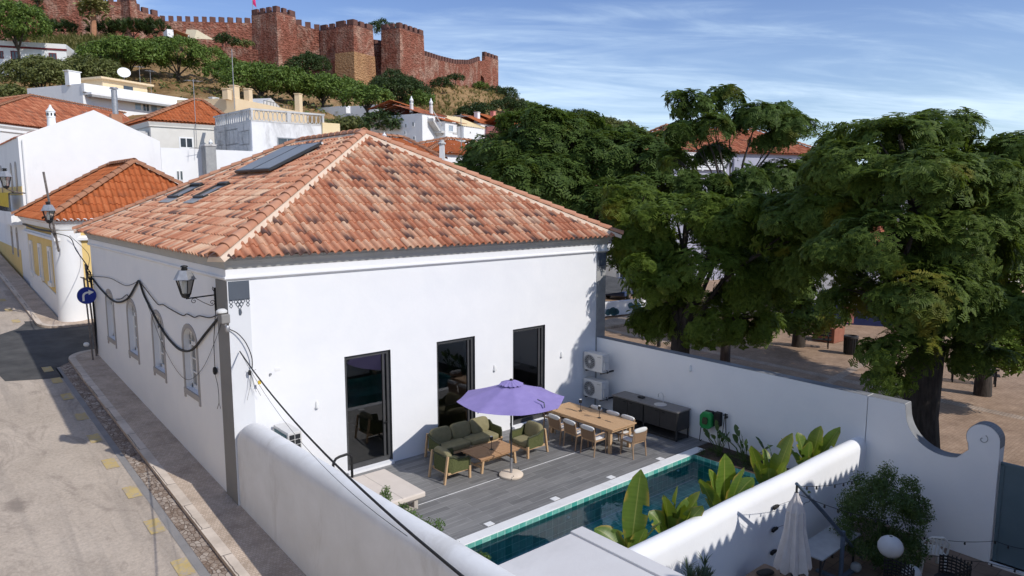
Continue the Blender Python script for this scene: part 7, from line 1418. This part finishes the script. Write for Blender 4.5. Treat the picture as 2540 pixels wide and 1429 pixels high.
mb = MB(); p0, p1 = PZ(1500, 785, -0.5), PZ(1640, 770, -0.5); d = (p1-p0); mb.extr([p0, p1, p1+Vector((0, 0, 0.9)), p0+Vector((0, 0, 0.9))], Vector((-d.y, d.x, 0)).normalized()*0.25); pw = tag(obj('painted_wall', mb, 'far_white'), 'low white wall with green and teal painted shapes beyond the house corner', 'wall'); mb = MB(); rr = random.Random(4)
for k in range(9): f = rr.uniform(0.02, 0.6); q = p0.lerp(p1, f)+Vector((0, 0, rr.uniform(.15, .6))); nn = Vector((d.y, -d.x, 0)).normalized()*0.012; du = d.normalized(); mb.poly([q+nn+du*(0.3*math.cos(a)*rr.uniform(.6, 1.2))+Vector((0, 0, 0.22*math.sin(a))) for a in [2*PI*j/9 for j in range(9)]])
obj('painted_shape', mb, 'teal_coil', pw)
# plaza furniture
def bench(x, y, a, lab):
    t = empty('park_bench', (0, 0, 0), lab, 'bench', 'dark benches on the plaza'); mb = MB()
    for k in range(4): mb.box(-0.9, -0.28+0.13*k, 0.42, 0.9, -0.19+0.13*k, 0.455)
    obj('seat', mb, 'wicker', t); mb = MB()
    for k in range(3): mb.box(-0.9, 0.25+0.02*k, 0.55+0.13*k, 0.9, 0.28+0.02*k, 0.64+0.13*k)
    obj('backrest', mb, 'wicker', t)
    for s in (-0.75, 0.75): mb = MB(); mb.bar((s, -0.22, 0), (s, -0.22, 0.62), 0.06); mb.bar((s, 0.24, 0), (s, 0.32, 0.92), 0.06); mb.bar((s, -0.25, 0.61), (s, 0.28, 0.63), 0.05); mb.bar((s, -0.22, 0.4), (s, 0.25, 0.4), 0.05); obj('leg', mb, 'black_rubber', t)
    place(t, (x, y, PG), a)
bench(35.4, 17.3, R(-63), 'dark slatted bench left of the plaza litter bin'); bench(33.5, 9.4, R(-70), 'dark bench in the shade behind the largest plaza tree')
t = empty('litter_bin', (35.2, 15.25, PG), 'dark round slatted litter bin beside the plaza bench', 'bin'); mb = MB(); mb.lathe([(0.27, 0.0), (0.28, 0.05), (0.3, 0.8), (0.34, 0.82), (0.34, 0.92), (0.26, 0.93), (0.22, 0.7)], (35.2, 15.25, PG), 18); obj('body', mb, 'graphite', t, smooth=True); mb = MB()
for k in range(18): a = 2*PI*k/18; mb.bar((35.2+0.3*math.cos(a), 15.25+0.3*math.sin(a), PG+0.05), (35.2+0.32*math.cos(a), 15.25+0.32*math.sin(a), PG+0.8), 0.03)
obj('slats', mb, 'black_rubber', t)
t = empty('plaza_planter', (37.6, 17.5, PG), 'square reddish planter box behind the plaza bench', 'planter'); mb = MB(); mb.box(37.0, 16.9, PG, 38.2, 18.1, 0.2); obj('box', mb, 'planter_red', t, bevel=0.03); P = np.array([[37.6+RS.uniform(-.4, .4), 17.5+RS.uniform(-.4, .4), 0.3+RS.uniform(0, .3)] for _ in range(20)]); V, F = scatter(P, np.tile([0, 0, 1.0], (20, 1)), np.full(20, .35), 'leaf', 2); mesh_np('foliage', V, F, 'dark_bush_leaf', t)
t = empty('lamp_post', (29.4, 22.5, PG), 'dark slim lamp post rising into the plaza trees', 'lamp post'); mb = MB(); mb.tube([(29.4, 22.5, PG), (29.4, 22.5, 0.3), (29.4, 22.5, 4.2)], [0.10, 0.08, 0.055], 8); obj('pole', mb, 'black_rubber', t, smooth=True); mb = MB(); mb.lathe([(0.12, 4.2), (0.2, 4.6), (0.26, 4.62), (0.1, 4.8), (0, 4.85)], (29.4, 22.5, 0), 8); obj('lantern_head', mb, 'black_rubber', t)
def car():
    t = empty('parked_car', (0, 0, 0), 'dark blue car parked beyond the house corner under the trees', 'car'); prof = [(-2.0, 0.3), (-2.05, 0.65), (-1.85, 0.85), (-1.2, 0.92), (-0.65, 1.38), (0.75, 1.42), (1.45, 0.95), (1.95, 0.82), (2.05, 0.5), (2.0, 0.3)]; mb = MB(); mb.extr([(x, -0.82, z) for x, z in prof], (0, 1.64, 0)); obj('body', mb, 'car_paint', t, bevel=0.07)
    mb = MB(); g = [(-1.02, 0.95), (-0.6, 1.31), (0.7, 1.35), (1.2, 0.97)]
    for y in (-0.825, 0.825): mb.poly([(x, y, z) for x, z in g])
    mb.quad((1.42, -0.7, 0.98), (1.42, 0.7, 0.98), (0.84, 0.62, 1.38), (0.84, -0.62, 1.38)); obj('side_windows', mb, 'window_glass', t)
    for x in (-1.25, 1.25):
        for y in (-0.80, 0.80): mb = MB(); mb.tube([(x, y-0.1, 0.31), (x, y+0.1, 0.31)], 0.31, 16); w_ = obj('wheel', mb, 'black_rubber', t); mb = MB(); s = 1 if y > 0 else -1; mb.tube([(x, y+s*0.1, 0.31), (x, y+s*0.11, 0.31)], 0.19, 12); obj('rim', mb, 'steel', w_)
    return t
p = PD(1548, 735, 55); place(car(), (p.x, p.y, -0.6), R(20))
# far street lamps
lt = lantern((4.98, 36.5, 6.55), 1.25, 'lantern street lamp on a leaning mast at the yellow house corner'); mb = MB(); mb.tube([(5.35, 37.3, 4.7), (5.2, 37.0, 5.8), (4.98, 37.0, 8.2)], 0.05, 6); mb.tube([(5.25, 37.2, 5.3), (5.02, 36.8, 5.8), (4.98, 36.5, 6.0)], 0.03, 5); obj('bracket', mb, 'old_pole', lt)
lt = lantern((4.6, 47.3, 8.2), 1.45, 'lantern street lamp highest up, on the gabled house front'); mb = MB(); mb.tube([(5.5, 47.9, 7.3), (4.9, 47.5, 7.4), (4.6, 47.3, 7.55)], 0.04, 5); obj('bracket', mb, 'old_pole', lt)
wire('wall_cable', [(5.1, 37.0, 5.6), (5.3, 38.5, 5.55), (5.3, 43, 5.5), (5.3, 48, 5.6)], 0.05, 'bundled cable along the yellow house cornice'); wire('wall_cable', [(5.15, 37.0, 5.55), (5.7, 36.6, 5.35), (5.4, 33.5, 5.0), (5.35, 31.0, 4.5)], 0.02, 'slack cable across the side street to the cable pole', sub=6)
wire('wall_cable', [(5.8, 37.2, 5.4), (6.4, 36.9, 4.6), (5.9, 34, 4.3), (5.3, 31.0, 4.3)], 0.012, 'thinner slack cable sagging across the yellow wall', sub=6)

# ---------------------------------------------------------------- castle
E1, E2 = R(21), R(111)
e1 = Vector((math.cos(E1), math.sin(E1), 0)); e2 = Vector((math.cos(E2), math.sin(E2), 0))
castle_o = empty('red_castle', PD(870, 215, 186), 'red sandstone castle with square battlemented towers on the hilltop', 'castle')
def merlons(mb, A, d, n_in, length, z, w_=1.15, gap=0.85, h=1.35, th=0.8):
    k = max(1, int(length/(w_+gap))); s = length/k
    for i in range(k):
        a = A + d*(i*s+0.1); b_ = A + d*(i*s+s-gap); p = [a, b_, b_+n_in*th, a+n_in*th]
        mb.extr([(q.x, q.y, z-0.05) for q in p], (0, 0, h))
def tower(px, yt, yb, D, pxl, pxr, m='red_sandstone', batter=0.0, lower=None, name='tower', mer=True):
    P = PD(px, yt, D); w1 = proj_len(P, e1, pxr); w2 = proj_len(P, e2, pxl); zb = PD(px, yb, D).z-2.5; z1 = P.z-1.2; cs = [P, P+e1*w1, P+e1*w1+e2*w2, P+e2*w2]; ctr = (cs[0]+cs[2])/2; mb = MB()
    lo = [(c+(c-ctr).normalized()*batter) for c in cs]; b0 = len(mb.v)
    vs = [(c.x, c.y, zb) for c in lo] + [(c.x, c.y, z1) for c in cs]; mb.add(vs, [(0, 1, 5, 4), (1, 2, 6, 5), (2, 3, 7, 6), (3, 0, 4, 7), (4, 5, 6, 7)]); o = obj(name, mb, m, castle_o)
    if mer:
        mm = MB(); mm.extr([(c.x, c.y, z1-0.02) for c in cs], (0, 0, 0.25)); merlons(mm, cs[0], e1, e2, w1, z1+0.2); merlons(mm, cs[0], e2, e1, w2, z1+0.2); merlons(mm, cs[3], e1, -e2, w1, z1+0.2); merlons(mm, cs[1], e2, -e1, w2, z1+0.2); obj('battlements', mm, 'merlon_stone', o)
    if lower:
        zl = PD(px, lower, D).z; mp_ = MB(); fz = (z1-zl)/(z1-zb); q = [c+(c-ctr).normalized()*(batter*fz+0.15) for c in cs]; ql = [c+(c-ctr).normalized()*(batter+0.2) for c in cs]; mp_.add([(c.x, c.y, zb) for c in ql]+[(c.x, c.y, zl) for c in q], [(0, 1, 5, 4), (1, 2, 6, 5), (2, 3, 7, 6), (3, 0, 4, 7), (4, 5, 6, 7)]); obj('plaster_skirt', mp_, 'tower_plaster', o)
    return cs, zb, z1
def curtain(pts, th=2.2, drop=16, arch=None, mer=True, m='red_sandstone', bot=None):
    # pts: (px, ytop, D); one wall with battlements along its outer edge
    P = [PD(*p) for p in pts]; mb = MB(); mm = MB()
    for i in range(len(P)-1):
        a, b_ = P[i], P[i+1]; d = Vector((b_.x-a.x, b_.y-a.y, 0)); Lw = d.length; d /= Lw; n_in = Vector((-d.y, d.x, 0))
        zb = min(a.z, b_.z)-drop
        if arch and i == arch[0]:
            s0, s1, zr = arch[1]*Lw, arch[2]*Lw, a.z-arch[3]; zs = a.z-arch[4]; prof = [(0, zb), (s0, zb), (s0, zr-1.0)] + [((s0+s1)/2-(s1-s0)/2*math.cos(PI*k/8), zr-1.0+1.3*math.sin(PI*k/8)) for k in range(1, 8)] + [(s1, zr-1.0), (s1, zb), (Lw, zb), (Lw, b_.z-1.2), (0, a.z-1.2)]
            mb.extr([(a.x+d.x*s, a.y+d.y*s, z) for s, z in prof], n_in*th)
        else: mb.extr([(a.x, a.y, zb), (b_.x, b_.y, zb), (b_.x, b_.y, b_.z-1.2), (a.x, a.y, a.z-1.2)], n_in*th)
        if mer:
            k = max(1, int(Lw/2.0)); s = Lw/k
            for j in range(k):
                z = a.z+(b_.z-a.z)*(j+0.3)/k-1.25; q = Vector((a.x, a.y, 0))+d*(j*s+0.1); r_ = q+d*(s-0.85); mm.extr([(v.x, v.y, z) for v in (q, r_, r_+n_in*0.8, q+n_in*0.8)], (0, 0, 1.4))
    o = obj('curtain_wall', mb, m, castle_o)
    if mer: obj('battlements', mm, 'merlon_stone', o)
    return o
curtain([(395, 40, 186), (520, 43, 190), (628, 46, 196)])
tower(685, 17, 190, 178, 623, 733, batter=0.5)
curtain([(733, 48, 190), (800, 66, 192)], drop=20)
tower(845, 58, 215, 188, 793, 870); tower(876, 50, 232, 180, 832, 925, batter=0.6, lower=126)
curtain([(922, 98, 192), (952, 104, 194)], drop=22)
tower(991, 58, 222, 186, 945, 1051, batter=0.4)
curtain([(1050, 126, 200), (1090, 139, 212), (1130, 149, 224), (1165, 150, 236), (1192, 141, 248)], drop=16)
curtain([(1178, 146, 246), (1207, 140, 250)], drop=22, arch=(0, 0.12, 0.78, 5.5, 0), mer=False); tower(1203, 130, 222, 250, 1195, 1236)
curtain([(-40, -40, 168), (120, -22, 170), (240, -10, 172), (312, -8, 174)], drop=20); tower(320, -12, 75, 172, 292, 338, batter=0.3); curtain([(338, 8, 176), (352, 18, 178), (398, 30, 182)], drop=12)
mb = MB(); a, b_, c = PD(520, 112, 172), PD(640, 124, 170), PD(652, 128, 172); mb.extr([a-Vector((0, 0, 6)), b_-Vector((0, 0, 6)), b_, a], Vector((0.3, 1.5, 0))); tag(obj('terrace_wall', mb, 'red_sandstone'), 'low red stone retaining wall below the long castle wall', 'wall')
t = empty('castle_flag', PD(627, 22, 184), 'small crimson flag on the tallest castle tower', 'flag'); p = PD(627, 22, 184); mb = MB(); mb.tube([p-Vector((0, 0, 1)), p+Vector((0, 0, 4.4))], 0.07, 5); obj('pole', mb, 'antenna', t); mb = MB(); vs = []
for j in range(6): z = 4.3-j*0.62; vs += [tuple(p+Vector((0, 0, z))), tuple(p+rgt*(0.45+0.12*j)+fwh*(0.2*math.sin(j))+Vector((0, 0, z-0.35-0.12*j)))]
mb.add(vs, [(2*j, 2*j+1, 2*j+3, 2*j+2) for j in range(5)]); obj('cloth', mb, 'flag_red', t)

# ---------------------------------------------------------------- hillside planting
def htree(px, py, D, r_, h, leaf, label, seed, kind='leaf', size=0.72, dens=2.6, flat=0.55, cat='tree', name='hill_tree', trunk_to=None, group='umbrella trees on the hillside'):
    k = D/FPX; rs = random.Random(seed); lobes = []; c = PD(px, py, D); r_ *= 1.12; h *= 1.15; n = 5 if r_ > 45 else 3
    for i in range(n):
        f = (i/(n-1)-0.5)*1.25; lobes.append((*(c+rgt*(f*r_*k)+fwh*(rs.uniform(-.4, .4)*r_*k)+Vector((0, 0, (0.18-abs(f)*0.45)*h*k+rs.uniform(-.08, .08)*h*k))), r_*k*0.56, r_*k*0.65, h*k*0.6))
    g = PD(px, trunk_to or py+h*1.3, D); zt = max(tz(g.x, g.y), g.z) if trunk_to is None else g.z
    return tree(name, (c.x, c.y, min(zt, c.z-h*k*0.6)), lobes, leaf, kind, size, dens, label, r=0.22 if r_ > 30 else 0.1, group=group, seed=seed, tilt=0.5, lower=-0.5, cat=cat)
htree(318, 138, 128, 80, 46, 'hill_leaf', 'broad umbrella tree left above the modern white block', 31); htree(440, 140, 132, 85, 50, 'hill_leaf', 'broad umbrella tree right of its twin above the modern white block', 32)
htree(570, 175, 125, 48, 30, 'hill_leaf', 'umbrella tree leftmost of the row below the castle, behind the tall mast', 33); htree(645, 195, 122, 75, 48, 'hill_leaf', 'wide umbrella tree above the tan chimneys', 34); htree(730, 212, 124, 62, 42, 'hill_leaf', 'umbrella tree behind the rightmost tan chimney', 35); htree(800, 222, 126, 58, 42, 'hill_leaf', 'umbrella tree between the tan house and the lone tree', 36); htree(850, 222, 128, 50, 36, 'hill_leaf', 'umbrella tree partly behind the lone tree, below the plastered tower', 37)
htree(910, 240, 112, 50, 34, 'hill_leaf', 'lone umbrella tree with a clear forked trunk before the white houses', 38, trunk_to=300)
htree(765, 162, 168, 42, 34, 'dark_bush_leaf', 'dark rounded tree against the castle wall between two towers', 39, flat=0.9); htree(990, 228, 170, 62, 46, 'dark_bush_leaf', 'large dark tree at the foot of the right castle towers', 40); htree(975, 205, 172, 40, 32, 'dark_bush_leaf', 'dark tree crown leaning on the right castle tower', 41); htree(1040, 248, 165, 26, 26, 'hill_leaf', 'small green tree right of the large dark tree', 42)
htree(950, 72, 215, 26, 24, 'dark_bush_leaf', 'tree top showing between two castle towers', 43); htree(955, 305, 92, 46, 34, 'dark_bush_leaf', 'yellowish bushy tree left of the stair house', 44); htree(885, 315, 98, 55, 26, 'olive_leaf', 'dull green bushes on the bank above the cream block', 45)
htree(40, 62, 118, 75, 60, 'hill_leaf', 'tree at the left edge over the red-trimmed white house', 46); htree(100, 185, 108, 70, 50, 'olive_leaf', 'olive-green pine left on the dry slope', 47); htree(205, 175, 112, 60, 46, 'olive_leaf', 'greyish olive tree left of the white roof chimney', 48); htree(20, 235, 100, 46, 24, 'olive_leaf', 'low scrub on the slope at the left edge', 49)
bs = 'bushes on the castle hill'
for i, (px, py, D, r_, h, lf, lb) in enumerate(((1097, 208, 200, 20, 17, 'dark_bush_leaf', 'round bush on the dry slope right of the last big tower'), (1130, 192, 215, 16, 10, 'dark_bush_leaf', 'small bush against the long curved wall'), (1180, 275, 165, 34, 26, 'dark_bush_leaf', 'grey-green bush halfway down the bare slope'), (1230, 235, 240, 40, 24, 'dark_bush_leaf', 'bushes under the gate tower'), (1190, 214, 240, 16, 10, 'hill_leaf', 'small green bush beside the castle arch'), (1300, 275, 215, 45, 24, 'hill_leaf', 'bushes on the ridge right of the gate tower'), (1260, 262, 200, 34, 20, 'dark_bush_leaf', 'dark bushes below the gate tower bushes'), (1350, 290, 200, 55, 24, 'hill_leaf', 'green thicket above the pink houses'), (1430, 300, 210, 60, 26, 'dark_bush_leaf', 'dark thicket at the foot of the ridge'), (1500, 318, 200, 55, 24, 'olive_leaf', 'pale thicket at the end of the ridge'), (1555, 325, 170, 36, 26, 'olive_leaf', 'greyish tree top left of the airy plaza tree'), (560, 100, 174, 22, 14, 'dark_bush_leaf', 'bush below the long castle wall beside the tent'), (605, 108, 176, 18, 10, 'olive_leaf', 'low bush below the long castle wall, left of the tallest tower'), (2050, 330, 90, 40, 26, 'hill_leaf', 'round tree top between the airy tree and the largest tree'))):
    htree(px, py, D, r_, h, lf, lb, 60+i, group=bs, cat='bush', name='hill_bush', size=0.8 if D > 150 else 0.5)
for i, (px, py, D, lb) in enumerate(((150, 62, 165, 'dark palm clump left below the castle wall'), (262, 62, 165, 'dark palm clump left of the tall shaggy palm foot'), (330, 60, 166, 'dark palms below the left castle tower'), (385, 62, 168, 'dark palms nearest the white shed'))): htree(px, py+14, D, 27, 20, 'dark_bush_leaf', lb, 80+i, kind='blade', size=1.5, dens=1.2, group='dark palms below the castle', name='palm_clump', cat='palm')
t = empty('palm_tree', PD(232, 95, 160), 'tall shaggy palm with yellowing fronds in front of the castle wall', 'palm'); c = PD(232, 2, 160); P = np.array([[c.x+RS.uniform(-.5, .5), c.y+RS.uniform(-.5, .5), c.z+RS.uniform(-2.8, .6)] for _ in range(16)]); V, F = scatter(P, np.array([[RS.normal(), RS.normal(), 0.2] for _ in range(16)])/1.6, np.full(16, 3.0), 'frond_far', 5, 0.35); mesh_np('crown', V, F, 'palm_leaf', t); mb = MB(); g = PD(232, 95, 160); mb.tube([g, c], [0.7, 0.45], 8); obj('trunk', mb, 'old_ridge', t)
t = empty('cypress', PD(92, 40, 164), 'narrow dark cypress against the castle wall', 'tree'); c = PD(92, -5, 164); k = 164/FPX; P, Nn, S = crown_points([(c.x, c.y, c.z, 9*k, 9*k, 45*k)], 2.5, 0.8, 3, -1, 0.6); V, F = scatter(P, Nn, S, 'leaf', 3); mesh_np('crown', V, F, 'dark_bush_leaf', t); mb = MB(); mb.tube([c-Vector((0, 0, 50*k)), c], 0.2, 5); obj('trunk', mb, 'bark', t)
def scrub(name, box, n, leaf, kind, size, label, seed):
    rs = np.random.RandomState(seed); P = []
    for _ in range(n):
        x, y = rs.uniform(box[0], box[2]), rs.uniform(box[1], box[3]); D = rs.uniform(box[4], box[5]); q = PD(x, 480, D); z = tz(q.x, q.y); P.append((q.x, q.y, z+size*0.1))
    V, F = scatter(np.array(P), np.tile([0, 0, 1.0], (n, 1)), size*rs.uniform(.5, 1.4, n), kind, seed, 0.3); o = mesh_np(name, V, F, leaf); return tag(o, label, 'scrub', kind='stuff')
scrub('reed_scrub', (120, 0, 330, 0, 120, 165), 700, 'dry_grass_leaf', 'blade', 2.6, 'tall pale reeds covering the slope below the castle', 4); scrub('dry_tussocks', (1030, 0, 1330, 0, 150, 260), 900, 'dry_grass_leaf', 'blade', 1.0, 'dry grass tussocks on the bare castle slope', 5); scrub('hill_scrub', (-50, 0, 900, 0, 105, 180), 500, 'olive_leaf', 'leaf', 1.1, 'scattered low scrub on the hillside', 6)
b = Bld('trimmed_house', 'white flat-roofed house with dark red trim lines on the left hillside', 'house', -40, 98, 118, 163, 110); b.box_wall(9, 'far_white'); mb = MB(); z = b.top; mb.box(-0.1, -0.12, z-1.1, b.w+0.1, -0.001, z-0.8); b.put('trim', mb, 'dark_red_trim')
for a, c in (((28, 150), (46, 127)), ((122, 152), (140, 132)), ((-5, 145), (8, 127))): b.window(a, c, 'window_glass', 'dark_red_trim', mull=1, t=0.14)
b = Bld('hill_shed', 'tiny white shed with dark opening and posts below the castle wall', 'shed', 414, 72, 158, 430, 74, base=PD(420, 98, 158).z-1); b.box_wall(4, 'far_white'); mb = MB(); mb.extr([(b.w, -0.5, b.top), (b.w+3.2, -0.5, b.top-0.9), (b.w+3.2, 3.5, b.top-0.9), (b.w, 3.5, b.top)], (0, 0, 0.12)); b.put('awning', mb, 'old_ridge'); mb = MB(); mb.bar((b.w+3, -0.4, b.zb), (b.w+3, -0.4, b.top-0.9), 0.2); b.put('post', mb, 'white_paint')
p = PD(482, 96, 160); q = PD(530, 98, 160); mb = MB(); m_ = PD(488, 74, 163); mb.extr([p, q, m_], Vector((-1.0, 4.0, 0.6))); tag(obj('canvas_tent', mb, 'canvas'), 'cream canvas tent below the long castle wall', 'tent')
